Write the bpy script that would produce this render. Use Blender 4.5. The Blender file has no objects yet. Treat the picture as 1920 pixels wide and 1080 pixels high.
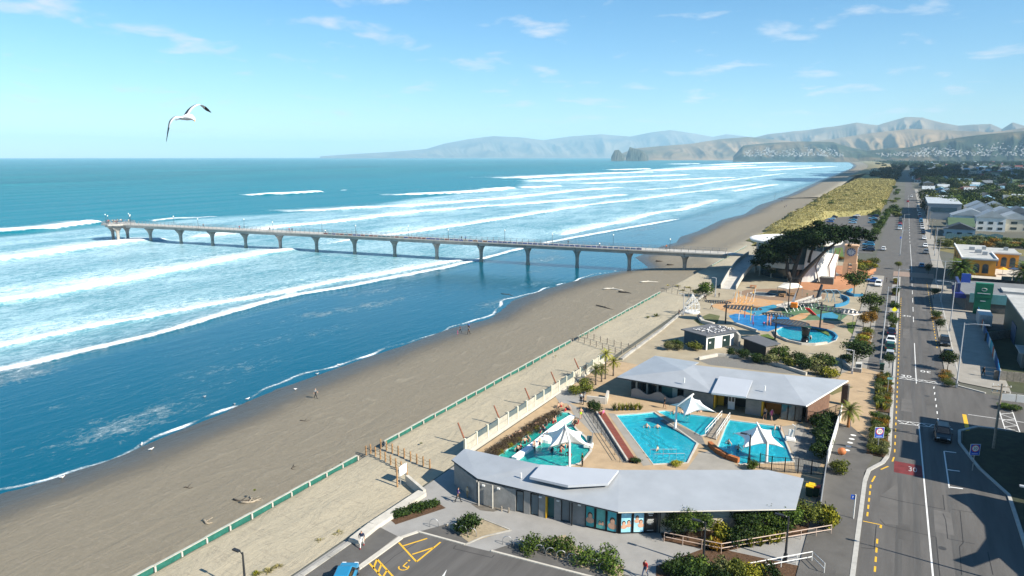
import bpy, bmesh, math, random
import numpy as np
from mathutils import Vector, Matrix
random.seed(7); np.random.seed(7)
R = math.radians
SC = bpy.context.scene
COL = SC.collection
# ---------------------------------------------------------------- camera (drone, 36 m above the street)
F, CAMH = 1280.0, 36.0
PITCH = math.atan((540 - 294) / F); YAW = R(29.6)
cd = bpy.data.cameras.new('camera'); cam = bpy.data.objects.new('camera', cd); COL.objects.link(cam)
cd.sensor_width = 36.0; cd.lens = F / 1920 * 36.0; cd.clip_start = 0.5; cd.clip_end = 120000
cam.location = (0, 0, CAMH); cam.rotation_euler = (math.pi / 2 - PITCH, 0, YAW)
SC.camera = cam
# ---------------------------------------------------------------- sky, sun, exposure
SUN_EL, SUN_AZ = R(36), R(-4)       # direction towards the sun: +X (inland), a little towards us
SUND = Vector((math.cos(SUN_EL) * math.cos(SUN_AZ), math.cos(SUN_EL) * math.sin(SUN_AZ), math.sin(SUN_EL)))
W = bpy.data.worlds.new('World'); SC.world = W; W.use_nodes = True
wn, wl = W.node_tree.nodes, W.node_tree.links
wn.clear()
def wnode(t, **k):
    n = wn.new(t)
    for a, b in k.items(): setattr(n, a, b)
    return n
out = wnode('ShaderNodeOutputWorld'); bg = wnode('ShaderNodeBackground'); wl.new(bg.outputs[0], out.inputs[0])
bg.inputs[1].default_value = 0.05
sky = wnode('ShaderNodeTexSky', sky_type='NISHITA'); sky.sun_disc = False
sky.sun_elevation = SUN_EL; sky.sun_rotation = math.pi / 2 - SUN_AZ
sky.altitude = 0; sky.air_density = 1.0; sky.dust_density = 0.25; sky.ozone_density = 2.2
tint = wnode('ShaderNodeMix', data_type='RGBA', blend_type='MULTIPLY'); tint.inputs[0].default_value = 1.0
wl.new(sky.outputs[0], tint.inputs[6]); tmix = wnode('ShaderNodeMix', data_type='RGBA'); tmix.inputs[6].default_value = (1.18, 1.32, 1.42, 1); tmix.inputs[7].default_value = (.46, 1.12, 1.48, 1); wl.new(tmix.outputs[2], tint.inputs[7])
# thin broken cloud: noise on the sky sphere, flattened towards the horizon
tc = wnode('ShaderNodeTexCoord'); sep = wnode('ShaderNodeSeparateXYZ'); wl.new(tc.outputs['Generated'], sep.inputs[0])
def wmath(op, a, b=None, clamp=False):
    n = wnode('ShaderNodeMath', operation=op); n.use_clamp = clamp
    for i, v in enumerate((a, b)):
        if v is None: continue
        if isinstance(v, (int, float)): n.inputs[i].default_value = v
        else: wl.new(v, n.inputs[i])
    return n.outputs[0]
wl.new(wmath('POWER', wmath('MULTIPLY', wmath('MAXIMUM', sep.outputs[2], 0.0), 2.6, True), .75), tmix.inputs[0])
den = wmath('ADD', wmath('MAXIMUM', sep.outputs[2], 0.0), 0.13)
cx = wmath('DIVIDE', sep.outputs[0], den); cy = wmath('DIVIDE', sep.outputs[1], den)
comb = wnode('ShaderNodeCombineXYZ'); wl.new(cx, comb.inputs[0]); wl.new(cy, comb.inputs[1])
nz = wnode('ShaderNodeTexNoise'); nz.inputs['Scale'].default_value = 2.9; nz.inputs['Detail'].default_value = 8; nz.inputs['Roughness'].default_value = 0.56
nz.inputs['Distortion'].default_value = 0.25
wl.new(comb.outputs[0], nz.inputs['Vector'])
rp = wnode('ShaderNodeValToRGB'); rp.color_ramp.elements[0].position = 0.56; rp.color_ramp.elements[1].position = 0.72
wl.new(nz.outputs[0], rp.inputs[0])
hzf = wmath('MULTIPLY', wmath('MULTIPLY', sep.outputs[2], 14.0, True), rp.outputs[0])
amt = wmath('MULTIPLY', hzf, 0.78)
cm = wnode('ShaderNodeMix', data_type='RGBA'); wl.new(amt, cm.inputs[0]); wl.new(tint.outputs[2], cm.inputs[6]); cm.inputs[7].default_value = (7.6, 8.0, 8.8, 1)
wl.new(cm.outputs[2], bg.inputs[0])
sd = bpy.data.lights.new('sun', 'SUN'); sd.energy = 5.0; sd.angle = R(0.53); sd.color = (1.0, 0.92, 0.79)
sun = bpy.data.objects.new('sun', sd); COL.objects.link(sun); sun.rotation_euler = (-SUND).to_track_quat('-Z', 'Y').to_euler()
sun.location = (60, 0, 120)
SC.view_settings.view_transform = 'Standard'; SC.view_settings.look = 'None'
SC.view_settings.exposure = 1.1; SC.view_settings.gamma = 1.0; SC.view_settings.use_curve_mapping = False
SC.cycles.use_denoising = True; SC.cycles.max_bounces = 6; SC.cycles.diffuse_bounces = 1; SC.cycles.glossy_bounces = 3
SC.cycles.transmission_bounces = 4; SC.cycles.volume_bounces = 1; SC.cycles.transparent_max_bounces = 8
SC.cycles.sample_clamp_indirect = 4.0

# ---------------------------------------------------------------- survey helper: a spot of the photo -> point on a level surface
sp, cp, cy_, sy_ = math.sin(PITCH), math.cos(PITCH), math.cos(YAW), math.sin(YAW)
def P(px, py, z=0.0):
    u = (px - 960) / F; v = (py - 540) / F
    t = (z - CAMH) / (-sp - v * cp)
    X, Y = u * t, (cp - v * sp) * t
    return Vector((X * cy_ - Y * sy_, X * sy_ + Y * cy_, z))
def PD(px, py, dist):
    """point at a given horizontal distance along the line of sight"""
    u = (px - 960) / F; v = (py - 540) / F
    d = Vector((u * cy_ - (cp - v * sp) * sy_, u * sy_ + (cp - v * sp) * cy_, -sp - v * cp))
    d *= dist / math.hypot(d.x, d.y)
    return Vector((0, 0, CAMH)) + d

# ---------------------------------------------------------------- materials
MATS = {}
def mat(name, col, rough=0.75, var=0.16, scale=2.0, bump=0.0, metal=0.0, bscale=None, spec=0.4, col2=None, detail=5, alpha=None, trans=0.0, emis=None, stretch=None):
    if name in MATS: return MATS[name]
    m = bpy.data.materials.new(name); m.use_nodes = True; MATS[name] = m
    nt = m.node_tree; n = nt.nodes; l = nt.links; b = n['Principled BSDF']
    b.inputs['Roughness'].default_value = rough; b.inputs['Metallic'].default_value = metal
    b.inputs['Specular IOR Level'].default_value = spec
    if trans: b.inputs['Transmission Weight'].default_value = trans
    KA = .86 if not name.startswith(('pool_', 'hydro_', 'paddle_', 'roof_steel', 'sail', 'pool_white')) else 1.0
    c = tuple(x * KA for x in col)
    if col2: col2 = tuple(x * KA for x in col2)
    if var > 0 or col2:
        t = n.new('ShaderNodeTexCoord'); nz = n.new('ShaderNodeTexNoise')
        nz.inputs['Scale'].default_value = scale; nz.inputs['Detail'].default_value = detail; nz.inputs['Roughness'].default_value = 0.62
        src = t.outputs['Object']
        if stretch:
            mp = n.new('ShaderNodeMapping'); mp.inputs['Scale'].default_value = stretch; l.new(src, mp.inputs[0]); src = mp.outputs[0]
        l.new(src, nz.inputs['Vector'])
        r = n.new('ShaderNodeValToRGB'); r.color_ramp.elements[0].position = 0.32; r.color_ramp.elements[1].position = 0.68
        a = col2 if col2 else tuple(x * (1 - var) for x in c)
        d = c if col2 else tuple(min(1, x * (1 + var)) for x in c)
        r.color_ramp.elements[0].color = (*a, 1); r.color_ramp.elements[1].color = (*d, 1)
        l.new(nz.outputs[0], r.inputs[0]); l.new(r.outputs[0], b.inputs['Base Color'])
        if bump:
            bp = n.new('ShaderNodeBump'); bp.inputs['Strength'].default_value = bump; bp.inputs['Distance'].default_value = 0.1
            nb = n.new('ShaderNodeTexNoise'); nb.inputs['Scale'].default_value = bscale or scale * 6; nb.inputs['Detail'].default_value = 4
            l.new(src, nb.inputs['Vector']); l.new(nb.outputs[0], bp.inputs['Height']); l.new(bp.outputs[0], b.inputs['Normal'])
    else:
        b.inputs['Base Color'].default_value = (*c, 1)
    if emis:
        b.inputs['Emission Color'].default_value = (*c, 1); b.inputs['Emission Strength'].default_value = emis
    return m
def hx(s):
    """sRGB hex -> linear"""
    f = lambda v: v / 12.92 if v <= 0.04045 else ((v + 0.055) / 1.055) ** 2.4
    return tuple(f(int(s[i:i + 2], 16) / 255) for i in (0, 2, 4))

# ---------------------------------------------------------------- mesh builder
ORG = {}
class MB:
    def __init__(s): s.v = []; s.f = []; s.m = []; s.k = 0
    def mi(s, k): s.k = k; return s
    def add(s, vs, fs):
        o = len(s.v); s.v += [tuple(x) for x in vs]
        for f in fs: s.f.append([i + o for i in f]); s.m.append(s.k)
        return s
    def box(s, c, d, rz=0.0, ry=0.0, rx=0.0):
        M = Matrix.Translation(c) @ Matrix.Rotation(rz, 4, 'Z') @ Matrix.Rotation(ry, 4, 'Y') @ Matrix.Rotation(rx, 4, 'X')
        vs = [M @ Vector((x * d[0] / 2, y * d[1] / 2, z * d[2] / 2)) for z in (-1, 1) for x, y in ((-1, -1), (1, -1), (1, 1), (-1, 1))]
        return s.add(vs, [(3, 2, 1, 0), (4, 5, 6, 7), (0, 1, 5, 4), (1, 2, 6, 5), (2, 3, 7, 6), (3, 0, 4, 7)])
    def b2(s, lo, hi):
        return s.box([(a + b) / 2 for a, b in zip(lo, hi)], [abs(b - a) for a, b in zip(lo, hi)])
    def prism(s, poly, z0, z1, cap=True):
        """poly of (x,y) or (x,y,ztop)"""
        n = len(poly)
        a = sum(poly[i][0] * poly[(i + 1) % n][1] - poly[(i + 1) % n][0] * poly[i][1] for i in range(n))
        if a < 0: poly = poly[::-1]
        vs = [(p[0], p[1], z0 if not callable(z0) else z0(p)) for p in poly] + [(p[0], p[1], z1 if not callable(z1) else z1(p)) for p in poly]
        fs = [(i, (i + 1) % n, n + (i + 1) % n, n + i) for i in range(n)]
        if cap: fs += [tuple(range(n - 1, -1, -1)), tuple(range(n, 2 * n))]
        return s.add(vs, fs)
    def sheet(s, poly, z):
        n = len(poly)
        a = sum(poly[i][0] * poly[(i + 1) % n][1] - poly[(i + 1) % n][0] * poly[i][1] for i in range(n))
        if a < 0: poly = poly[::-1]
        return s.add([(p[0], p[1], z) for p in poly], [tuple(range(n))])
    def cyl(s, p0, p1, r0, r1=None, n=8, cap=True):
        r1 = r0 if r1 is None else r1
        p0, p1 = Vector(p0), Vector(p1); d = (p1 - p0).normalized()
        a = d.orthogonal().normalized(); b = d.cross(a)
        vs = [p + (a * math.cos(t) + b * math.sin(t)) * r for p, r in ((p0, r0), (p1, r1)) for t in [2 * math.pi * i / n for i in range(n)]]
        fs = [(i, (i + 1) % n, n + (i + 1) % n, n + i) for i in range(n)]
        if cap: fs += [tuple(range(n - 1, -1, -1)), tuple(range(n, 2 * n))]
        return s.add(vs, fs)
    def tube(s, pts, r, n=6):
        pts = [Vector(p) for p in pts]; rs = r if isinstance(r, (list, tuple)) else [r] * len(pts)
        rings = []; a = None
        for i, p in enumerate(pts):
            d = (pts[min(i + 1, len(pts) - 1)] - pts[max(i - 1, 0)]).normalized()
            a = d.orthogonal().normalized() if a is None else (a - d * a.dot(d)).normalized()
            b = d.cross(a)
            rings.append([p + (a * math.cos(t) + b * math.sin(t)) * rs[i] for t in [2 * math.pi * k / n for k in range(n)]])
        vs = [v for g in rings for v in g]; fs = []
        for i in range(len(pts) - 1):
            for k in range(n): fs.append((i * n + k, i * n + (k + 1) % n, (i + 1) * n + (k + 1) % n, (i + 1) * n + k))
        fs += [tuple(range(n - 1, -1, -1)), tuple((len(pts) - 1) * n + k for k in range(n))]
        return s.add(vs, fs)
    def lathe(s, prof, n=12, c=(0, 0, 0)):
        vs = [(c[0] + r * math.cos(2 * math.pi * k / n), c[1] + r * math.sin(2 * math.pi * k / n), c[2] + z) for r, z in prof for k in range(n)]
        fs = [(i * n + k, i * n + (k + 1) % n, (i + 1) * n + (k + 1) % n, (i + 1) * n + k) for i in range(len(prof) - 1) for k in range(n)]
        fs += [tuple(range(n - 1, -1, -1)), tuple((len(prof) - 1) * n + k for k in range(n))]
        return s.add(vs, fs)
    def build(s, name, m, parent=None, local=False, smooth=False, bevel=0):
        me = bpy.data.meshes.new(name)
        o = bpy.data.objects.new(name, me); COL.objects.link(o)
        off = Vector((0, 0, 0))
        if parent is not None:
            o.parent = parent
            if not local: off = ORG.get(parent.name, Vector((0, 0, 0)))
        ORG[o.name] = off
        me.from_pydata([(x - off.x, y - off.y, z - off.z) for x, y, z in s.v], [], s.f)
        for x in (m if isinstance(m, (list, tuple)) else [m]): me.materials.append(x)
        if isinstance(m, (list, tuple)): me.polygons.foreach_set('material_index', s.m)
        if smooth: me.polygons.foreach_set('use_smooth', [True] * len(s.f))
        me.update()
        if bevel:
            bm = bmesh.new(); bm.from_mesh(me)
            bmesh.ops.bevel(bm, geom=bm.edges[:], offset=bevel, segments=1, affect='EDGES'); bm.to_mesh(me); bm.free()
        return o
def tag(o, label=None, cat=None, group=None, kind=None):
    if label: o['label'] = label
    if cat: o['category'] = cat
    if group: o['group'] = group
    if kind: o['kind'] = kind
    return o
def thing(name, loc, label, cat, group=None, rz=0.0):
    o = bpy.data.objects.new(name, None); COL.objects.link(o); o.empty_display_size = 0.3
    o.location = loc; o.rotation_euler = (0, 0, rz); ORG[o.name] = Vector(loc)
    return tag(o, label, cat, group)
KIDS = {}
def copy_tree(o, loc=None, rz=None, label=None, group=None, scale=None, parent=None):
    c = o.copy(); COL.objects.link(c)
    if parent is not None: c.parent = parent
    for ch in o.children: copy_tree(ch, parent=c)
    if loc is not None: c.location = loc; ORG[c.name] = Vector(loc)
    if rz is not None: c.rotation_euler = (0, 0, rz)
    if scale is not None: c.scale = (scale,) * 3 if isinstance(scale, (int, float)) else scale
    if label: c['label'] = label
    if group: c['group'] = group
    return c
def struct(o): o['kind'] = 'structure'; return o
# ================================================================ SEA, BEACH, GROUND, HILLS
SEAZ = -3.5
shore_px = [(0,928),(100,900),(215,860),(300,825),(420,775),(520,730),(600,703),(700,668),(780,640),(850,615),(920,598),(945,580),(965,562),(1050,535),(1104,520),(1167,508),(1217,502),(1208,494),(1192,483),(1240,462),(1269,455),(1277,444),(1308,434),(1354,412),(1396,402),(1422,385),(1486,365),(1542,338),(1597,316)]
SP = [P(x, y, SEAZ) for x, y in shore_px]
SY = np.array([-400] + [p.y for p in SP] + [3600, 5200, 7000, 40000.]); SX = np.array([-92] + [p.x for p in SP] + [-210, -330, -520, -9000.])
def shoreX(y): return np.interp(y, SY, SX)
def crest(pts):
    q = sorted([(p.y, p.x) for p in (P(a, b, SEAZ) for a, b in pts)])
    return np.array([a for a, _ in q]), np.array([b for _, b in q])
# breakers: (points along the crest, height m, crest width m, length of foam trailing seaward m, density)
WAVES = [
 ([(-200,745),(0,696),(100,675),(200,650),(300,627),(383,602),(500,568),(567,552),(640,541),(707,528),(773,515),(840,502),(887,491),(913,485),(940,477),(983,466),(1030,455),(1073,447),(1123,438),(1207,423),(1280,410)],.22,1.5,5,.9),
 ([(-200,695),(0,653),(100,632),(167,618),(280,598),(333,587),(433,569),(533,551),(640,529),(707,518),(773,507),(840,494),(880,487)],.5,2.6,16,.8),
 ([(1050,442),(1080,437),(1140,423),(1190,412),(1240,398),(1280,395),(1350,374)],.3,3.0,18,.8),
 ([(-200,605),(0,573),(100,557),(200,537),(300,517),(400,497),(467,484),(533,472),(567,467)],.9,6,30,.8),
 ([(597,461),(640,454),(690,447),(770,438),(840,428),(940,413),(1007,402),(1107,385),(1200,375),(1280,363),(1340,357),(1432,344)],.6,4,26,.75),
 ([(-200,520),(0,493),(100,478),(200,463),(267,453),(318,449)],1.1,9,45,.85),
 ([(347,448),(400,442),(467,437),(533,427),(640,418),(740,405),(807,397),(940,387),(1040,380),(1140,370),(1180,365)],.9,7,36,.8),
 ([(1190,358),(1280,352),(1340,342),(1477,325)],.6,5,30,.7),
 ([(1381,359),(1460,346)],.4,4,20,.8),
 ([(-200,455),(0,437),(100,430),(167,422),(195,417)],1.4,12,40,.95),
 ([(283,415),(333,410),(417,407)],.5,5,30,.55),
 ([(533,398),(640,395),(690,390),(773,388),(873,380),(990,370),(1073,360),(1173,352)],1.0,10,60,.8),
 ([(478,367),(540,365),(605,361)],1.6,20,14,1.),
 ([(641,357),(665,357)],1.2,14,10,.9),
 ([(763,367),(873,363),(940,358),(962,353)],1.5,18,50,.95),
 ([(1000,353),(1057,350)],1.4,18,30,.85),
 ([(977,335),(1073,330),(1173,325),(1233,323)],1.6,30,140,.95),
 ([(1027,341),(1140,335),(1257,330),(1300,328)],1.2,20,90,.9),
 ([(1107,345),(1280,338),(1380,333)],1.,14,70,.8),
 ([(1170,319),(1223,317)],1.6,40,60,.95),
 ([(1243,321),(1290,318),(1417,310)],1.4,36,160,.9),
 ([(1267,308),(1330,307)],1.8,70,60,.95),
 ([(1347,309),(1381,308),(1480,304)],1.6,60,160,.9),
 ([(1340,318),(1440,314),(1527,311)],1.0,24,160,.9),
 ([(1391,304),(1500,300),(1580,298)],1.6,80,260,.9),
 ([(1445,320),(1572,312)],.6,16,90,.8),
]
def build_sea():
    th = np.radians(np.concatenate([np.linspace(-118, -72, 90), np.linspace(-71.8, 4, 820), np.linspace(4.5, 22, 30)]))
    r = np.concatenate([[8, 25], np.geomspace(42, 300, 400), np.geomspace(301, 3200, 260), np.geomspace(3300, 26000, 60)])
    T, RR = np.meshgrid(th, r); X = RR * np.sin(T); Y = RR * np.cos(T)
    nr, nt = X.shape
    foam = np.zeros_like(X); Z = np.zeros_like(X); outer = np.full_like(X, 0.0)
    sx = shoreX(Y); off = sx - X                         # metres offshore
    # gentle swell running to the shore
    ph = (X + 0.06 * Y) / 21.0 * 2 * np.pi + 2.2 * np.sin(Y / 190.0) + 1.1 * np.sin(Y / 67.0 + 1.3)
    amp = np.clip((off - 60) / 260, 0, 1) * np.clip(1.6 - RR / 2500, 0.0, 1)
    Z += 0.22 * amp * np.sin(ph) + 0.10 * amp * np.sin(ph * 0.43 + Y / 51)
    ph2 = (X + 0.03 * Y) / 62.0 * 2 * np.pi + 1.2 * np.sin(Y / 260.0)
    Z += 0.38 * np.clip((off - 220) / 260, 0, 1) * np.clip(1.8 - RR / 3000, 0, 1) * np.sin(ph2)
    for pts, h, w, tr, den in WAVES:
        ys, xs = crest(pts)
        f = np.interp(Y, ys, xs); wob = 0.5 * w * (0.5 * np.sin(Y / (2.1 * w) + xs[0]) + 0.3 * np.sin(Y / (0.83 * w)) + 0.25 * np.sin(Y / (5.3 * w) + 2))
        s = f + 0.5 * wob - X
        L = max(6.0, 0.05 * (ys[-1] - ys[0]))
        end = np.clip((Y - ys[0]) / L + 0.15, 0, 1) * np.clip((ys[-1] - Y) / L + 0.15, 0, 1)
        end[(Y < ys[0] - L * .15) | (Y > ys[-1] + L * .15)] = 0
        hw = 1.25 * w * (0.55 + 0.45 * end)
        prof = np.where(s < 0, np.exp(-(s / (0.28 * w)) ** 2), np.exp(-(s / (1.1 * hw)) ** 2))
        Z += 1.35 * h * end * prof
        cell = 0.9 + RR * .004; body = np.clip((s + .15 * w + cell * .5) / cell, 0, 1) * np.clip((hw * 1.3 - s) / (hw * .6), 0, 1)
        trail = np.where(s >= 0, den * 0.76 * np.exp(-np.maximum(s - hw, 0) / (tr * .62)), 0)
        foam = np.maximum(foam, np.maximum(body * den * 1.25, trail) * np.clip(end * 1.5, 0, 1))
    # general foam cover of the surf zone (between the first wash line and the outer break)
    y1, x1 = crest(WAVES[0][0]); inner = np.interp(Y, y1, x1)
    oy, ox = crest([(-300,470),(0,440),(195,420),(420,405),(640,392),(763,372),(960,352),(980,336),(1180,322),(1300,309),(1590,297)])
    outr = np.interp(Y, oy, ox)
    d_in = inner - X; d_out = X - outr
    zone = np.clip(d_in / 6, 0, 1) * np.clip(d_out / 18, 0, 1)
    cover = 0.45 + 0.09 * np.sin(X / 13 + np.sin(Y / 40) * 1.5) + 0.06 * np.sin(Y / 33 + X / 29)
    air = zone * (.55 + .35 * np.clip(foam * 1.2, 0, 1) + .8 * (cover - .45))
    # thin wash over the flat sand: nothing but faint streaks
    lace = np.clip((6 - np.abs(d_in + 10)) / 40, 0, .06)
    foam = np.maximum(foam, np.where((d_in < 0) & (off > 3), 0.13 + 0.08 * np.sin(Y / 19 + X / 7) + .05 * np.sin(Y / 7.3 - X / 3.1) + .10 * np.exp(-np.abs(d_in) / 9), 0))
    # lace of foam where the last film of water stops
    edge = off - 1.5 - 0.7 * np.sin(Y / 4.1) - 0.35 * np.sin(Y / 1.7 + 1) - 0.8 * np.sin(Y / 11)
    m = (Y < 232) & (np.abs(edge) < .9)
    foam = np.where(m, np.maximum(foam, (.62 + .34 * np.sin(Y / 2.3 + 2 * np.sin(Y / 5.1)) * np.sin(Y / 13.7)) * (1 - np.abs(edge) / .9)), foam)
    shal = np.clip(1 - np.clip(-d_in - 0, -20, 0) / -20, 0, 1) if False else np.clip((-d_in + 14) / 22, 0, 1)
    shal = np.where(Y > 1500, 0, shal)
    deep = np.clip((off - 330) / 900, 0, 1)
    v = np.stack([X, Y, SEAZ + Z], -1).reshape(-1, 3)
    idx = np.arange(nr * nt).reshape(nr, nt)
    q = np.stack([idx[:-1, :-1], idx[:-1, 1:], idx[1:, 1:], idx[1:, :-1]], -1).reshape(-1, 4)[:, ::-1]
    cxm = off.reshape(-1)[q].max(1); q = q[cxm > -9]       # drop what lies under the land
    me = bpy.data.meshes.new('sea')
    me.vertices.add(len(v)); me.vertices.foreach_set('co', v.astype(np.float32).ravel())
    me.loops.add(q.size); me.loops.foreach_set('vertex_index', q.ravel().astype(np.int32))
    me.polygons.add(len(q)); me.polygons.foreach_set('loop_start', np.arange(0, q.size, 4, dtype=np.int32)); me.polygons.foreach_set('loop_total', np.full(len(q), 4, np.int32))
    me.update(calc_edges=True); me.polygons.foreach_set('use_smooth', np.ones(len(q), bool))
    for nm, a in (('foam', foam), ('shallow', shal), ('deep', deep), ('air', np.clip(air, 0, 1))):
        at = me.attributes.new(nm, 'FLOAT', 'POINT'); at.data.foreach_set('value', a.astype(np.float32).ravel())
    o = bpy.data.objects.new('sea', me); COL.objects.link(o)
    me.materials.append(sea_material())
    return struct(o)
def sea_material():
    m = bpy.data.materials.new('sea_water'); m.use_nodes = True; nt = m.node_tree; n = nt.nodes; l = nt.links; b = n['Principled BSDF']
    def nd(t, **k):
        x = n.new(t)
        for a, c in k.items(): setattr(x, a, c)
        return x
    def mth(op, a, b_=None, clamp=False):
        x = nd('ShaderNodeMath', operation=op); x.use_clamp = clamp
        for i, v in enumerate((a, b_)):
            if v is None: continue
            if isinstance(v, (int, float)): x.inputs[i].default_value = v
            else: l.new(v, x.inputs[i])
        return x.outputs[0]
    def attr(k): x = nd('ShaderNodeAttribute'); x.attribute_name = k; return x.outputs['Fac']
    tc = nd('ShaderNodeTexCoord')
    def noise(scale, sxyz, detail=6, rough=.6, dist=0.0):
        mp = nd('ShaderNodeMapping'); mp.inputs['Scale'].default_value = sxyz; l.new(tc.outputs['Object'], mp.inputs[0])
        x = nd('ShaderNodeTexNoise'); x.inputs['Scale'].default_value = scale; x.inputs['Detail'].default_value = detail; x.inputs['Roughness'].default_value = rough; x.inputs['Distortion'].default_value = dist
        l.new(mp.outputs[0], x.inputs['Vector']); return x.outputs[0]
    def mix(f, a, c):
        x = nd('ShaderNodeMix', data_type='RGBA'); l.new(f, x.inputs[0])
        for i, v in ((6, a), (7, c)):
            if isinstance(v, tuple): x.inputs[i].default_value = (*v, 1)
            else: l.new(v, x.inputs[i])
        return x.outputs[2]
    foam, shal, deep, air = attr('foam'), attr('shallow'), attr('deep'), attr('air')
    n1 = noise(0.75, (1.0, 0.55, 1), 9, .7, .8); n2 = noise(0.055, (1.3, 0.5, 1), 5, .6, .4); n3 = noise(3.2, (1, .7, 1), 6, .75, 1.0)
    ns = mth('ADD', mth('MULTIPLY', n1, .62), mth('ADD', mth('MULTIPLY', n3, .36), mth('MULTIPLY', n2, .42)))     # about 0.7 +- 0.15
    fr = nd('ShaderNodeMapRange'); fr.interpolation_type = 'SMOOTHSTEP'; fr.inputs['From Min'].default_value = 0.90; fr.inputs['From Max'].default_value = 1.30
    l.new(mth('ADD', ns, mth('MULTIPLY', foam, .78)), fr.inputs['Value'])
    ff = mth('MULTIPLY', fr.outputs[0], .97, True)
    big = noise(0.0035, (1.6, .35, 1), 4, .55)
    cr = nd('ShaderNodeValToRGB'); cr.color_ramp.elements[0].position = .35; cr.color_ramp.elements[1].position = .68
    cr.color_ramp.elements[0].color = (0.0, 0.085, 0.105, 1); cr.color_ramp.elements[1].color = (0.0, 0.16, 0.165, 1); l.new(big, cr.inputs[0])
    surf = mix(deep, (0.004, 0.15, 0.20), cr.outputs[0])
    fine = nd('ShaderNodeMapRange'); fine.interpolation_type = 'SMOOTHSTEP'; fine.inputs['From Min'].default_value = .55; fine.inputs['From Max'].default_value = .84; l.new(ns, fine.inputs['Value'])
    surf = mix(mth('MULTIPLY', air, mth('ADD', .22, mth('MULTIPLY', fine.outputs[0], 1.0)), True), surf, (.50, .67, .73))
    wet = mix(shal, surf, (0.0, 0.078, 0.125))
    col = mix(ff, wet, (0.86, 0.90, 0.92))
    l.new(col, b.inputs['Base Color'])
    rg = mth('ADD', mth('MULTIPLY', ff, .55), mth('SUBTRACT', .26, mth('MULTIPLY', shal, .17)))
    l.new(rg, b.inputs['Roughness']); b.inputs['IOR'].default_value = 1.33
    l.new(mth('SUBTRACT', mth('ADD', .12, mth('MULTIPLY', shal, .30)), mth('MULTIPLY', ff, .22)), b.inputs['Specular IOR Level'])
    # ripples
    w1 = noise(0.30, (1.5, .45, 1), 6, .6, .5); w2 = noise(1.5, (1.3, .6, 1), 4, .6, .3)
    hgt = mth('ADD', mth('MULTIPLY', w1, 1.6), mth('MULTIPLY', w2, .45))
    hgt = mth('ADD', mth('MULTIPLY', hgt, mth('SUBTRACT', 1.0, mth('MULTIPLY', shal, .86))), mth('MULTIPLY', ff, .5))
    bp = nd('ShaderNodeBump'); bp.inputs['Strength'].default_value = .55; bp.inputs['Distance'].default_value = .8; l.new(hgt, bp.inputs['Height']); l.new(bp.outputs[0], b.inputs['Normal'])
    return m
build_sea()
struct(MB().sheet([(-26000, -3000), (2000, -3000), (2000, 26000), (-26000, 26000)], -9.0).build('seabed', mat('seabed', (.05, .12, .12), .9)))

# ---- beach: foreshore falling from the fence to the water, and the dry sand behind the fence
FENX, WALLX = -56.0, -43.2
def hnoise(x, y, s, k=0):
    return (np.sin(x / s + 1.7 * np.sin(y / (1.9 * s) + k)) * np.sin(y / s * 0.83 + 1.3 * np.sin(x / (2.3 * s) + 2 * k)))
def beachZ(x, y):
    x = np.asarray(x, float); y = np.asarray(y, float)
    sx = shoreX(y); back = np.minimum(FENX, FENX)
    t = (x - sx) / (FENX - 1.0 - sx)
    z = SEAZ + np.where(t > 0, 1.9 * np.clip(t, 0, 1) ** 0.85, t * 1.1)
    up = -0.95 + 0.45 * np.clip((x - FENX) / (WALLX - FENX), 0, 1) + 0.10 * hnoise(x, y, 3.1) + .05 * hnoise(x, y, 1.1, 2)
    k = np.clip((x - FENX + .15) / .3, 0, 1)
    far = np.clip((y - 236) / 14, 0, 1)                     # no fence step past the pier: one slope
    k2 = np.clip((x - FENX + 12) / 14, 0, 1)
    kk = k * (1 - far) + k2 * far
    z = z * (1 - kk) + up * kk
    return np.where(t > .05, z + .035 * hnoise(x, y, 4.7, 1), z)
def grid_mesh(name, xs, ys, zf, m, cut=None):
    X, Y = np.meshgrid(xs, ys); Z = zf(X, Y); v = np.stack([X, Y, Z], -1).reshape(-1, 3)
    idx = np.arange(X.size).reshape(X.shape)
    q = np.stack([idx[:-1, :-1], idx[:-1, 1:], idx[1:, 1:], idx[1:, :-1]], -1).reshape(-1, 4)
    if cut is not None: q = q[~cut(v[q].mean(1))]
    me = bpy.data.meshes.new(name); me.from_pydata(v.tolist(), [], q.tolist()); me.polygons.foreach_set('use_smooth', [True] * len(q)); me.update()
    me.materials.append(m); o = bpy.data.objects.new(name, me); COL.objects.link(o); ORG[o.name] = Vector((0, 0, 0)); return o
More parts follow.
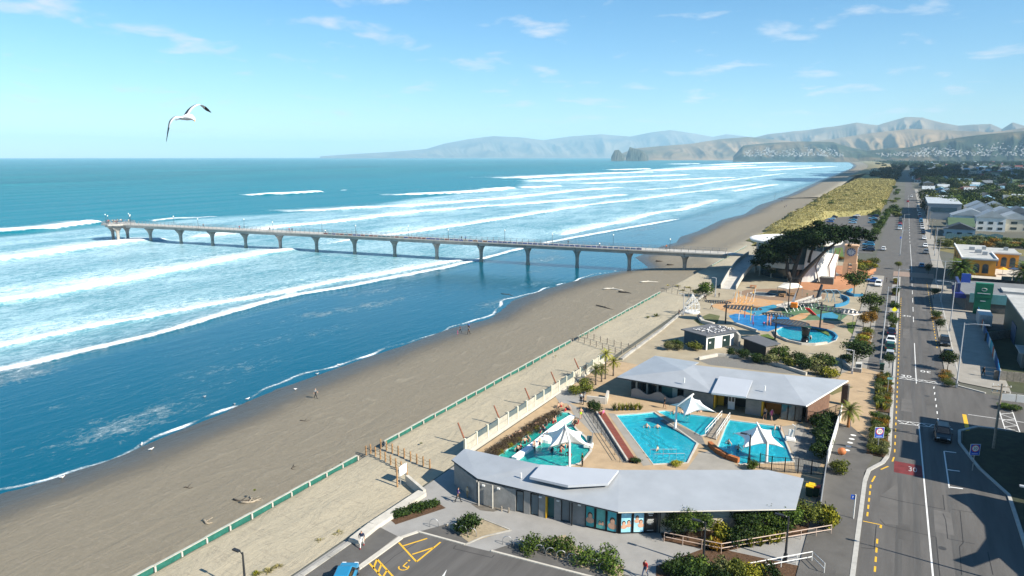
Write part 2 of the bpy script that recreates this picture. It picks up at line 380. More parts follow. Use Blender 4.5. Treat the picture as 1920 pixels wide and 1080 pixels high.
def sand_material():
    m = bpy.data.materials.new('beach_sand'); m.use_nodes = True; nt = m.node_tree; n = nt.nodes; l = nt.links; b = n['Principled BSDF']
    tc = n.new('ShaderNodeTexCoord'); sepx = n.new('ShaderNodeSeparateXYZ'); l.new(tc.outputs['Object'], sepx.inputs[0])
    def noise(scale, sxyz, d=6, r=.6, dist=0):
        mp = n.new('ShaderNodeMapping'); mp.inputs['Scale'].default_value = sxyz; l.new(tc.outputs['Object'], mp.inputs[0])
        x = n.new('ShaderNodeTexNoise'); x.inputs['Scale'].default_value = scale; x.inputs['Detail'].default_value = d; x.inputs['Roughness'].default_value = r; x.inputs['Distortion'].default_value = dist
        l.new(mp.outputs[0], x.inputs['Vector']); return x.outputs[0]
    def mr(v, a, c, lo=0., hi=1.):
        x = n.new('ShaderNodeMapRange'); x.interpolation_type = 'SMOOTHSTEP'; x.inputs[1].default_value = a; x.inputs[2].default_value = c; x.inputs[3].default_value = lo; x.inputs[4].default_value = hi; l.new(v, x.inputs[0]); return x.outputs[0]
    def mx(f, a, c):
        x = n.new('ShaderNodeMix'); x.data_type = 'RGBA'; l.new(f, x.inputs[0])
        for i, v in ((6, a), (7, c)):
            if isinstance(v, tuple): x.inputs[i].default_value = (*v, 1)
            else: l.new(v, x.inputs[i])
        return x.outputs[2]
    def ad(a, c, op='ADD'):
        x = n.new('ShaderNodeMath'); x.operation = op; l.new(a, x.inputs[0])
        if isinstance(c, (int, float)): x.inputs[1].default_value = c
        else: l.new(c, x.inputs[1])
        return x.outputs[0]
    big = noise(.05, (1.6, .6, 1)); fine = noise(1.4, (1, .8, 1), 8, .7); mid = noise(.30, (1.4, .5, 1), 6, .62, 1.0)
    hw = ad(sepx.outputs[2], ad(big, .5, 'MULTIPLY'))
    wetf = mr(hw, -2.35, -3.15)                                     # damp sand near the water
    dry = mr(hw, -1.35, -0.62)                                     # loose pale sand up the beach
    c0 = mx(fine, (.158, .137, .100), (.208, .182, .135))
    c1 = mx(fine, (.30, .262, .188), (.385, .340, .25))
    col = mx(dry, c0, c1)
    streak = mr(mid, .56, .74, 0, .6); col = mx(streak, col, (.27, .24, .18))
    debris = mr(noise(2.6, (1, 1, 1), 3, .7, 1.5),   .68, .74, 0, .55); col = mx(debris, col, (.09, .075, .055))
    tracks = mr(noise(.9, (.5, 2.2, 1), 4, .6, 2.0), .53, .66, 0, .5); col = mx(tracks, col, (.22, .19, .145))
    col = mx(wetf, col, (.058, .052, .041))
    l.new(col, b.inputs['Base Color'])
    l.new(mr(wetf, 0, 1, .85, .32), b.inputs['Roughness']); b.inputs['Specular IOR Level'].default_value = .35
    bp = n.new('ShaderNodeBump'); bp.inputs['Strength'].default_value = .8; bp.inputs['Distance'].default_value = .16
    l.new(ad(ad(fine, .6, 'MULTIPLY'), ad(mid, 1.4, 'MULTIPLY')), bp.inputs['Height']); l.new(bp.outputs[0], b.inputs['Normal'])
    return m
SAND = sand_material()
bx = np.concatenate([np.arange(-135, -57, 1.3), [-56.6, -56.2, -55.9, -55.6], np.arange(-55, -30, .6)])
by = np.concatenate([np.arange(-30, 330, 1.5), np.geomspace(332, 700, 90)])
struct(grid_mesh('beach', bx, by, beachZ, SAND, cut=lambda c: (c[:, 0] > -40.5) & (c[:, 1] < 262)))
def farbeachZ(u, y):
    return None
def far_beach():
    ys = np.geomspace(700, 9000, 80); us = np.linspace(-1, 1, 14); mb = MB()
    vs = []; fs = []
    for y in ys:
        s = float(shoreX(y)); w = 36 + (y - 700) * .012
        for u in us:
            x = s + (u * 60 if u < 0 else u * (w)); vs.append((x, y, SEAZ + (u * 1.2 if u < 0 else 2.6 * u ** .8)))
    k = len(us)
    for j in range(len(ys) - 1):
        for i in range(k - 1): fs.append((j * k + i, j * k + i + 1, (j + 1) * k + i + 1, (j + 1) * k + i))
    mb.add(vs, fs); return struct(mb.build('beach', SAND, smooth=True))
far_beach()

# ---- town ground: one sheet reaching the foot of the hills
TG = mat('town_ground', (.13, .125, .105), .9, .3, .02, .2, 0, 3, .3, col2=(.075, .08, .058), detail=9)
from mathutils.geometry import tessellate_polygon
def sheet_holes(name, outer, holes, z, m):
    loops = [[Vector((p[0], p[1], 0)) for p in l] for l in [outer] + holes]; tri = tessellate_polygon(loops)
    flat = [p for l in loops for p in l]; fs = []
    for t in tri:
        a, b, c = (flat[i] for i in t); fs.append(t if (b - a).cross(c - a).z > 0 else (t[0], t[2], t[1]))
    return struct(MB().add([(p.x, p.y, z) for p in flat], fs).build(name, m))
DECK = [(-43.2, 62), (-38, 58.8), (-21, 60.2), (-8, 69), (-5, 71), (-5, 108), (-43.2, 112)]
g = [(WALLX - .2, -160), (WALLX - .2, 238), (-30, 262), (-30, 500), (-40, 900), (-65, 1500), (-60, 2600), (-110, 3600), (-180, 5200), (-300, 7000), (-900, 16000), (16000, 16000), (16000, -160)]
PADDLE = [(P(a, b, 0).x, P(a, b, 0).y) for a, b in [(1452,622),(1458,632),(1478,641),(1503,646.5),(1528,647.5),(1550,644.5),(1565,638.5),(1569,632),(1563,625.5),(1550,620),(1530,616),(1508,613),(1488,612),(1466,614)]]
sheet_holes('ground', g, [DECK, PADDLE], -.02, TG)

# ---- dunes with marram grass between the beach and the road, past the car park
DUNEM = mat('dune_ground', (.36, .31, .13), .9, .2, .06, .6, 0, 1.2, .2, col2=(.12, .12, .045), detail=9)
_dl = sorted((p.y, p.x) for p in (P(a, b, -1) for a, b in [(1398,462),(1405,447),(1440,426),(1490,401),(1530,376),(1562,359),(1600,341),(1640,318)]))
_dr = sorted((p.y, p.x) for p in (P(a, b, 0) for a, b in [(1440,462),(1480,446),(1556,409),(1652,402),(1668,372),(1680,345),(1686,330)]))
def duneZ(X, Y):
    x0 = np.interp(Y, [a for a, _ in _dl], [b for _, b in _dl]) + 1.2 * np.sin(Y / 9.) + .8 * np.sin(Y / 3.7); x1 = np.interp(Y, [a for a, _ in _dr], [b for _, b in _dr])
    w = np.maximum(x1 - x0, 4.); t = (X - x0) / w
    edge = np.minimum(np.clip(t * w / 7., 0, 1), np.clip((1 - t) * w / 4., 0, 1))
    edge = edge * edge * (3 - 2 * edge)
    hh = 1.3 + 2.4 * np.clip((Y - 330) / 110, 0, 1)
    z = -1.25 + edge * (hh + .55 * hnoise(X, Y, 7.3) + .35 * hnoise(X, Y, 3.1, 1) + .6 * hnoise(X, Y, 17., 3) + .7)
    return np.where((t <= 0) | (t >= 1) | (Y < _dl[0][0]), -7., z)
struct(grid_mesh('dunes', np.arange(-96, -6.5, 1.2), np.concatenate([np.arange(258, 620, 1.7), np.geomspace(622, 1500, 110)]), duneZ, DUNEM, cut=lambda c: c[:, 2] < -3))
DUNE2 = mat('far_dune', (.30, .25, .13), .9, .3, .012, .0, col2=(.17, .155, .07))
mb = MB(); vs = []; fs = []; ys = np.geomspace(1450, 9000, 60); k = 9
for y in ys:
    s = float(shoreX(y)) + 28 + (y - 700) * .010
    for i in range(k):
        u = i / (k - 1); vs.append((s + u * (70 + (y - 1400) * .012), y, -.6 + 5.5 * math.sin(math.pi * u) ** .7 + .9 * math.sin(y / 37 + i * 2.1)))
for j in range(len(ys) - 1):
    for i in range(k - 1): fs.append((j * k + i, j * k + i + 1, (j + 1) * k + i + 1, (j + 1) * k + i))
struct(mb.add(vs, fs).build('far_dunes', DUNE2, smooth=True))

# ---- the hills: ridge lines surveyed from the photo, each range at its own distance, with spurs and gullies
def hill_mat(name, c1, c2, c3, s=.0011):
    m = bpy.data.materials.new(name); m.use_nodes = True; nt = m.node_tree; n = nt.nodes; l = nt.links; b = n['Principled BSDF']
    b.inputs['Roughness'].default_value = .95; b.inputs['Specular IOR Level'].default_value = .1
    tc = n.new('ShaderNodeTexCoord'); nz = n.new('ShaderNodeTexNoise'); nz.inputs['Scale'].default_value = s; nz.inputs['Detail'].default_value = 9; nz.inputs['Roughness'].default_value = .62
    l.new(tc.outputs['Object'], nz.inputs['Vector'])
    r = n.new('ShaderNodeValToRGB'); e = r.color_ramp.elements; e[0].position = .36; e[0].color = (*c1, 1); e[1].position = .62; e[1].color = (*c3, 1)
    x = e.new(.50); x.color = (*c2, 1); l.new(nz.outputs[0], r.inputs[0]); l.new(r.outputs[0], b.inputs['Base Color']); return m
def hills(name, ridge, dist, depth, m, seed, rough=.11, z0=-6, n=420, nk=64, toe=None):
    rnd = np.random.RandomState(seed)
    xs = np.linspace(ridge[0][0], ridge[-1][0], n); ry = np.interp(xs, [a for a, _ in ridge], [b for _, b in ridge])
    vs = []; fs = []
    gx = np.arange(n) * 220. / n; g1 = sum(rnd.uniform(.4, 1) / (i + 1) ** .8 * np.sin(gx * (.045 + .062 * i) * rnd.uniform(.8, 1.2) + rnd.uniform(0, 6)) for i in range(9))
    for k in range(nk):
        t = k / (nk - 1)                     # 0 = toe nearest us, 0.62 = ridge, 1 = back
        for i in range(n):
            d = dist + depth * (t - .62) + g1[i] * depth * .05 * (1 - abs(t - .5))
            D = dist
            top = CAMH + (294 - ry[i]) / F * D * math.cos(math.atan((xs[i] - 960) / F))
            if t <= .62:
                s = t / .62; prof = s ** 1.05 * (1 - .0 * s)
                gul = g1[i] * .10 * math.sin(math.pi * s) + .07 * math.sin(gx[i] * .55 + 4 * s + 2 * g1[i]) * math.sin(math.pi * s) + rough * .5 * math.sin(gx[i] * .21 + 7 * s + seed) * math.sin(math.pi * s) ** 1.2 * .6
                gul += (.06 - .10 * abs(math.sin(gx[i] * .37 + 2.2 * math.sin(gx[i] * .11 + 3 * s) + seed))) * math.sin(math.pi * s) ** .8 + .05 * (.5 - abs(math.sin(gx[i] * 1.25 + 3 * math.sin(s * 5 + gx[i] * .3)))) * math.sin(math.pi * s)
                h = max(0.0, prof + gul * (1 - s ** 6))
            else:
                h = max(0, 1 - (t - .62) / .38)
            p = PD(xs[i], 294, d); vs.append((p.x, p.y, z0 + (top - z0) * h))
    for k in range(nk - 1):
        for i in range(n - 1): fs.append((k * n + i, k * n + i + 1, (k + 1) * n + i + 1, (k + 1) * n + i))
    return struct(MB().add(vs, fs).build(name, m, smooth=True))
HB = hill_mat('hill_tussock', (.075, .07, .04), (.17, .12, .065), (.24, .165, .09))
HB2 = hill_mat('hill_brown', (.07, .058, .04), (.125, .095, .065), (.18, .135, .085), .0009)
HG = hill_mat('hill_bush', (.014, .026, .018), (.028, .04, .024), (.12, .09, .05), .0016)
HK = hill_mat('hill_rock', (.03, .04, .03), (.05, .055, .04), (.08, .075, .055), .004)
hills('far_hills', [(600,293),(660,289),(735,285),(800,280),(835,270),(880,262),(925,257),(975,259),(1020,264),(1070,257),(1130,253),(1180,257),(1220,250),(1255,246),(1300,252),(1335,258),(1360,253),(1400,258),(1470,262),(1560,262)], 22500, 5200, HB2, 3, z0=-8)
hills('rocky_hills', [(1300,292),(1340,275),(1400,262),(1440,252),(1500,247),(1560,240),(1600,233),(1640,237),(1690,222),(1722,222),(1760,233),(1790,238),(1850,234),(1872,243),(1890,231),(1915,238),(1990,240),(2150,235)], 13500, 4300, HB2, 5, z0=-6)
hills('tan_hills', [(1150,293),(1190,279),(1260,273),(1300,270),(1350,262),(1400,258),(1440,262),(1500,268),(1560,262),(1620,252),(1700,243),(1780,246),(1850,250),(1920,240),(2060,236),(2200,240)], 9800, 2600, HB, 11, z0=-4)
hills('suburb_hills', [(1375,293),(1392,274),(1440,269),(1500,266),(1560,267),(1590,276),(1625,283),(1660,279),(1700,277),(1740,268),(1800,258),(1860,252),(1920,247),(2000,240),(2200,240)], 6600, 1500, HG, 23, rough=.2, z0=-3)
hills('shag_rock', [(1146,294),(1152,282),(1160,281),(1170,292),(1171,293)], 6900, 160, HK, 2, n=26, nk=14)
hills('headland_rock', [(1174,294),(1180,276),(1190,279),(1205,282),(1214,291),(1216,293)], 7000, 200, HK, 4, n=36, nk=14)
# ================================================================ COAST: pier, fences, sea wall
CONC = mat('pier_concrete', (.46, .44, .40), .85, .2, .5, .3)
CONC_D = mat('weathered_concrete', (.36, .345, .31), .88, .28, .7, .3)
STEEL = mat('galvanised_steel', (.42, .43, .44), .45, .1, 4, metal=.6)
DARKM = mat('dark_metal', (.025, .027, .03), .5, .1, 4)
WHITEP = mat('white_paint', (.78, .78, .75), .5, .05, 3)
TIMB = mat('timber', (.34, .20, .095), .8, .3, 3, .2)
TIMB_G = mat('grey_timber', (.27, .235, .19), .85, .3, 3, .2)
TIMB_R = mat('red_timber', (.24, .09, .05), .8, .25, 3, .2)
GREENF = mat('fence_green', (.016, .125, .095), .7, .25, 2)
PALE = mat('pale_concrete', (.50, .47, .41), .85, .14, .8, .2)
def arc(c, r, a0, a1, n=24): return [(c[0] + r * math.cos(a0 + (a1 - a0) * i / n), c[1] + r * math.sin(a0 + (a1 - a0) * i / n)) for i in range(n + 1)]
# ---- the pier
PX0, PY0, PK, PS = -62.6, 229.6, .14, 18.85
pdir = Vector((-1, -PK, 0)).normalized(); pnor = Vector((-pdir.y, pdir.x, 0))
def pier_pt(i, off=0.0, z=0.0):
    d = i * PS * math.hypot(1, PK); q = Vector((PX0, PY0, 0)) + pdir * d + pnor * off; return Vector((q.x, q.y, z))
pier = thing('pier', pier_pt(0, 0, SEAZ), 'long concrete pier on flared columns running out through the surf', 'pier')
DKB, DKT, HW = 3.0, 4.55, 3.3
NL = 14
def strip(mb, i0, i1, o0, o1, z0, z1):
    a, b, c, d = pier_pt(i0, o0), pier_pt(i0, o1), pier_pt(i1, o1), pier_pt(i1, o0)
    mb.prism([(p.x, p.y) for p in (a, b, c, d)], z0, z1)
for i in range(-1, NL - 1):
    mb = MB(); a0, a1 = (i if i >= 0 else -.72) + .004, i + 1 - .004 - (.0 if i < NL - 2 else -.66)
    strip(mb, a0, a1, -HW, HW, 4.15, DKT); strip(mb, a0, a1, -HW + .9, HW - .9, DKB, 4.148)
    mb.build('deck_span', CONC, pier)
mb = MB(); hc = pier_pt(NL + .06); mb.prism([(hc.x + 7.4 * math.cos(t), hc.y + 7.4 * math.sin(t)) for t in [math.pi / 8 + i * math.pi / 4 for i in range(8)]], 4.0, DKT + .02)
mb.prism([(hc.x + 5.8 * math.cos(t), hc.y + 5.8 * math.sin(t)) for t in [math.pi / 8 + i * math.pi / 4 for i in range(8)]], DKB + .1, 3.998); mb.build('pier_head', CONC, pier)
def column(mb, c, z0=SEAZ - 2.5, s=1.0):
    prof = [(z0, .72, .75), (SEAZ + .2, .72, .75), (SEAZ + 1.6, .62, .7), (0.2, .66, .85), (1.3, .78, 1.3), (2.2, 1.1, 2.1), (DKB - .004, 1.6, 2.8)]
    n = 10; vs = []
    for z, a, b in prof:
        for k in range(n):
            t = 2 * math.pi * k / n; q = pdir * (a * s * math.cos(t)) + pnor * (b * s * math.sin(t)); vs.append((c.x + q.x, c.y + q.y, z))
    fs = [(j * n + k, j * n + (k + 1) % n, (j + 1) * n + (k + 1) % n, (j + 1) * n + k) for j in range(len(prof) - 1) for k in range(n)]
    mb.add(vs, fs + [tuple(range(n - 1, -1, -1)), tuple((len(prof) - 1) * n + k for k in range(n))])
for i in range(NL):
    mb = MB(); column(mb, pier_pt(i)); c = mb.build('column', CONC_D, pier, smooth=True)
    mb = MB(); q = pier_pt(i); mb.lathe([(.82, SEAZ - 2.4), (.82, SEAZ + .25), (.72, SEAZ + 1.15)], 10, (q.x, q.y, 0)); mb.build('column_foot', mat('barnacle_band', (.40, .38, .30) if i % 3 == 0 else (.11, .11, .09), .9, .4, 2), c) if i > 2 else None
for dx, o in ((NL - .05, -2.6), (NL - .05, 2.6), (NL + .3, 0)):
    mb = MB(); column(mb, pier_pt(dx, o)); mb.build('column', CONC_D, pier, smooth=True)
for sgn, nm in ((-1, 'railing'), (1, 'railing')):
    mb = MB()
    for z in (5.0, 5.35, 5.68):
        mb.tube([pier_pt(-.7, sgn * 3.05, z), pier_pt(NL - .3, sgn * 3.05, z)], .05 if z > 5.5 else .03, 4)
    for k in range(int((NL + .4) * 8)):
        q = pier_pt(-.7 + k / 8., sgn * 3.05, 0); mb.box((q.x, q.y, 5.1), (.1, .1, 1.12))
    mb.build(nm, mat('pier_rail', (.22, .24, .26), .5, .1), pier)
mb = MB()
hp = [(hc.x + 7.1 * math.cos(t), hc.y + 7.1 * math.sin(t)) for t in [math.pi / 8 + i * math.pi / 4 for i in range(9)]]
for z in (5.0, 5.35, 5.68): mb.tube([(x, y, z) for x, y in hp if True], .05, 4)
for k in range(8):
    for j in range(4):
        x = hp[k][0] + (hp[k + 1][0] - hp[k][0]) * j / 4; y = hp[k][1] + (hp[k + 1][1] - hp[k][1]) * j / 4; mb.box((x, y, 5.1), (.1, .1, 1.12))
mb.build('railing', MATS['pier_rail'], pier)
# painted panels hung along the kerb of the landward half
pal = ['c8604a', '3a6fd0', '2f86c8', 'd9a08c', '4aa6b8', 'cfc7b4', '2b57b8', 'd98a5c', '6fb3bf', 'b8584c', '3c8fd8', 'd8c69c']
PAN = [mat('mosaic_%d' % i, tuple(.55 * v + .06 for v in hx(c)), .6, .1, 2) for i, c in enumerate(pal)]
rr = random.Random(3)
for sgn in (-1, 1):
    for k in range(66):
        i0 = .75 + k * .105
        mb = MB(); strip(mb, i0 + .003, i0 + .098, sgn * 3.36, sgn * 3.33 + sgn * .06, 4.2, 4.56) if sgn < 0 else strip(mb, i0 + .003, i0 + .098, 2.9, 2.96, 4.6, 5.15)
        j = rr.choice([1, 2, 6, 10, 2, 1]) if k < 28 and sgn > 0 else rr.randrange(12)
        mb.build('mosaic_panel', PAN[j], pier)
GLOBE = mat('lamp_glass', (.85, .84, .78), .25, .03, 3)
def pier_lamp(q, label, g='pier lamps'):
    t = thing('pier_lamp', q, label, 'lamp', g)
    MB().cyl((0, 0, 0), (0, 0, 3.8), .07, .05, 6).build('lamp_post', DARKM, t, local=True)
    MB().lathe([(.04, 3.78), (.18, 3.9), (.24, 4.1), (.16, 4.32), (.02, 4.4)], 8).build('lamp_globe', GLOBE, t, local=True, smooth=True)
    return t
pl0 = pier_lamp(pier_pt(.25, 2.95, DKT), 'globe lamp on the pier nearest the beach end')
ords = ['second', 'third', 'fourth', 'fifth', 'sixth', 'seventh', 'eighth', 'ninth', 'tenth', 'eleventh', 'twelfth', 'thirteenth']
for k in range(12): copy_tree(pl0, loc=pier_pt(.25 + 1.1 * (k + 1), 2.95 if k % 2 else -2.95, DKT), label='%s globe lamp along the pier counting from the beach' % ords[k])
for dx, dy, w in ((-6, -2.5, 'far left corner'), (-1, 6, 'back edge'), (2, -6, 'front edge'), (6, 2.5, 'landward side')):
    copy_tree(pl0, loc=(hc.x + dx, hc.y + dy, DKT), label='globe lamp on the %s of the pier head' % w)
# ramp that climbs from the playground to the pier deck, curving past the round building
rampL = [P(1352, 541, .1), P(1366, 516, 1.6), P(1384, 492, 3.4), P(1404, 478, 4.5)]; rampR = [P(1379, 543, .1), P(1395, 517, 1.6), P(1414, 497, 3.2), P(1440, 484, 4.5)]
ramp = thing('pier_ramp', (rampL[0].x, rampL[0].y, 0), 'curved concrete ramp rising from the playground to the pier', 'ramp')
def spline(pts, n):
    out = []
    for k in range(n + 1):
        u = k / n * (len(pts) - 1); i = min(int(u), len(pts) - 2); f = u - i
        p0, p1, p2, p3 = pts[max(i - 1, 0)], pts[i], pts[i + 1], pts[min(i + 2, len(pts) - 1)]
        out.append(.5 * ((2 * p1) + (p2 - p0) * f + (2 * p0 - 5 * p1 + 4 * p2 - p3) * f * f + (3 * p1 - p0 - 3 * p2 + p3) * f ** 3))
    return out
L_, R_ = spline(rampL, 12), spline(rampR, 12)
mb = MB(); vs = [];
for a, b in zip(L_, R_): vs += [a, b, b - Vector((0, 0, .45)), a - Vector((0, 0, .45))]
fs = [(4 * i + j, 4 * i + (j + 1) % 4, 4 * i + 4 + (j + 1) % 4, 4 * i + 4 + j) for i in range(12) for j in range(4)] + [(0, 3, 2, 1), (48, 49, 50, 51)]
mb.add(vs, fs).build('ramp_slab', CONC, ramp)
for pts, o in ((L_, -1), (R_, 1)):
    mb = MB()
    for a, b in zip(pts[:-1], pts[1:]): mb.add([a, b, b + Vector((0, 0, 1.15)), a + Vector((0, 0, 1.15)), a + Vector((.22 * o, 0, 0)), b + Vector((.22 * o, 0, 0)), b + Vector((.22 * o, 0, 1.15)), a + Vector((.22 * o, 0, 1.15))], [(0, 1, 2, 3), (7, 6, 5, 4), (3, 2, 6, 7), (0, 4, 5, 1), (0, 3, 7, 4), (1, 5, 6, 2)])
    mb.build('parapet', PALE, ramp)
for k in (5, 8, 11):
    q = (L_[k] + R_[k]) / 2; MB().cyl((q.x, q.y, -.2), (q.x, q.y, q.z - .44), .45, n=10).build('support', CONC_D, ramp)
land = MB(); e0, e1 = pier_pt(-.73, -3.3), pier_pt(-.73, 3.3); a, b = L_[-1], R_[-1]
land.prism([(e0.x, e0.y), (a.x, a.y), (b.x, b.y), (b.x + 2, b.y + 8), (e1.x, e1.y)], 4.0, 4.52); land.build('landing', CONC, ramp)

# ---- green fence that holds the dry sand, with posts and a pale cap rail, each bay its own panel
def bay_fence(name, pts_y, x, label, zb, ph=.85, first=0):
    t = thing(name, (x, pts_y[0], zb - .9), label, 'fence')
    for k, (y0, y1) in enumerate(zip(pts_y[:-1], pts_y[1:])):
        jx = .05 * math.sin(k * 1.7)
        mb = MB(); mb.b2((x - .04 + jx, y0 + .06, zb - .95), (x + .04 + jx, y1 - .06, zb + .34)); mb.build('panel', GREENF, t)
        mb = MB(); mb.b2((x - .11 + jx, y0 - .01, zb + .36), (x + .11 + jx, y1 - .012, zb + .45)); mb.build('cap_rail', mat('fence_cap', (.40, .41, .36), .7, .15, 1.5), t)
    for k, y in enumerate(pts_y):
        mb = MB(); mb.b2((x + .06, y - .08, zb - .8), (x + .24, y + .08, zb + .35)); mb.build('post', PALE, t)
    return t
bay_fence('beach_fence', list(np.arange(22.0, 62.2, 2.68)), FENX, 'low green beach fence with pale cap, nearest stretch before the gap', -.85)
bay_fence('beach_fence', list(np.arange(64.6, 123.5, 2.75)), FENX + .1, 'low green beach fence between the two sand paths', -.85)
bay_fence('beach_fence', list(np.arange(125.5, 181, 2.75)), FENX + .3, 'low green beach fence in front of the playground', -.85)
bay_fence('beach_fence', list(np.arange(236, 300, 3.2)), FENX + 1.0, 'low green beach fence beyond the pier', -1.05)
# ---- posts with rope along the two sand paths
def rope_path(name, rows, label, n, h=1.25, m=None):
    t = thing(name, rows[0][0], label, 'rope fence')
    for a, b in rows:
        pts = [Vector(a).lerp(Vector(b), k / (n - 1)) for k in range(n)]
        for p in pts:
            z = float(beachZ(p.x, p.y)); MB().cyl((p.x, p.y, z - .3), (p.x, p.y, z + h), .11, .10, 7).build('post', m or TIMB, t)
        mb = MB()
        for hh in (.95, .55):
            for p, q in zip(pts[:-1], pts[1:]):
                zz = [float(beachZ(v.x, v.y)) for v in (p, q)]
                mb.tube([(p.x, p.y, zz[0] + hh), ((p.x + q.x) / 2, (p.y + q.y) / 2, (zz[0] + zz[1]) / 2 + hh - .13), (q.x, q.y, zz[1] + hh)], .022, 4)
        mb.build('rope', mat('rope', (.25, .2, .13), .9), t)
rope_path('rope_fence', [(P(686, 843, -.9), P(763, 890, -.6)), (P(714, 839, -.9), P(806, 880, -.6))], 'two rows of timber posts with rope at the near sand path', 9)
rope_path('rope_fence', [(P(1075, 636, -.9), P(1166, 668, -.6)), (P(1090, 631, -.9), P(1192, 660, -.6))], 'two rows of posts with rope at the middle sand path', 9, m=TIMB_G)
rope_path('rope_fence', [(P(1250, 547, -.9), P(1302, 560, -.6)), (P(1262, 540, -.9), P(1318, 553, -.6))], 'short rows of weathered posts at the far sand path by the pier', 6, m=TIMB_G)
q = P(756, 903, -.55); t = thing('notice_board', q, 'white beach notice board on two posts at the near sand path', 'sign')
for o in (-.5, .5): MB().cyl((q.x, q.y + o, -.8), (q.x, q.y + o, 1.5), .07, n=6).build('post', STEEL, t)
MB().b2((q.x - .05, q.y - .65, .35), (q.x + .05, q.y + .65, 1.5)).build('board', WHITEP, t)
q = P(745, 911, -.55); tag(MB().cyl(q - Vector((0, 0, .3)), q + Vector((0, 0, 2.3)), .1, .1, 7).build('marker_post', TIMB), 'single tall timber post standing alone on the dry sand', 'post')
# ---- low sea wall beside the car park, and the promenade wall further along
def wall_run(name, pts, w, z0, z1, m, label, cat='wall'):
    t = thing(name, (pts[0].x, pts[0].y, z0), label, cat); 
    for k, (a, b) in enumerate(zip(pts[:-1], pts[1:])):
        d = (b - a); n = Vector((-d.y, d.x, 0)).normalized() * w / 2; e = d.normalized() * .012; ns = max(1, int(d.length / 3.2))
        for j in range(ns):
            p = a + d * (j / ns) + e; q = a + d * ((j + 1) / ns) - e
            MB().prism([(p.x + n.x, p.y + n.y), (q.x + n.x, q.y + n.y), (q.x - n.x, q.y - n.y), (p.x - n.x, p.y - n.y)], z0, z1).build('wall_block', m, t)
    return t
wall_run('sea_wall', [P(662, 1012, .45), P(700, 982, .45), P(792, 921, .45)], 1.1, -1.6, .45, PALE, 'broad low concrete sea wall beside the shrub bed')
wall_run('sea_wall', [P(500, 1128, .1), P(566, 1078, .1), P(662, 1012, .1)], .5, -1.6, .12, CONC_D, 'ragged concrete wall edge along the dark footpath')
wall_run('ramp_wall', [P(763, 893, .2), P(796, 921, .2)], .35, -1.2, .35, PALE, 'short concrete kerb wall of the ramp to the sand')
wall_run('promenade_wall', [P(1165, 672, .3), P(1240, 617, .3), P(1300, 567, .3), P(1330, 545, .3)], .5, -1.6, .35, CONC_D, 'long concrete promenade wall in front of the playground')
# glass and cream panel fence on the wall beside the pools
t = thing('pool_sea_fence', P(853, 862, 0), 'cream panel fence with pale posts between pools and sand', 'fence')
A, B = P(872, 850, 0), P(1133, 680, 0); n = 17
MB().prism([(A.x - .3, A.y), (B.x - .3, B.y), (B.x + .3, B.y), (A.x + .3, A.y)], -1.6, .25).build('wall', PALE, t)
PANM = mat('cream_panel', (.44, .42, .35), .5, .15, 1.5); GLASSP = mat('tinted_glass', (.10, .14, .15), .1, .1, 1, spec=.6)
for k in range(n + 1):
    p = A.lerp(B, k / n); MB().b2((p.x - .12, p.y - .12, .1), (p.x + .12, p.y + .12, 1.95)).build('post', mat('cream_post', (.66, .64, .50), .6, .06), t)
for k in range(n):
    p, q = A.lerp(B, (k + .04) / n), A.lerp(B, (k + .96) / n); MB().prism([(p.x - .04, p.y), (q.x - .04, q.y), (q.x + .04, q.y), (p.x + .04, p.y)], .3, 1.0).build('panel', PANM, t)
    MB().prism([(p.x - .02, p.y), (q.x - .02, q.y), (q.x + .02, q.y), (p.x + .02, p.y)], 1.05, 1.75).build('glass_pane', GLASSP if k % 3 else PANM, t)
for k, (a, b) in enumerate([((863, 810), (877, 828)), ((928, 777), (944, 793)), ((985, 744), (1001, 757)), ((1034, 712), (1049, 724)), ((1077, 687), (1092, 697))]):
    q = P(b[0], b[1] + 6, -.6); tag(MB().cyl(q - Vector((0, 0, .4)), q + Vector((-1.7, .3, 2.6)), .13, .10, 7).build('leaning_pole', TIMB_R), 'red-brown timber pole leaning seaward outside the pool fence, %s from the front building' % ('first second third fourth fifth'.split()[k]), 'pole', 'leaning timber poles')
# ---- driftwood
DW = mat('driftwood', (.33, .28, .21), .9, .3, 4, .3); DWD = mat('dark_driftwood', (.08, .065, .05), .9, .3, 4, .3); DWW = mat('bleached_driftwood', (.62, .58, .50), .85, .15, 4, .2)
def drift(px, L, ang, m, label, r=.14, curve=.3, z=None):
    q = P(*px, -1.8); zz = float(beachZ(q.x, q.y)); q = P(px[0], px[1], zz); q.z = float(beachZ(q.x, q.y))
    d = Vector((math.cos(ang), math.sin(ang), 0)); n_ = Vector((-d.y, d.x, 0))
    pts = [q + d * (L * (u - .5)) + n_ * (curve * math.sin(u * 5 + L)) + Vector((0, 0, r * .7)) for u in (0, .2, .4, .6, .8, 1)]
    mb = MB().tube(pts, [r * .9, r, r * .9, r * .75, r * .6, r * .3], 6); mb.tube([pts[2], pts[2] + d * .5 + n_ * .6 + Vector((0, 0, .25))], [r * .6, r * .2], 5)
    return tag(mb.build('driftwood', m, smooth=True), label, 'driftwood', 'driftwood on the beach')
drift((388, 980), 1.3, .35, DW, 'short split log against the near end of the beach fence')
drift((458, 938), 2.6, .5, DWD, 'dark driftwood branch in the pile by the fence', .1)
drift((470, 941), 2.2, .9, DW, 'pale log in the pile by the fence', .14)
drift((478, 937), 1.9, .2, DW, 'thin stick in the pile by the fence', .07)
drift((353, 914), 1.0, .9, DWD, 'small dark stick on wet sand left of the fence pile', .07)
drift((573, 788), 1.6, .8, DWD, 'single dark stick lying on smooth sand behind the walking man', .06)
drift((550, 877), 1.4, -.4, DWD, 'short dark stick beside the fence below the gap', .06)
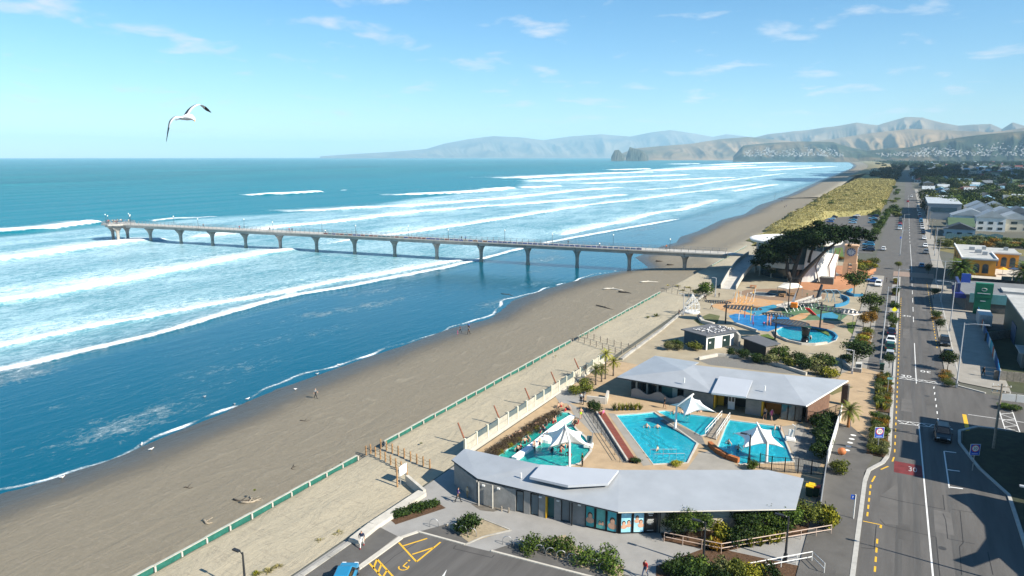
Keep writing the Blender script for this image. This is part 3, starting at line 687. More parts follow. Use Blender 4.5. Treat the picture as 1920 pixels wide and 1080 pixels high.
drift((1150, 543), 6, .25, DWW, 'bleached forked log on the sand before the pier', .22, .8)
drift((1172, 549), 4.2, -.25, DWD, 'dark log beside the bleached forked log', .25, .2)
drift((1134, 577), 6.5, -.42, DWD, 'long thin dark log lying between log and fence', .16, .2)
drift((1217, 529), 5.5, .5, DWW, 'long bleached log below the last pier column', .2, .4)
drift((1236, 491), 2.5, .1, DWD, 'small black log under the pier, left one', .28, .1)
drift((1257, 497), 2.6, 0, DWD, 'small black log under the pier, right one', .28, .1)
drift((952, 553), 5, -.3, DWD, 'dark branch at the water edge near the sand point', .2, .3)
# ================================================================ STREET, PAVING, MARKINGS
ASPH = mat('asphalt', (.104, .099, .094), .88, .20, .5, .25, 0, 14, .3, detail=9, stretch=(1.6, .16, 1))
ASPH2 = mat('path_asphalt', (.110, .105, .098), .9, .14, .5, .25, 0, 14, .3, detail=9)
CONCP = mat('plaza_concrete', (.285, .278, .265), .85, .12, .4, .15, 0, 8, .3, detail=8)
CONCL = mat('light_paving', (.30, .28, .245), .85, .12, .5, .15, 0, 8, .3, detail=8)
TAN = mat('tan_paving', (.41, .30, .185), .85, .13, .6, .15, 0, 8, .3, detail=8)
ORNG = mat('terracotta_paving', (.42, .20, .10), .85, .14, .6, .15, 0, 8, .3, detail=8)
GRAV = mat('grey_gravel', (.19, .185, .17), .95, .3, 6, .5, 0, 30, .2)
GRASS = mat('lawn', (.10, .15, .035), .9, .3, 1.2, .5, 0, 12, .2)
SOIL = mat('bark_mulch', (.10, .058, .034), .95, .35, 5, .5, 0, 20, .2)
DRYG = mat('dry_grass', (.24, .19, .085), .95, .3, .5, .5, 0, 8, .2, col2=(.12, .125, .05))
KERB = mat('kerb', (.42, .41, .38), .85, .12, 1.5, .15)
YEL = mat('yellow_marking', (.72, .42, .03), .7, .16, 5)
WHT = mat('white_marking', (.72, .72, .70), .7, .12, 5)
def pxpoly(pts, z=0.0): return [(p.x, p.y) for p in (P(a, b, z) for a, b in pts)]
def patch(name, pts, z, m, world=False): return struct(MB().sheet(pts if world else pxpoly(pts), z).build(name, m))
RX0, RX1 = 1.75, 8.75
# road sheet with the splayed junction
road = [(-.55, -30), (-.55, 82), (-.2, 85), (1.2, 88.4), (RX0, 93), (RX0, 262), (RX0 - .2, 900), (RX0 - .2, 1600), (RX1 + .3, 1600), (RX1, 262), (RX1 + .1, 128), (10.6, 125.5), (14, 123.6), (60, 121.5), (60, 108.6), (16, 108.2), (11.5, 107.4), (9.3, 104.5), (9.0, 99.5), (10.6, 92), (12.8, 86), (12.9, 76), (12.9, -30)]
patch('road', road, .0, ASPH, True)
# car park and bays west of the street
patch('car_park_surface', [(-24, 290), (-24, 330), (-36, 400), (-39, 455), (-39, 497), (-8, 497), (-8, 290)], .004, ASPH2, True)
patch('parking_lane', [(-6.5, 236), (RX0, 236), (RX0, 520), (-6.5, 520)], .0, ASPH2, True)
patch('footpath', [(-5, -30), (-.9, -30), (-.9, 84), (-.2, 89), (-.2, 236), (-6.3, 236), (-6.3, 108), (-5, 95)], .10, ASPH2, True)
patch('parking_bay', [(-.2, 126), (RX0, 126), (RX0, 236), (-.2, 236)], .008, CONCP, True)
patch('footpath', [(-6.3, 118), (-2.6, 118), (-2.6, 236), (-6.3, 236)], .104, CONCL, True)
# east side
patch('footpath', [(10.9, 128), (17.5, 126), (17.5, 238), (10.4, 238), (9.0, 220), (9.0, 134)], .10, CONCL, True)
patch('parking_bay', [(RX1, 128), (10.9, 128), (10.9, 236), (RX1, 236)], .008, ASPH2, True)
patch('footpath', [(10.8, 262), (14, 262), (14, 900), (10.8, 900)], .1, CONCL, True)
patch('parking_lane', [(RX1, 262), (10.8, 262), (10.8, 900), (RX1 + .2, 900)], .004, ASPH2, True)
patch('verge', [(13.3, -30), (13.3, 84), (11.2, 92), (9.6, 100), (9.9, 104), (12, 106.6), (17, 107.6), (60, 108), (60, -30)], .12, mat('shaded_verge_grass', (.028, .034, .017), .95, .35, 1.2, .5, 0, 9), True)  # verge grass darkened so its colour carries part of the shade
patch('crossing_table', [(-.3, 238), (10.6, 238), (10.6, 248), (-.3, 248)], .05, mat('red_brick_paving', (.27, .20, .16), .9, .15, 1), True)
# plaza in front of the pools, pool deck, park paving
patch('plaza', [(-43.2, -30), (-5.0, -30)] + [DECK[i] for i in (4, 3, 2, 1, 0)], .02, CONCP, True)
patch('footpath', [(500,1130),(566,1078),(662,1012),(700,983),(745,1006),(670,1064),(600,1110)], .05, ASPH2)
patch('car_park_surface', [(560,1140),(602,1113),(676,1064),(752,1009),(788,999),(872,1023),(930,1037),(1090,1079),(1200,1106),(1200,1180),(560,1180)], .026, ASPH)
patch('bike_stand_surface', [(786,997),(838,983),(907,1006),(872,1021)], .03, ASPH2)
patch('bike_stand_surface', [(921,1033),(962,1019),(1075,1053),(1190,1082),(1190,1104),(1090,1077)], .03, ASPH2)
patch('garden_bed', [(836,985),(905,973),(958,994),(880,1018)], .034, mat('sandy_soil', (.33, .27, .18), .95, .2, 2, .4))
patch('garden_bed', [(985,1024),(1060,1003),(1078,1025),(1170,1063),(1168,1090),(1080,1060)], .034, MATS['sandy_soil'])
patch('garden_bed', [(733,976),(812,937),(836,953),(790,968),(742,984)], .034, SOIL)
patch('garden_bed', [(1238,1000),(1520,960),(1558,990),(1352,1036),(1245,1015)], .034, SOIL)
patch('garden_bed', [(1230,1062),(1330,1025),(1500,1062),(1545,1078),(1545,1140),(1230,1140)], .034, SOIL)
patch('damp_stain', [(883,945),(905,944),(944,955),(925,960),(900,957)], .026, mat('damp_concrete', (.14, .125, .105), .7, .3, 1.5))
# kerbs: short stones with real depth, each run a thing made of blocks
def kerb(pts, label, w=.22, h=.13, L=3.0, m=KERB):
    pts = [Vector((a, b, 0)) for a, b in pts]; t = thing('kerb', (pts[0].x, pts[0].y, 0), label, 'kerb')
    for a, b in zip(pts[:-1], pts[1:]):
        d = b - a; ns = max(1, round(d.length / L)); n = Vector((-d.y, d.x, 0)).normalized() * w / 2
        for j in range(ns):
            p, q = a + d * (j / ns), a + d * ((j + 1) / ns - .01 / d.length)
            MB().prism([(p.x + n.x, p.y + n.y), (q.x + n.x, q.y + n.y), (q.x - n.x, q.y - n.y), (p.x - n.x, p.y - n.y)], -.05, h).build('kerb_stone', m, t)
    return t
kerb([(-.72, 30), (-.72, 82), (-.45, 85.3), (.9, 88.3), (1.35, 90.5), (1.5, 93.5), (1.5, 126)], 'pale kerb along the seaward side of the street, nearest stretch', .42)
kerb([(1.5, 126.1), (1.5, 137), ], 'short pale kerb in front of the first parked cars', .3)
kerb([(1.55, 158), (1.55, 236)], 'pale kerb of the seaward planters before the crossing', .3, L=5)
kerb([(13.1, 40), (13.1, 76), (13.0, 86), (10.8, 92.2), (9.25, 99.6), (9.5, 104.3), (11.7, 107.2), (16, 108)], 'curved kerb around the shaded verge at the junction', .34)
kerb([(14, 123.9), (10.7, 125.8), (9.2, 128.2), (9.1, 134)], 'curved kerb on the inland corner of the junction', .3)
kerb([(10.95, 134), (10.95, 236)], 'pale kerb behind the inland parking bays', .25, L=5)
kerb([P(*p).xy[:] for p in ((602,1113),(676,1064),(752,1009))], 'white car park kerb beside the dark footpath', .5, .14, 3, PALE)
kerb([P(*p).xy[:] for p in ((752,1009),(784,998))], 'short white kerb at the corner of the plaza', .3, .12, 3, PALE)
kerb([P(*p).xy[:] for p in ((784,998),(872,1022))], 'kerb in front of the bicycle hoops, near one', .22, .12, 3, PALE)
kerb([P(*p).xy[:] for p in ((921,1034),(1090,1078),(1200,1105))], 'kerb in front of the long row of bicycle hoops', .22, .12, 3, PALE)
kerb([P(*p).xy[:] for p in ((872,1022),(907,1007),(958,995),(905,974),(838,984))], 'low edging around the sandy shrub island', .14, .10, 2, CONC_D)
# markings
def line(a, b, w, m, z=.006, name='road_marking'):
    a, b = Vector(a), Vector(b); d = b - a; n = Vector((-d.y, d.x)).normalized() * w / 2
    return struct(MB().sheet([(a.x + n.x, a.y + n.y), (b.x + n.x, b.y + n.y), (b.x - n.x, b.y - n.y), (a.x - n.x, a.y - n.y)], z).build(name, m))
line((5.75, 40), (4.85, 104), .15, WHT); line((4.75, 124), (4.7, 152), .13, WHT)
for k in range(7): y = 172 + k * 12; line((4.7, y), (4.7, y + 6), .12, WHT)
line((4.8, 252), (4.6, 330), .12, WHT)
for k in range(30): line((4.55, 336 + k * 14), (4.55, 343 + k * 14), .14, WHT)
for k in range(34):
    y = 46 + k * 1.72
    if y < 70 or 73 < y < 81: line((.95 if y < 70 else -.1, y), ((.95 if y < 70 else -.1), y + .95), .17, YEL)
for a, b in (((-.02, 82.2), (.25, 84)), ((.75, 86.2), (1.5, 87.6)), ((1.9, 89.3), (2.05, 90.8))): line(a, b, .17, YEL)
for k in range(44): line((2.1, 92.4 + k * 2.5), (2.1, 93.5 + k * 2.5), .15, YEL)
for k in range(30): line((8.45, 150 + k * 2.7), (8.45, 151.2 + k * 2.7), .15, YEL)
line(P(1618, 977).xy, P(1652, 984).xy, .13, YEL); line(P(1652, 984).xy, P(1651, 990).xy, .2, YEL)
line(P(1808, 777).xy, P(1815, 810).xy, .5, YEL)
# zig-zag bands of the raised tables
def zigzag(a, b, w, n):
    a, b = Vector(a), Vector(b); d = b - a; nn = Vector((-d.y, d.x)).normalized() * w
    line(a, b, .12, WHT); line(a + nn, b + nn, .12, WHT)
    for k in range(n): line(a + d * (k / n) + (nn if k % 2 else nn * 0), a + d * ((k + 1) / n) + (nn * 0 if k % 2 else nn), .11, WHT, .0075)
zigzag((2.3, 104.5), (8.6, 105.6), -1.1, 9); zigzag((2.3, 125.6), (8.6, 125.4), 1.1, 9); zigzag(P(1872, 765).xy, P(1887, 813).xy, 1.6, 8)
line(P(1815, 777).xy, P(1920, 792).xy, .14, WHT)
for k in range(6): line((7.2 - k * .02, 107 + k * 3.1), (7.2, 108.2 + k * 3.1), .14, WHT)
a, b, c = P(1768, 842), P(1785, 840), P(1778, 915)
line(P(1770, 846).xy, P(1780, 915).xy, .14, WHT)
for u in (0, .5, .97): q = P(1770 + 10 * u, 846 + 69 * u); line((q.x, q.y), (q.x + 1.3, q.y + .25), .22, WHT)
patch('red_threshold', [(2.1, 89.6), (5.1, 89.7), (5.2, 86.3), (2.1, 86.2)], .005, mat('red_road_paint', (.15, .022, .024), .85, .3, 1.5), True)
def text(s, loc, size, m, parent=None, rot=(0, 0, 0), name='lettering', ext=.003, align='CENTER', world=True):
    cu = bpy.data.curves.new(name, 'FONT'); cu.body = s; cu.size = size; cu.align_x = align; cu.align_y = 'CENTER'; cu.extrude = ext; cu.resolution_u = 2
    tmp = bpy.data.objects.new(name, cu); me = bpy.data.meshes.new_from_object(tmp); bpy.data.objects.remove(tmp); bpy.data.curves.remove(cu)
    o = bpy.data.objects.new(name, me); COL.objects.link(o); me.materials.clear(); me.materials.append(m)
    loc = Vector(loc)
    if parent is not None:
        o.parent = parent
        if world: loc = loc - ORG.get(parent.name, Vector())
    o.location = loc; o.rotation_euler = rot; return o
t30 = struct(text('30', (4.0, 88.0, .0085), 1.2, mat('worn_white', (.4, .4, .4), .8, .3, 4), name='road_marking')); t30.scale = (.8, 1.7, 1)
struct(text('30', (3.3, 127.5, .0075), 1.7, WHT, name='road_marking')); struct(text('30', (6.2, 132.0, .0075), 1.7, WHT, rot=(0, 0, math.pi), name='road_marking'))
struct(text('30', (3.3, 178, .0075), 1.9, WHT, name='road_marking'))
# yellow bays of the front car park
for a, b in (((748,1018),(781,1054)),((756,1024),(801,1010)),((781,1054),(826,1017)),((773,1040),(813,1027)),((693,1057),(731,1100)),((707,1049),(745,1090)),((707,1049),(700,1067)),((715,1059),(708,1076)),((726,1069),(717,1084))):
    line(P(*a).xy, P(*b).xy, .17, YEL, .032)
# wheelchair symbol: wheel arc, seat and head
q = P(757, 1064); ca = [Vector((q.x + .45 * math.cos(t), q.y + .45 * math.sin(t))) for t in [3.4 + i * .55 for i in range(8)]]
for a, b in zip(ca[:-1], ca[1:]): line(a, b, .12, YEL, .032)
line((q.x - .2, q.y + .75), (q.x - .15, q.y + .1), .13, YEL, .033); line((q.x - .15, q.y + .1), (q.x + .5, q.y + .05), .13, YEL, .034); line((q.x - .22, q.y + .95), (q.x - .22, q.y + 1.15), .2, YEL, .033)
struct(MB().sheet([(p.x, p.y) for p in (P(828,1082), P(838,1068), P(832,1084), P(834,1096))], .032).build('arrow_marking', WHT))
# tar seams and old trench repairs
TAR = mat('tar_seam', (.022, .022, .023), .75, .2, 3)
def seam(pts, w=.07, z=.0045, m=TAR):
    p = [P(*a).xy for a in pts]
    for a, b in zip(p[:-1], p[1:]): line(a, b, w, m, z, 'tar_seam')
seam([(1768,928),(1771,956)]); seam([(1768,963),(1773,975),(1777,1010),(1828,1020)]); seam([(1800,958),(1806,1018),(1799,1025),(1803,1078)])
seam([(1650,974),(1660,985),(1755,1007),(1762,1080)]); seam([(1643,985),(1639,1029),(1615,1027)]); seam([(1650,930),(1690,940),(1770,955)], .1)
seam([(1852,1035),(1862,1078)]); seam([(1785,955),(1830,962)]); seam([(855,1023),(850,1029),(922,1046),(927,1041)], .06, .031); seam([(781,1018),(740,1043),(720,1060)], .05, .031)
patch('trench_repair', [(1651,930),(1683,905),(1684,985),(1646,980)], .003, mat('newer_asphalt', (.112, .106, .100), .9, .14, .4, .2, 0, 14))
for x, y, w, h, k in ((6.6, 76, 1.6, 5, 1.2), (3.2, 72, 1.1, 3.4, .8), (6.9, 114, 2.2, 3, .85), (3.4, 112, 1.4, 6, 1.15), (6.5, 146, 1.3, 7, .85), (3.3, 160, 1.2, 9, 1.15), (6.8, 190, 1.4, 8, 1.2), (-2.6, 60, 1.2, 3, .85), (-3.2, 100, 1.0, 4, 1.15)):
    patch('asphalt_patch', [(x - w / 2, y - h / 2), (x + w / 2, y - h / 2 + .1), (x + w / 2 - .05, y + h / 2), (x - w / 2 + .03, y + h / 2 - .08)], .0035 if x > 0 else .1035, mat('asphalt_patch_%d' % (k * 100), (.104 * k, .099 * k, .094 * k), .9, .16, .6, .2, 0, 14), True)
for x, y in ((6.3, 70.5), (3.4, 95), (6.1, 118), (3.1, 140), (6.4, 170)):
    struct(MB().sheet([(x + .34 * math.cos(t_), y + .34 * math.sin(t_)) for t_ in np.linspace(0, 6.283, 15)[:-1]], .0052).build('manhole_cover', mat('cast_iron', (.05, .048, .046), .6, .2, 6)))
for x in (2.75, 4.25, 5.6, 7.4):
    struct(MB().sheet([(x - .28, 60), (x + .28, 60), (x + .24, 240), (x - .24, 240)], .0028).build('tyre_worn_strip', mat('tyre_worn', (.090, .086, .081), .75, .22, .5, .2, 0, 14, stretch=(2, .1, 1))))
# ================================================================ HOT POOLS: deck, basins, two buildings, sails
ROOF = mat('roof_steel', (.36, .38, .40), .42, .08, .35, .0, .25, spec=.5, detail=8)
ROOFL = mat('roof_steel_light', (.47, .49, .52), .38, .04, .25, .0, .25, spec=.5)
BLOCK = mat('block_wall', (.27, .265, .25), .85, .16, 1.2, .2)
CREAMW = mat('cream_boards', (.50, .45, .36), .8, .1, 1.0, .1, stretch=(.3, .3, 6))
FRAME = mat('window_frame', (.012, .014, .016), .5, .1)
GLASS = mat('window_glass', (.03, .05, .06), .06, .2, .4, spec=.7)
GLASSB = mat('window_glass_blue', (.07, .13, .16), .08, .2, .4, spec=.7)
YELP = mat('yellow_panel', (.72, .40, .02), .55, .06)
TEALP = mat('teal_door', (.02, .12, .13), .5, .1)
DARKIN = mat('dark_interior', (.035, .035, .035), .8, .2)
POOLT = mat('pool_tiles', (.20, .80, .92), .5, .18, .8, detail=8)
POOLH = mat('hydro_tiles', (.22, .80, .74), .5, .18, .8, detail=8)
POOLW = mat('pool_white', (.74, .77, .77), .5, .05, 2)
LANE = mat('lane_tile', (.01, .03, .11), .5, .1)
REDP = mat('red_deck', (.20, .055, .035), .75, .2, 2, stretch=(.4, 3, 1))
def water_material(name, tintc, sc=1.6, bumpk=.5, body=(.03, .68, .84)):
    m = bpy.data.materials.new(name); m.use_nodes = True; n = m.node_tree.nodes; l = m.node_tree.links; n.remove(n['Principled BSDF'])
    tr = n.new('ShaderNodeBsdfTransparent'); tr.inputs[0].default_value = (*tintc, 1)
    gl = n.new('ShaderNodeBsdfGlossy'); gl.inputs['Roughness'].default_value = .12; gl.inputs['Color'].default_value = (.9, .95, 1, 1)
    df = n.new('ShaderNodeBsdfDiffuse'); df.inputs[0].default_value = (*body, 1)
    fr = n.new('ShaderNodeFresnel'); fr.inputs[0].default_value = 1.33
    tc_ = n.new('ShaderNodeTexCoord'); nz = n.new('ShaderNodeTexNoise'); nz.inputs['Scale'].default_value = sc; nz.inputs['Detail'].default_value = 3; nz.inputs['Distortion'].default_value = 1.2; l.new(tc_.outputs['Object'], nz.inputs['Vector'])
    bp = n.new('ShaderNodeBump'); bp.inputs['Strength'].default_value = bumpk; bp.inputs['Distance'].default_value = .25; l.new(nz.outputs[0], bp.inputs['Height'])
    for x in (gl, fr, df): l.new(bp.outputs[0], x.inputs['Normal'])
    m0 = n.new('ShaderNodeMixShader'); m0.inputs[0].default_value = .34; l.new(tr.outputs[0], m0.inputs[1]); l.new(df.outputs[0], m0.inputs[2])
    m1 = n.new('ShaderNodeMixShader'); l.new(fr.outputs[0], m1.inputs[0]); l.new(m0.outputs[0], m1.inputs[1]); l.new(gl.outputs[0], m1.inputs[2]); l.new(m1.outputs[0], n['Material Output'].inputs['Surface'])
    MATS[name] = m; return m
WPOOL = water_material('pool_water', (.50, .96, 1.0)); WHYD = water_material('hydro_water', (.48, .98, .90), 1.3, .5, (.04, .64, .58))
LAP = pxpoly([(1156,779),(1195,776.5),(1226,773),(1306,831),(1288,867),(1225,870)])
SIDE = pxpoly([(1233,772),(1247,770.5),(1345,784),(1325,814),(1314,817)])
LEIS = pxpoly([(1368,788),(1460,800),(1487,865),(1387,870),(1347,838),(1362,799)])
HYDRO = pxpoly([(931,862),(937,853),(966,833),(997,809),(1031,784),(1050,773),(1066,774),(1075,781),(1072,795),(1080,806),(1096,820),(1105,834),(1106,845),(1087,868),(1060,874),(1020,876),(975,872),(945,868)])
sheet_holes('pool_deck', DECK, [LAP, SIDE, LEIS, HYDRO], .02, TAN)
def pool(name, poly, depth, tm, wm, label):
    c = Vector((sum(p[0] for p in poly) / len(poly), sum(p[1] for p in poly) / len(poly), -depth))
    t = thing(name, c, label, 'pool')
    n = len(poly); a = sum(poly[i][0] * poly[(i + 1) % n][1] - poly[(i + 1) % n][0] * poly[i][1] for i in range(n)); pp = poly if a > 0 else poly[::-1]
    MB().add([(x, y, .019) for x, y in pp] + [(x, y, -depth) for x, y in pp], [(i, n + i, n + (i + 1) % n, (i + 1) % n)[::-1] for i in range(n)] + [tuple(range(n, 2 * n))]).build('basin', tm, t)
    MB().sheet(pp, -.11).build('water', wm, t)
    mb = MB(); cx, cy = c.x, c.y
    q = [(x + (x - cx) * .32 / max(.1, math.hypot(x - cx, y - cy)), y + (y - cy) * .32 / max(.1, math.hypot(x - cx, y - cy))) for x, y in pp]
    for i in range(n):
        j = (i + 1) % n; mb.add([(*pp[i], .05), (*pp[j], .05), (*q[j], .05), (*q[i], .05), (*pp[i], -.05), (*pp[j], -.05), (*q[j], .0), (*q[i], .0)], [(3, 2, 1, 0), (0, 1, 5, 4), (2, 3, 7, 6)])
    mb.build('coping', PALE, t); return t
lap = pool('swimming_pool', LAP, 1.25, POOLT, WPOOL, 'largest blue pool with dark lane lines in the middle of the deck')
pool('swimming_pool', SIDE, 1.1, POOLT, WPOOL, 'narrow triangular blue pool below the back building')
leis = pool('swimming_pool', LEIS, 1.0, POOLT, WPOOL, 'blue leisure pool with white steps nearest the street')
hyd = pool('swimming_pool', HYDRO, 1.0, POOLH, WHYD, 'crowded turquoise pool with a winding channel beside the sea fence')
def ribbon(pts, w, z0, z1, closed=False):
    pts = [Vector(p) if len(p) == 3 else Vector((*p, 0)) for p in pts]; mb = MB(); L = []
    for i, p in enumerate(pts):
        d = (pts[min(i + 1, len(pts) - 1)] - pts[max(i - 1, 0)]); d.z = 0; n = Vector((-d.y, d.x, 0)).normalized() * w / 2; L.append((p + n, p - n))
    vs = []; fs = []
    for a, b in L: vs += [(a.x, a.y, z1), (b.x, b.y, z1), (b.x, b.y, z0), (a.x, a.y, z0)]
    for i in range(len(L) - 1): fs += [(4 * i + j, 4 * i + (j + 1) % 4, 4 * i + 4 + (j + 1) % 4, 4 * i + 4 + j)[::-1] for j in range(4)]
    k = 4 * (len(L) - 1); fs += [(0, 1, 2, 3), (k + 3, k + 2, k + 1, k)]
    return mb.add(vs, fs)
def pxl(pts, z=0): return [P(a, b, z) for a, b in pts]
ribbon(spline(pxl([(1074,782),(1052,796),(1030,812),(1008,830),(986,846),(964,862)]), 16), .75, -.9, .32).build('dividing_wall', POOLW, hyd, smooth=False)
q = P(1030, 823); MB().lathe([(1.25, -.9), (1.25, .30), (1.0, .36)], 20, (q.x, q.y, 0)).build('seat_island', POOLW, hyd)
for off in (-1.7, .3, 2.1):
    a, b = P(1206 + off * 7, 806 + off * 1, -1.24), P(1250 + off * 9, 852 + off * 1.2, -1.24); d = b - a
    ribbon([a + d * u + Vector((.3 * math.sin(u * 17 + off), 0, 0)) for u in np.linspace(0, 1, 24)], .46, -1.3, -1.235).build('lane_line', LANE, lap)
ribbon(pxl([(1230,868),(1286,865)], -1), .9, -1.2, -.5).build('step', POOLW, lap)
for a, b, w in (((1380,792), (1455,803), 1.2), ((1378,797), (1372,812), .5), ((1397,825), (1385,838), .7), ((1385,838), (1402,850), .7), ((1402,850), (1455,862), .5)):
    ribbon(pxl([a, b], -.5), w, -.9, -.35).build('step', POOLW, leis)
for px in ((1219,853,1268,853), (1226,862,1283,861)):
    mb = MB(); a, b = P(px[0], px[1], .0), P(px[2], px[3], .0)
    mb.tube([a + Vector((0, 0, -.5)), a + Vector((0, 0, .75)), b + Vector((0, 0, .75)), b + Vector((0, 0, -.5))], .035, 5); m_ = a.lerp(b, .5); mb.tube([m_ + Vector((0, 0, -.5)), m_ + Vector((0, 0, .75))], .03, 5)
    mb.build('handrail', STEEL, lap)
# deck patches: exposed aggregate, gravel garden, red boardwalk
patch('deck_paving', [(1060,752),(1095,770),(1145,812),(1110,812),(1078,780)], .026, CONCL); patch('deck_paving', [(1310,850),(1345,842),(1390,880),(1330,905),(1280,890)], .026, CONCL)
patch('gravel_strip', [(1095,768),(1112,768),(1196,868),(1168,868)], .03, GRAV); patch('deck_paving', [(1140,775),(1153,776),(1222,872),(1206,874)], .03, CONCL)
patch('gravel_strip', [(1237,789),(1246,786),(1316,818),(1324,838),(1308,830)], .03, GRAV); patch('gravel_strip', [(1488,862),(1507,808),(1530,800),(1540,870),(1530,885),(1492,885)], .03, GRAV)
patch('service_yard', [(1040,742),(1060,728),(1100,735),(1092,755),(1050,757)], .03, CONCP); patch('deck_paving', [(1465,800),(1500,795),(1512,805),(1490,860)], .026, CONCL)
t = thing('boardwalk', P(1130, 776), 'long red-brown timber boardwalk between gravel and the largest pool', 'boardwalk')
a, b, c, d = P(1121, 775), P(1133, 774), P(1193, 866), P(1180, 867)
nb = 26
for k in range(nb):
    u, v = k / nb, (k + .93) / nb; w = [a.lerp(d, u), b.lerp(c, u), b.lerp(c, v), a.lerp(d, v)]
    MB().prism([(p.x, p.y) for p in w], .04, .22).build('plank', REDP, t)
ribbon([a - Vector((.25, 0, 0)), d - Vector((.25, 0, 0))], .22, 0, .34).build('edge_wall', PALE, t)
for k in range(2): ribbon([P(1100 + 6 * k, 772) , P(1164 + 6 * k, 866)], .07, .3, .9).build('pipe_rail', DARKM, t) if False else None
for i in range(2):
    g_ = thing('garden_rail', P(1102 + 7 * i, 775), 'thin black rail beside the gravel strip, %s one' % ('outer' if i == 0 else 'inner'), 'railing'); aa, bb = P(1099 + 7 * i, 773), P(1162 + 7 * i, 867)
    mb = MB(); mb.tube([aa + Vector((0, 0, .75)), bb + Vector((0, 0, .75))], .035, 4)
    for k in range(9): q = aa.lerp(bb, k / 8); mb.tube([q, q + Vector((0, 0, .75))], .03, 4)
    mb.build('rail', DARKM, g_)
# ---- shade sails on masts
SAILM = mat('sail_fabric', (.80, .82, .82), .6, .03, 1.0)
def sail(base, bend, apex, corners, label):
    t = thing('shade_sail', base, label, 'shade sail')
    MB().tube([base, base + Vector((0, 0, .02)), bend, apex + (apex - bend).normalized() * .35], [.17, .16, .14, .11], 8).build('mast', WHITEP, t, smooth=True)
    MB().lathe([(.32, 0), (.32, .12), (.18, .16)], 8, base).build('base_plate', STEEL, t)
    mb = MB(); n = len(corners); NS, NT = 9, 8; vs = []; fs = []
    mid = sum(corners, Vector()) / n
    for i in range(n):
        A_, B_ = corners[i], corners[(i + 1) % n]; o = len(vs)
        for s in range(NS + 1):
            u = s / NS; e = A_.lerp(B_, u); inw = 4 * u * (1 - u) * .26; e = e.lerp(mid, inw); e.z += inw * .9
            for k in range(NT + 1):
                v = k / NT; p = apex.lerp(e, v); p.z = apex.z + (e.z - apex.z) * (v ** .62); vs.append(p)
        for s in range(NS):
            for k in range(NT): j = o + s * (NT + 1) + k; fs.append((j, j + 1, j + NT + 2, j + NT + 1))
    mb.add(vs, fs); c = mb.build('canopy', SAILM, t, smooth=True)
    md = c.modifiers.new('thick', 'SOLIDIFY'); md.thickness = .02
    for q in corners: MB().tube([q, q + (q - apex) * .04 + Vector((0, 0, -.12))], .05, 4).build('corner_plate', STEEL, t)
    return t
sail(P(1266, 804), P(1269, 761, 2.9), P(1297, 741, 4.9), [P(1257, 759, 2.6), P(1283, 780, 2.0), P(1341, 772, 2.2), P(1312, 750, 3.2)], 'white shade sail over the narrow pool near the back building')
sail(P(1437, 868), P(1439, 828, 2.6), P(1421, 796, 4.7), [P(1376, 812, 2.9), P(1394, 840, 2.0), P(1470, 839, 1.9), P(1446, 806, 2.8)], 'white shade sail over the leisure pool nearest the street')
sail(P(1068, 878), P(1068, 830, 2.9), P(1059, 794, 5.2), [P(1021, 812, 2.8), P(1029, 840, 2.1), P(1105, 836, 1.9), P(1092, 810, 2.8)], 'white shade sail over the crowded turquoise pool')
# ---- facade helper: panels set along a wall line, each opening with its own frame, glass and depth
def along(A, B, u, off=0.0, z=0.0):
    A, B = Vector((*A[:2], 0)), Vector((*B[:2], 0)); d = B - A; n = Vector((d.y, -d.x, 0)).normalized(); q = A + d * u + n * off; return Vector((q.x, q.y, z))
def wbox(A, B, u0, u1, o0, o1, z0, z1):
    p = [along(A, B, u0, o0), along(A, B, u1, o0), along(A, B, u1, o1), along(A, B, u0, o1)]; return MB().prism([(q.x, q.y) for q in p], z0, z1)
def window(parent, A, B, u0, u1, z0, z1, glass, o=0.0, name='window', fr=.06, fm=None):
    L = (Vector(B[:2]) - Vector(A[:2])).length; e = fr / L
    f = MB()
    for x0, x1, a, b in ((u0, u0 + e, z0, z1), (u1 - e, u1, z0, z1)): f.add(*(lambda m: (m.v, m.f))(wbox(A, B, x0, x1, o - .02, o + .07, a, b)))
    for a, b in ((z0, z0 + fr), (z1 - fr, z1)): f.add(*(lambda m: (m.v, m.f))(wbox(A, B, u0 + e, u1 - e, o - .02, o + .065, a, b)))
    w = f.build(name, fm or FRAME, parent); wbox(A, B, u0 + e, u1 - e, o - .01, o + .02, z0 + fr, z1 - fr).build('pane', glass, w); return w
# ---- front building
fb = thing('pool_pavilion', (-24, 62, 0), 'low grey metal-roofed pool building with poster windows, nearest the car park', 'building')
FA, FBp, FC, FD = (-40.7, 58.5), (-36.1, 56.1), (-21.0, 57.9), (-6.6, 67.2)
back = [(-6.4, 72.6), (-10.2, 71.2), (-23.5, 63.6), (-31.2, 60.9), (-40.0, 60.6)]
def fz(p):                                                # roof plane: low at the front eave, rising to the pool side
    return 2.72 + .0
front = [(-41.2, 58.6, 2.75), (-36.1, 55.75, 2.75), (-20.75, 56.9, 2.75), (-5.9, 66.2, 2.75), (-5.9, 73.0, 3.55), (-9.9, 71.9, 3.75), (-23.3, 64.0, 3.75), (-31.2, 61.2, 3.75), (-40.3, 60.8, 3.35)]
front = [(P(847,862,2.75).x, P(847,862,2.75).y, 2.75), (P(895,897,2.75).x, P(895,897,2.75).y, 2.75), (P(1159,960,2.75).x, P(1159,960,2.75).y, 2.75), (P(1492,954,2.75).x, P(1492,954,2.75).y, 2.75), (P(1507,897,3.3).x, P(1507,897,3.3).y, 3.3), (P(1440,881,3.6).x, P(1440,881,3.6).y, 3.6), (P(1161,881,3.7).x, P(1161,881,3.7).y, 3.7), (P(1012,871,3.5).x, P(1012,871,3.5).y, 3.5), (P(871,841,3.2).x, P(871,841,3.2).y, 3.2)]
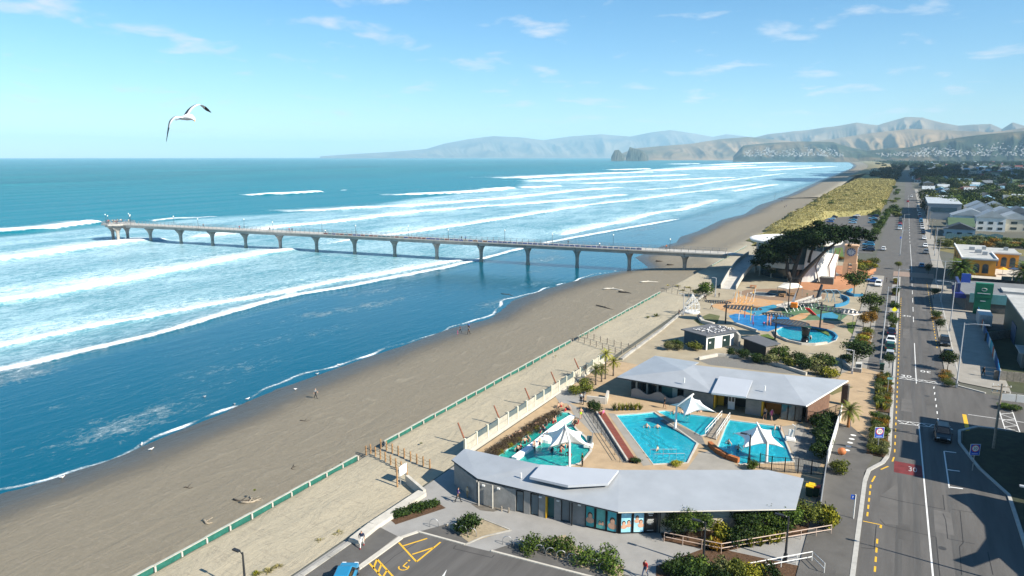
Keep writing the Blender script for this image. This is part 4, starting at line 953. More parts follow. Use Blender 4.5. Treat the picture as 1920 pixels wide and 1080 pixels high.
def poly3(vs, th):
    n = len(vs); return MB().add([(x, y, z) for x, y, z in vs] + [(x, y, z - th) for x, y, z in vs], [])
def roof(vs, fs, th, m, parent, name='roof'):
    n = len(vs); mb = MB(); F_ = []
    for f in fs:
        a, b, c = (Vector(vs[i]) for i in f[:3]); f = f if (b - a).cross(c - a).z > 0 else f[::-1]; F_ += [f, tuple(i + n for i in f[::-1])]
    edges = {}
    for f in fs:
        for i in range(len(f)): e = (f[i], f[(i + 1) % len(f)]); edges[tuple(sorted(e))] = edges.get(tuple(sorted(e)), 0) + 1
    for (i, j), k in edges.items():
        if k == 1: F_.append((i, j, j + n, i + n))
    return mb.add([v for v in vs] + [(v[0], v[1], v[2] - th) for v in vs], F_).build(name, m, parent)
r_ = roof(front, [(0, 1, 8), (1, 7, 8), (1, 2, 6, 7), (2, 3, 5, 6), (3, 4, 5)], .16, ROOF, fb)
rp_ = [P(993, 894, 3.62), P(1014, 871, 3.85), P(1160, 881, 4.0), P(1140, 906, 3.75), P(1065, 910, 3.6)]
roof([tuple(p) for p in rp_], [(0, 1, 2, 3, 4)], .26, ROOFL, fb, 'raised_roof_panel')
for k in range(4): q = P(976 + 0, 897, 3.2)
q = P(977, 896, 3.05); MB().cyl(q, q + Vector((0, 0, .55)), .09, n=7).build('vent_pipe', WHITEP, r_)
# gutter strips along the eaves
for i, (a, b) in enumerate(((0, 1), (1, 2), (2, 3))):
    A_, B_ = Vector(front[a]), Vector(front[b]); MB().tube([A_ + Vector((0, 0, -.07)), B_ + Vector((0, 0, -.07))], .07, 5).build('gutter', FRAME if i < 2 else PALE, r_)
core = [(-40.3, 58.9), (-36.0, 56.5), (-21.0, 58.3), (-7.0, 67.5), (-7.2, 72.2), (-10.2, 71.2), (-23.3, 63.2), (-31.2, 60.2), (-39.8, 60.0)]
MB().prism(core, 0, 2.55).build('wall', BLOCK, fb)
wbox(FA, FBp, .02, .985, -.12, .02, 0, 2.55).build('side_wall', BLOCK, fb)
def fr(px): return (px - 891) / 266
segs = [('wall', 893, 968), ('win', 969, 983), ('wall', 984, 996), ('win', 997, 1012), ('wall', 1012.5, 1025), ('door', 1026, 1041), ('wall', 1041.5, 1054), ('win', 1054.5, 1070), ('wall', 1071, 1098)]
for k, a, b in segs:
    u0, u1 = fr(a), fr(b)
    if k == 'wall': wbox(FBp, FC, u0, u1, -.3, .05, 0, 2.5).build('wall_panel', BLOCK, fb)
    elif k == 'win': window(fb, FBp, FC, u0, u1, .05, 2.35, GLASSB, -.1)
    else:
        wbox(FBp, FC, u0, u1, -.45, -.36, 0, 2.4).build('door', TEALP, fb); wbox(FBp, FC, u0 - .002, u0 + .006, -.35, .09, 0, 2.4).build('yellow_jamb', YELP, fb)
for px in (897, 925, 1076): q = along(FBp, FC, fr(px), .35); MB().cyl((q.x, q.y, 0), (q.x, q.y, 2.6), .08, n=6).build('post', PALE if px < 1000 else FRAME, fb)
for px in (944, 958): q = along(FBp, FC, fr(px), .5); MB().cyl((q.x, q.y, 0), (q.x, q.y, .55), .09, n=6).build('bollard', TIMB_G, fb)
for px in (905, 935, 1016, 1049, 1088): q = along(FBp, FC, fr(px), .12); MB().box((q.x, q.y, 2.25), (.3, .14, .16), .13).build('wall_light', WHITEP, fb)
# posters behind glass: swimmers on blue, printed flat
SKIN_P = mat('poster_skin', (.62, .36, .24), .5, .15, 3); HAIR_P = mat('poster_hair', (.05, .03, .02), .5, .1)
def poster(A, B, u0, u1, c1, figs):
    w = window(fb, A, B, u0, u1, .12, 2.4, mat('poster_%s' % c1, hx(c1), .35, .25, 1.2), .1, 'poster_window', .07)
    L = (Vector(B) - Vector(A)).length
    for (fx, fz_, s, band) in figs:
        cu = u0 + (u1 - u0) * fx
        d = Vector((B[0] - A[0], B[1] - A[1], 0)).normalized(); n_ = Vector((d.y, -d.x, 0)); o = along(A, B, cu, .135, .12 + 2.2 * fz_)
        def disc(cx, cz, rx, rz, off):
            return [(o + d * (cx + rx * math.cos(t)) + n_ * off + Vector((0, 0, cz + rz * math.sin(t)))) for t in [2 * math.pi * i / 14 for i in range(14)]]
        MB().add(disc(0, -.62 * s, .55 * s, .42 * s, 0), [tuple(range(14))]).build('printed_figure', SKIN_P, w); MB().add(disc(0, .1 * s, .34 * s, .46 * s, .002), [tuple(range(14))]).build('printed_hair', HAIR_P, w); MB().add(disc(.02 * s, -.02 * s, .27 * s, .36 * s, .004), [tuple(range(14))]).build('printed_face', SKIN_P, w)
    return w
poster(FBp, FC, fr(1099), fr(1116), '2fa3a6', [(.5, .55, .75, 0)]); poster(FBp, FC, fr(1117.5), fr(1135.5), '58a7a0', [(.4, .35, .3, 0), (.7, .35, .3, 0)]); poster(FBp, FC, fr(1137), fr(1155), '49b2bd', [(.55, .5, .8, 0)])
def f2(px): return (px - 1157) / 333
wbox(FBp, FC, fr(1098), .998, -.35, .05, 0, 2.55).build('wall_panel', FRAME, fb); wbox(FC, FD, .002, f2(1230), -.4, .05, 0, 2.55).build('wall_panel', FRAME, fb)
poster(FC, FD, f2(1160), f2(1182), '9ad8ea', [(.3, .45, .55, 0), (.72, .5, .5, 0)]); poster(FC, FD, f2(1184), f2(1206), 'a9dcec', [(.35, .7, .5, 0), (.68, .5, .55, 0)])
w = window(fb, FC, FD, f2(1208), f2(1226), .12, 2.4, mat('black_sign', (.012, .013, .015), .35, .1), .1, 'notice_window', .05)
for k, (a, b, z, hh) in enumerate([(.2, .8, 2.05, .16), (.3, .7, 1.86, .08), (.2, .85, 1.45, .05), (.15, .8, 1.33, .05), (.1, .85, 1.2, .05), (.15, .75, 1.08, .05), (.3, .6, .95, .05), (.15, .85, .3, .05)]):
    uu = f2(1208) + (f2(1226) - f2(1208)) * np.array([a, b]); wbox(FC, FD, uu[0], uu[1], .13, .134, z, z + hh).build('printed_line', WHITEP, w)
nb = 14
for k in range(nb):
    z0 = k * .185; wbox(FC, FD, f2(1234), .998, -.3, .03 + .012 * (k % 2), z0 + .004, z0 + .181).build('weatherboard', CREAMW, fb)
q = along(FC, FD, f2(1235), .15); MB().cyl((q.x, q.y, 0), (q.x, q.y, 2.7), .06, n=6).build('downpipe', FRAME, fb)
# ---- back building
bb = thing('pool_reception', (-20, 98, 0), 'long grey metal-roofed building with yellow doorways behind the pools', 'building')
e = [tuple(P(1156, 707, 3.0)), tuple(P(1338, 738, 3.0)), tuple(P(1511, 761, 3.0)), tuple(P(1590, 713, 3.5)), tuple(P(1470, 702, 4.3)), tuple(P(1300, 684, 4.5)), tuple(P(1280, 694, 4.3)), tuple(P(1228, 667, 3.7)), tuple(P(1310, 679, 3.9))]
roof(e, [(0, 1, 5, 6), (1, 2, 4, 5), (2, 3, 4), (0, 6, 7), (6, 8, 7), (6, 5, 8)], .2, ROOF, bb)
roof([tuple(p) for p in (P(1334, 736, 3.32), P(1349, 705, 4.25), P(1411, 713, 4.25), P(1399, 744, 3.32))], [(0, 1, 2, 3)], .25, ROOFL, bb, 'raised_roof_panel')
for a, b in ((0, 1), (1, 2)): MB().tube([Vector(e[a]) - Vector((0, 0, .1)), Vector(e[b]) - Vector((0, 0, .1))], .08, 5).build('gutter', FRAME, bb)
MB().tube([Vector(e[2]) - Vector((0, 0, .1)), Vector(e[3]) - Vector((0, 0, .1))], .1, 5).build('fascia', WHITEP, bb)
for px in ((1283, 714), (1434, 729)): q = P(*px, 3.85); MB().cyl(q - Vector((0, 0, .3)), q + Vector((0, 0, .45)), .1, n=7).build('vent_pipe', WHITEP, bb)
BA, BB_ = (-34.6, 96.0), (-8.7, 97.0)
def f3(px): return (P(px, 742 + (px - 1180) * .155).x + 34.6) / 25.9
MB().prism([(-34.4, 98.6), (-8.9, 99.6), (-8.9, 103.6), (-27, 102.6), (-33.5, 101)], 0, 2.85).build('core_wall', DARKIN, bb)
for a, b in ((1280, 1336), (1397, 1426)):
    nb = 12
    for k in range(nb): wbox(BA, BB_, f3(a), f3(b), -.3, .02 + .008 * (k % 2), k * .235 + .003, k * .235 + .23).build('wall_course', BLOCK, bb)
for a, b in ((1337, 1340), (1426.5, 1430)): wbox(BA, BB_, f3(a), f3(b), -1.6, .05, 0, 2.7).build('yellow_jamb', YELP, bb)
wbox(BA, BB_, f3(1340), f3(1352), -2.0, -1.75, 0, 2.7).build('yellow_panel', YELP, bb); wbox(BA, BB_, f3(1431), f3(1461), -2.2, -1.9, 0, 2.7).build('orange_panel', mat('orange_panel', (.45, .17, .02), .6, .1), bb)
dr = wbox(BA, BB_, f3(1362), f3(1375), -.9, -.82, .02, 2.3).build('door', WHITEP, bb)
for i in range(2): wbox(BA, BB_, f3(1363.2 + 6 * i), f3(1367.6 + 6 * i), -.81, -.79, 1.2, 2.1).build('pane', GLASS, dr)
wbox(BA, BB_, f3(1259), f3(1268), -.2, .02, 0, 2.75).build('wall_panel', mat('pale_teal', (.22, .32, .33), .6, .1), bb); wbox(BA, BB_, f3(1238), f3(1258), -.4, -.25, 0, 2.7).build('dark_screen', TEALP, bb)
for i in range(3): window(bb, BA, BB_, f3(1463 + 13.5 * i), f3(1476 + 13.5 * i), .05, 2.6, GLASSB if i < 2 else GLASS, -.05)
for i in range(5): wbox(BA, BB_, f3(1186 + 10 * i), f3(1189 + 10 * i), -1.2, -1.0, 0, 2.75).build('mullion', FRAME if i % 2 else PALE, bb)
for i in range(3): window(bb, BA, BB_, f3(1190 + 14 * i), f3(1202 + 14 * i), .05, 2.6, GLASS, -1.3)
# curved seat wall in front of the dark recess
ws = thing('wave_bench', (-29, 95.2, 0), 'wavy grey screen wall at the dark end of the back building', 'screen'); vs = []; fs = []
for k in range(33): u = k / 32; x = -33.2 + 8.4 * u; h = 1.15 + .35 * math.sin(u * 15.5); y = 95.25 + .1 * u; vs += [(x, y, 0), (x, y, h), (x, y + .22, h), (x, y + .22, 0)]
for k in range(32): fs += [(4 * k + j, 4 * k + (j + 1) % 4, 4 * k + 4 + (j + 1) % 4, 4 * k + 4 + j) for j in range(4)]
MB().add(vs, fs + [(3, 2, 1, 0), (128, 129, 130, 131)]).build('screen', CONCP, ws)
q = P(1583, 760); cw = thing('portico_column', q, 'tall timber-clad column holding the roof corner beside the footpath', 'column')
for k in range(5): MB().b2((q.x - .5 + k * .2, q.y - .45, 0), (q.x - .305 + k * .2, q.y + .45, 3.25)).build('cladding_board', TIMB_G if k == 4 else mat('dark_cladding', (.06, .035, .025), .8, .3, 3), cw)
wbox((-8.6, 97.2), (-6.4, 103.5), 0, 1, -.2, .0, 0, 2.7).build('timber_wall', mat('cladding', (.16, .09, .06), .8, .3, 3), bb)
# concrete stair between the pools with rails, orange planter seat
st = thing('pool_steps', P(1345, 815), 'timber ramp with white handrails between the two blue pools', 'ramp')
A0, A1, B0, B1 = P(1353, 783, .1), P(1368, 786, .1), P(1322, 818, .1), P(1343, 824, .1)
for k in range(12): u, v = k / 12, (k + .92) / 12; w = [A0.lerp(B0, u), A1.lerp(B1, u), A1.lerp(B1, v), A0.lerp(B0, v)]; MB().prism([(p.x, p.y) for p in w], .03, .14).build('tread', TIMB_G, st)
for a, b in ((A0, B0), (A1, B1)):
    mb = MB()
    for h in (.5, 1.0): mb.tube([a + Vector((0, 0, h)), b + Vector((0, 0, h))], .04, 5)
    for k in range(6): q = a.lerp(b, k / 5); mb.tube([q, q + Vector((0, 0, 1))], .035, 5)
    mb.build('handrail', WHITEP, st)
pb = thing('planter_seat', P(1370, 855), 'orange timber-clad planter seat at the edge of the leisure pool', 'planter')
rb = pxl([(1330,836),(1345,850),(1362,860),(1385,868)])
for i, (a, b) in enumerate(zip(rb[:-1], rb[1:])):
    for k in range(4): ribbon([a.lerp(b, .01), a.lerp(b, .99)], .5, k * .16, k * .16 + .15).build('board', mat('orange_timber', (.40, .13, .035), .7, .3, 3), pb)
# retaining wall and white low wall at the top of the deck
wall_run('garden_wall', [P(1100, 748, .5), P(1136, 752, .5), P(1140, 738, .5)], .35, 0, 1.0, PALE, 'pale concrete plant-room wall at the top of the pool deck')
def bar_fence(name, pts, h, label, m=DARKM, gap=1.6, pan=True):
    t = thing(name, pts[0], label, 'fence')
    for a, b in zip(pts[:-1], pts[1:]):
        d = b - a; ns = max(1, round(d.length / gap))
        for k in range(ns + 1): q = a + d * (k / ns); MB().box((q.x, q.y, h / 2), (.09, .09, h)).build('post', m, t)
        for k in range(ns):
            p, q = a + d * ((k + .04) / ns), a + d * ((k + .96) / ns); mb = MB()
            for z in (h * .96, h * .5, .12): mb.tube([p + Vector((0, 0, z)), q + Vector((0, 0, z))], .035, 4)
            if pan:
                for j in range(9): r0 = p.lerp(q, j / 8); mb.tube([r0 + Vector((0, 0, .12)), r0 + Vector((0, 0, h * .96))], .014, 3)
            mb.build('bar_panel', m, t)
    return t
bar_fence('bar_fence', pxl([(1424,878),(1446,884),(1546,892)]), 1.9, 'black bar fence behind the front building roof')
bar_fence('bar_fence', pxl([(1512,794),(1530,797),(1577,779)]), 1.9, 'black bar gate and fence at the corner of the back building')
wf = thing('white_fence', P(1576, 782), 'tall white board fence between pool garden and footpath', 'fence')
a, b = P(1577, 782), P(1551, 872); ns = 13
for k in range(ns): p, q = a.lerp(b, k / ns), a.lerp(b, (k + .97) / ns); MB().prism([(p.x - .04, p.y), (q.x - .04, q.y), (q.x + .04, q.y), (p.x + .04, p.y)], 0, 1.9).build('board', WHITEP, wf)
for k in range(ns + 1): q = a.lerp(b, k / ns); MB().box((q.x - .09, q.y, .95), (.09, .09, 1.9)).build('post', STEEL, wf)
a, b = P(1549, 880), P(1534, 985)
gf = thing('grey_fence', a, 'grey slatted service-yard fence beside the footpath', 'fence')
for k in range(9): p, q = a.lerp(b, k / 9), a.lerp(b, (k + .97) / 9); MB().prism([(p.x - .03, p.y), (q.x - .03, q.y), (q.x + .03, q.y), (p.x + .03, p.y)], 0, 1.8).build('slat_bay', STEEL, gf)
# wheelie bins in the service yard
def bin_(q, body, lid, label, s=1.0, rz=0.0):
    t = thing('wheelie_bin', q, label, 'bin', rz=rz)
    MB().add([(-.26, -.3, .08), (.26, -.3, .08), (.26, .3, .08), (-.26, .3, .08), (-.32, -.37, 1.0), (.32, -.37, 1.0), (.32, .37, 1.0), (-.32, .37, 1.0)], [(3, 2, 1, 0), (4, 5, 6, 7), (0, 1, 5, 4), (1, 2, 6, 5), (2, 3, 7, 6), (3, 0, 4, 7)]).build('body', body, t, local=True)
    MB().box((0, 0, 1.05), (.7, .8, .09), rx=-.06).build('lid', lid, t, local=True)
    for o in (-.3, .3): MB().cyl((o - .04, .3, .1), (o + .04, .3, .1), .1, n=8).build('wheel', DARKM, t, local=True)
    t.scale = (s,) * 3; return t
BING = mat('bin_green', (.01, .05, .03), .5, .1); BINY = mat('bin_yellow', (.75, .48, .0), .5, .1); BINR = mat('bin_red', (.4, .03, .02), .5, .1)
bin_(P(1517, 930), BING, BINY, 'yellow-lidded bin in the dark service yard, left one', 1.15); bin_(P(1522, 928), BING, BINY, 'yellow-lidded bin in the dark service yard, right one', 1.15); bin_(P(1529, 930), BING, BINR, 'red-lidded bin beside the two yellow ones', 1.15)
# front garden rails and the stair rail at the bottom of the picture
def tube_rail(name, pts, hs, label, m, gap=1.8):
    t = thing(name, pts[0], label, 'railing'); mb = MB()
    for h in hs: mb.tube([p + Vector((0, 0, h)) for p in pts], .04, 5)
    mb.build('rail', m, t)
    for a, b in zip(pts[:-1], pts[1:]):
        ns = max(1, round((b - a).length / gap))
        for k in range(ns + (1 if b is pts[-1] else 0)): q = a.lerp(b, k / ns); MB().cyl(q, q + Vector((0, 0, hs[0])), .035, n=5).build('post', m, t)
    return t
tube_rail('garden_railing', pxl([(1245,1016),(1352,1038),(1558,1002)]), (1.0, .55), 'pale tubular railing around the front garden bed', mat('pale_rail', (.55, .42, .34), .5, .1))
tube_rail('stair_railing', pxl([(1268,1060),(1330,1070)]), (.9,), 'thin steel rail beside the sunken steps', STEEL); tube_rail('stair_railing', pxl([(1405,1075),(1522,1053),(1545,1076)]), (1.0, .5), 'bright steel rail above the shrubs at the bottom edge', WHITEP)
# ================================================================ GENERATORS: leaves, trees, cars, people, gulls
def leaf_mat(name, c1, c2, c3=None):
    c1, c2, c3 = (tuple((v[0], v[1] * 1.12, v[2] * .62)) for v in (c1, c2, c3 or c2))
    m = bpy.data.materials.new(name); m.use_nodes = True; n = m.node_tree.nodes; l = m.node_tree.links; b = n['Principled BSDF']
    g = n.new('ShaderNodeNewGeometry'); oi = n.new('ShaderNodeObjectInfo'); r = n.new('ShaderNodeValToRGB'); e = r.color_ramp.elements
    e[0].position = 0; e[0].color = (*c1, 1); e[1].position = 1; e[1].color = (*(c3 or c2), 1); x = e.new(.6); x.color = (*c2, 1)
    l.new(g.outputs['Random Per Island'], r.inputs[0]); hs = n.new('ShaderNodeHueSaturation'); l.new(r.outputs[0], hs.inputs['Color'])
    mr = n.new('ShaderNodeMapRange'); mr.inputs[3].default_value = .62; mr.inputs[4].default_value = 1.1; l.new(oi.outputs['Random'], mr.inputs[0]); l.new(mr.outputs[0], hs.inputs['Value'])
    l.new(hs.outputs[0], b.inputs['Base Color']); b.inputs['Roughness'].default_value = .6; b.inputs['Specular IOR Level'].default_value = .12
    MATS[name] = m; return m
LD = leaf_mat('leaf_dark', (.010, .020, .009), (.026, .045, .016), (.05, .075, .024))
LM = leaf_mat('leaf_mid', (.025, .045, .014), (.055, .085, .022), (.11, .135, .035))
LO = leaf_mat('leaf_olive', (.05, .06, .018), (.105, .11, .03), (.18, .165, .05))
LY = leaf_mat('leaf_yellow', (.09, .10, .015), (.22, .19, .03), (.36, .27, .045))
LG = leaf_mat('leaf_grey', (.06, .065, .04), (.13, .125, .08), (.20, .18, .12))
LP = leaf_mat('leaf_purple', (.035, .022, .028), (.075, .045, .055), (.12, .085, .07))
LR = leaf_mat('leaf_rust', (.09, .045, .012), (.22, .10, .02), (.35, .17, .03))
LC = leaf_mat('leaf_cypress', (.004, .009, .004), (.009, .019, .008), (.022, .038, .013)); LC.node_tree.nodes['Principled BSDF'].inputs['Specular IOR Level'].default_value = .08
LS = leaf_mat('leaf_marram', (.17, .13, .085), (.33, .255, .17), (.43, .34, .24))
BARK = mat('bark', (.07, .05, .035), .9, .35, 4, .4); BARKG = mat('grey_bark', (.15, .12, .095), .9, .3, 4, .4)
def leaf_cloud(rnd, blobs, n, size, flat=0.0, jag=.15):
    """many small leaf faces through a set of ellipsoid clumps (cx,cy,cz,rx,ry,rz)"""
    w = np.array([b[3] * b[4] + b[4] * b[5] for b in blobs]); w = w / w.sum(); k = rnd.choice(len(blobs), n, p=w); B = np.array(blobs)[k]
    d = rnd.normal(size=(n, 3)); d /= np.linalg.norm(d, axis=1)[:, None]
    rad = (1 - rnd.random(n) ** 2.2 * .45) * (1 + jag * rnd.normal(size=n)); c = B[:, :3] + d * B[:, 3:] * rad[:, None]
    nr = d + .75 * rnd.normal(size=(n, 3)); nr[:, 2] += flat; nr /= np.linalg.norm(nr, axis=1)[:, None]
    a = np.cross(nr, rnd.normal(size=(n, 3))); a /= np.linalg.norm(a, axis=1)[:, None]; b = np.cross(nr, a)
    s = size * (.6 + .8 * rnd.random(n))[:, None]; L = a * s; Wd = b * s * .55
    v = np.stack([c - L, c + Wd, c + L, c - Wd], 1).reshape(-1, 3); v[:, 2] = np.maximum(v[:, 2], .02); return v
def leaf_mesh(name, v, extra=None):
    n = len(v) // 4; mb = MB(); mb.v = [tuple(x) for x in v]; mb.f = [[4 * i, 4 * i + 1, 4 * i + 2, 4 * i + 3] for i in range(n)]
    me = bpy.data.meshes.new(name); me.from_pydata(mb.v, [], mb.f); me.materials.append(LM); me.update(); return me
def blobs_round(rnd, r, h, n):
    out = [(0, 0, h * .5, r * .72, r * .72, h * .46)]
    for i in range(n): a = rnd.random() * 6.28; q = r * (.35 + .35 * rnd.random()); s = r * (.34 + .22 * rnd.random()); out.append((q * math.cos(a), q * math.sin(a), h * (.35 + .4 * rnd.random()), s, s, s * .8 * h / r * .7))
    return out
RN = np.random.RandomState(5)
SHRUB = [leaf_mesh('shrub_leaves', leaf_cloud(RN, blobs_round(RN, 1, 1.25, 7), 1250, .085)) for _ in range(4)]
FINE = [leaf_mesh('fine_leaves', leaf_cloud(RN, blobs_round(RN, 1, 1.1, 9), 1500, .06)) for _ in range(2)]
CROWN = [leaf_mesh('crown_leaves', leaf_cloud(RN, blobs_round(RN, 1, 1.6, 12), 1700, .082, jag=.22)) for _ in range(3)]
def blade_fan(rnd, n, L, w, spread=.9, droop=.5):
    v = []
    for i in range(n):
        a = rnd.random() * 6.28; t = spread * (.25 + .75 * rnd.random()); l = L * (.6 + .5 * rnd.random()); d = np.array([math.cos(a) * math.sin(t), math.sin(a) * math.sin(t), math.cos(t)]); s = np.array([-math.sin(a), math.cos(a), 0]) * w
        m_ = d * l * .6; e = d * l; e[2] -= droop * l * math.sin(t) * .55; b = .08 * np.array([math.cos(a), math.sin(a), 0])
        v += [b - s * .5, b + s * .5, m_ + s, m_ - s, m_ - s, m_ + s, e + s * .1, e - s * .1]
    return np.array(v)
FLAX = [leaf_mesh('flax_blades', blade_fan(RN, 46, 1.35, .055)) for _ in range(3)]
TUFT = [leaf_mesh('grass_blades', blade_fan(RN, 60, .8, .03, 1.1, .6)) for _ in range(3)]
def leafobj(name, me, m, loc, sc, rz=0.0, label=None, cat=None, group=None, parent=None):
    o = bpy.data.objects.new(name, me); COL.objects.link(o); o.location = loc; o.scale = sc if isinstance(sc, (tuple, list)) else (sc,) * 3; o.rotation_euler = (0, 0, rz)
    o.material_slots[0].link = 'OBJECT'; o.material_slots[0].material = m
    if parent is not None: o.parent = parent
    return tag(o, label, cat, group)
def trunk_mb(h, r, rnd, lean=(0, 0), limbs=4):
    mb = MB(); top = Vector((lean[0], lean[1], h)); mid = top * .5 + Vector((rnd.uniform(-.1, .1) * h * .2, rnd.uniform(-.1, .1) * h * .2, 0)); mb.tube([Vector((0, 0, -.1)), mid, top], [r, r * .8, r * .5], 7)
    for k in range(limbs):
        a = 6.28 * k / limbs + rnd.random(); s = mid.lerp(top, .3 + .6 * rnd.random()); mb.tube([s, s + Vector((math.cos(a) * h * .22, math.sin(a) * h * .22, h * .25)), s + Vector((math.cos(a) * h * .36, math.sin(a) * h * .36, h * .45))], [r * .45, r * .3, r * .12], 5)
    return mb
rT = random.Random(11)
def tree(loc, h, r, m, label, group=None, ch=None, name='tree', cat='tree', bark=None, lean=(0, 0)):
    t = thing(name, loc, label, cat, group); th = h * .55
    trunk_mb(th, max(.06, h * .022), rT, lean).build('trunk', bark or BARK, t, local=True, smooth=True)
    leafobj('crown', rT.choice(CROWN), m, (lean[0], lean[1], h * .32), (r, r * (.85 + .3 * rT.random()), (h * .68) / 1.6 * 1.0), rT.random() * 6, parent=t); return t
def palm(loc, h, L, label, n=46, thick=.32, m=None, seed=1, stringy=False):
    t = thing('palm_tree', loc, label, 'palm'); rnd = np.random.RandomState(seed)
    MB().lathe([(thick * 1.25, -.1), (thick, .5), (thick * .92, h * .5), (thick * 1.15, h * .93), (thick * .6, h + .1)], 9).build('trunk', BARKG if not stringy else mat('orange_bark', (.30, .13, .04), .9, .3, 4), t, local=True, smooth=True)
    mb = MB()
    for k in range(n):
        a = 2.4 * k; e0 = 1.35 - 1.9 * (k / n); d = Vector((math.cos(a), math.sin(a), 0)); pts = []
        for j in range(7): u = j / 6; ang = e0 - u * u * 1.25; pts.append((pts[-1] + (d * math.cos(ang) + Vector((0, 0, math.sin(ang)))) * (L / 6)) if pts else Vector((0, 0, h)))
        s = Vector((-d.y, d.x, 0))
        for j in range(6):
            for q in range(3):
                p = pts[j].lerp(pts[j + 1], q / 3); f = (pts[j + 1] - pts[j]).normalized(); wd = L * .17 * math.sin(math.pi * min(.97, (j + q / 3 + .7) / 6.6)) + .05
                for sg in (-1, 1): tip = p + s * (sg * wd) + f * (wd * .6) - Vector((0, 0, wd * .25)); mb.add([p, p + f * (.05 * L), tip], [(0, 1, 2)])
    c = mb.build('fronds', m or LO, t, local=True); return t
# ---- cars
def paint(name, c): return mat('paint_' + name, c, .28, .04, 1, spec=.6)
PAINTS = {k: paint(k, hx(v)) for k, v in dict(white='e4e6e6', silver='a9aeb2', grey='5d6267', black='14161a', navy='16243f', blue='2a5aa0', teal='2a7fa8', red='b81d1d', green='1d4a35', lightblue='7fa9c9', maroon='5a1620').items()}
CGLASS = mat('car_glass', (.012, .016, .02), .05, .1, 1, spec=.7); TYRE = mat('tyre', (.015, .015, .016), .85, .1); RIM = mat('rim', (.45, .46, .48), .35, .1, metal=.7); LAMPW = mat('headlight', (.75, .78, .8), .15, .05); LAMPR = mat('tail_light', (.45, .02, .02), .3, .05)
CARDIM = dict(hatch=(4.0, 1.74, 1.50, -1.72, .95, -1.35, .25), sedan=(4.6, 1.80, 1.45, -1.45, .95, -.95, .25), suv=(4.6, 1.86, 1.70, -2.0, 1.05, -1.75, .35), ute=(5.2, 1.88, 1.78, -.35, 1.25, -.2, .55), van=(4.9, 1.9, 2.0, -2.3, 1.65, -2.2, .95))
def car_parts(kind):
    L, Wd, H, rb, fb_, rt, ft = CARDIM[kind]; hw = Wd / 2; bz = .92 if kind != 'suv' else 1.02
    st = [(-L / 2, .80, .42, bz - .10), (-L / 2 + .12, .95, .30, bz - .02), (-L / 2 + .9, 1.0, .26, bz), (.3, 1.0, .24, bz), (L / 2 - 1.1, 1.0, .26, bz - .03), (L / 2 - .25, .93, .30, bz - .16), (L / 2, .74, .40, bz - .30)]
    if kind == 'van': st = [(y, w, z0, z1 + (.12 if y > .5 else .1)) for y, w, z0, z1 in st]
    body = MB(); vs = []; n = 8
    for y, w, z0, z1 in st: x = hw * w; vs += [(-x * .86, y, z0), (-x, y, z0 + .16), (-x, y, z1 - .22), (-x * .90, y, z1), (x * .90, y, z1), (x, y, z1 - .22), (x, y, z0 + .16), (x * .86, y, z0)]
    fs = [(j * n + k, j * n + (k + 1) % n, (j + 1) * n + (k + 1) % n, (j + 1) * n + k) for j in range(len(st) - 1) for k in range(n)]
    body.add(vs, fs + [tuple(range(n - 1, -1, -1)), tuple((len(st) - 1) * n + k for k in range(n))])
    wb, wt = hw * .90, hw * .70; z0, z1 = bz - .03, H
    V = [(-wb, rb, z0), (wb, rb, z0), (wb, fb_, z0), (-wb, fb_, z0), (-wt, rt, z1 - .05), (wt, rt, z1 - .05), (wt, ft, z1 - .05), (-wt, ft, z1 - .05), (-wt * .9, rt + .12, z1), (wt * .9, rt + .12, z1), (wt * .9, ft - .12, z1), (-wt * .9, ft - .12, z1)]
    cab = MB().add(V, [(0, 1, 5, 4), (1, 2, 6, 5), (2, 3, 7, 6), (3, 0, 4, 7), (4, 5, 9, 8), (5, 6, 10, 9), (6, 7, 11, 10), (7, 4, 8, 11), (8, 9, 10, 11)])
    wins = []
    for (a, b, c, d) in ((1, 0, 4, 5), (2, 1, 5, 6), (3, 2, 6, 7), (0, 3, 7, 4)):
        p = [Vector(V[i]) for i in (a, b, c, d)]; ct = sum(p, Vector()) / 4; nn = (p[1] - p[0]).cross(p[2] - p[0]).normalized(); nn = nn if nn.dot(ct - Vector((0, (rb + fb_) / 2, ct.z))) > 0 else -nn
        q = [ct + (x - ct) * .86 + nn * .012 for x in p]; wins.append(MB().add(q, [(0, 1, 2, 3)]))
    return body, cab, wins, st, hw, L, bz
def make_car(kind, loc=(0, 0, 0)):
    t = thing('parked_car', loc, 'car', 'car'); body, cab, wins, st, hw, L, bz = car_parts(kind)
    b = body.build('body', PAINTS['white'], t, local=True, smooth=False); c = cab.build('cabin', PAINTS['white'], t, local=True)
    for nm, w in zip(('rear_window', 'side_window', 'windscreen', 'side_window'), wins): w.build(nm, CGLASS, c, local=True)
    for sx in (-1, 1):
        for y in (-L * .31, L * .31):
            w = MB().cyl((sx * (hw - .2), y, .32), (sx * (hw + .01), y, .32), .32, n=12).build('wheel', TYRE, t, local=True); MB().cyl((sx * (hw + .005), y, .32), (sx * (hw + .03), y, .32), .19, n=8).build('rim', RIM, w, local=True)
        MB().box((sx * hw * .62, L / 2 - .12, bz - .30), (.34, .2, .15)).build('headlight', LAMPW, t, local=True); MB().box((sx * hw * .74, -L / 2 + .06, bz - .16), (.26, .14, .2)).build('tail_light', LAMPR, t, local=True)
        MB().box((sx * (hw + .08), st[4][0] - .35, bz + .05), (.16, .1, .12)).build('mirror', DARKM, t, local=True)
    if kind == 'ute': MB().b2((-hw * .86, -L / 2 + .15, bz - .05), (hw * .86, -.5, bz + .25)).build('tray_cover', DARKM, t, local=True)
    return t
CARS = {k: make_car(k, (300 + 8 * i, -100, 0)) for i, k in enumerate(CARDIM)}
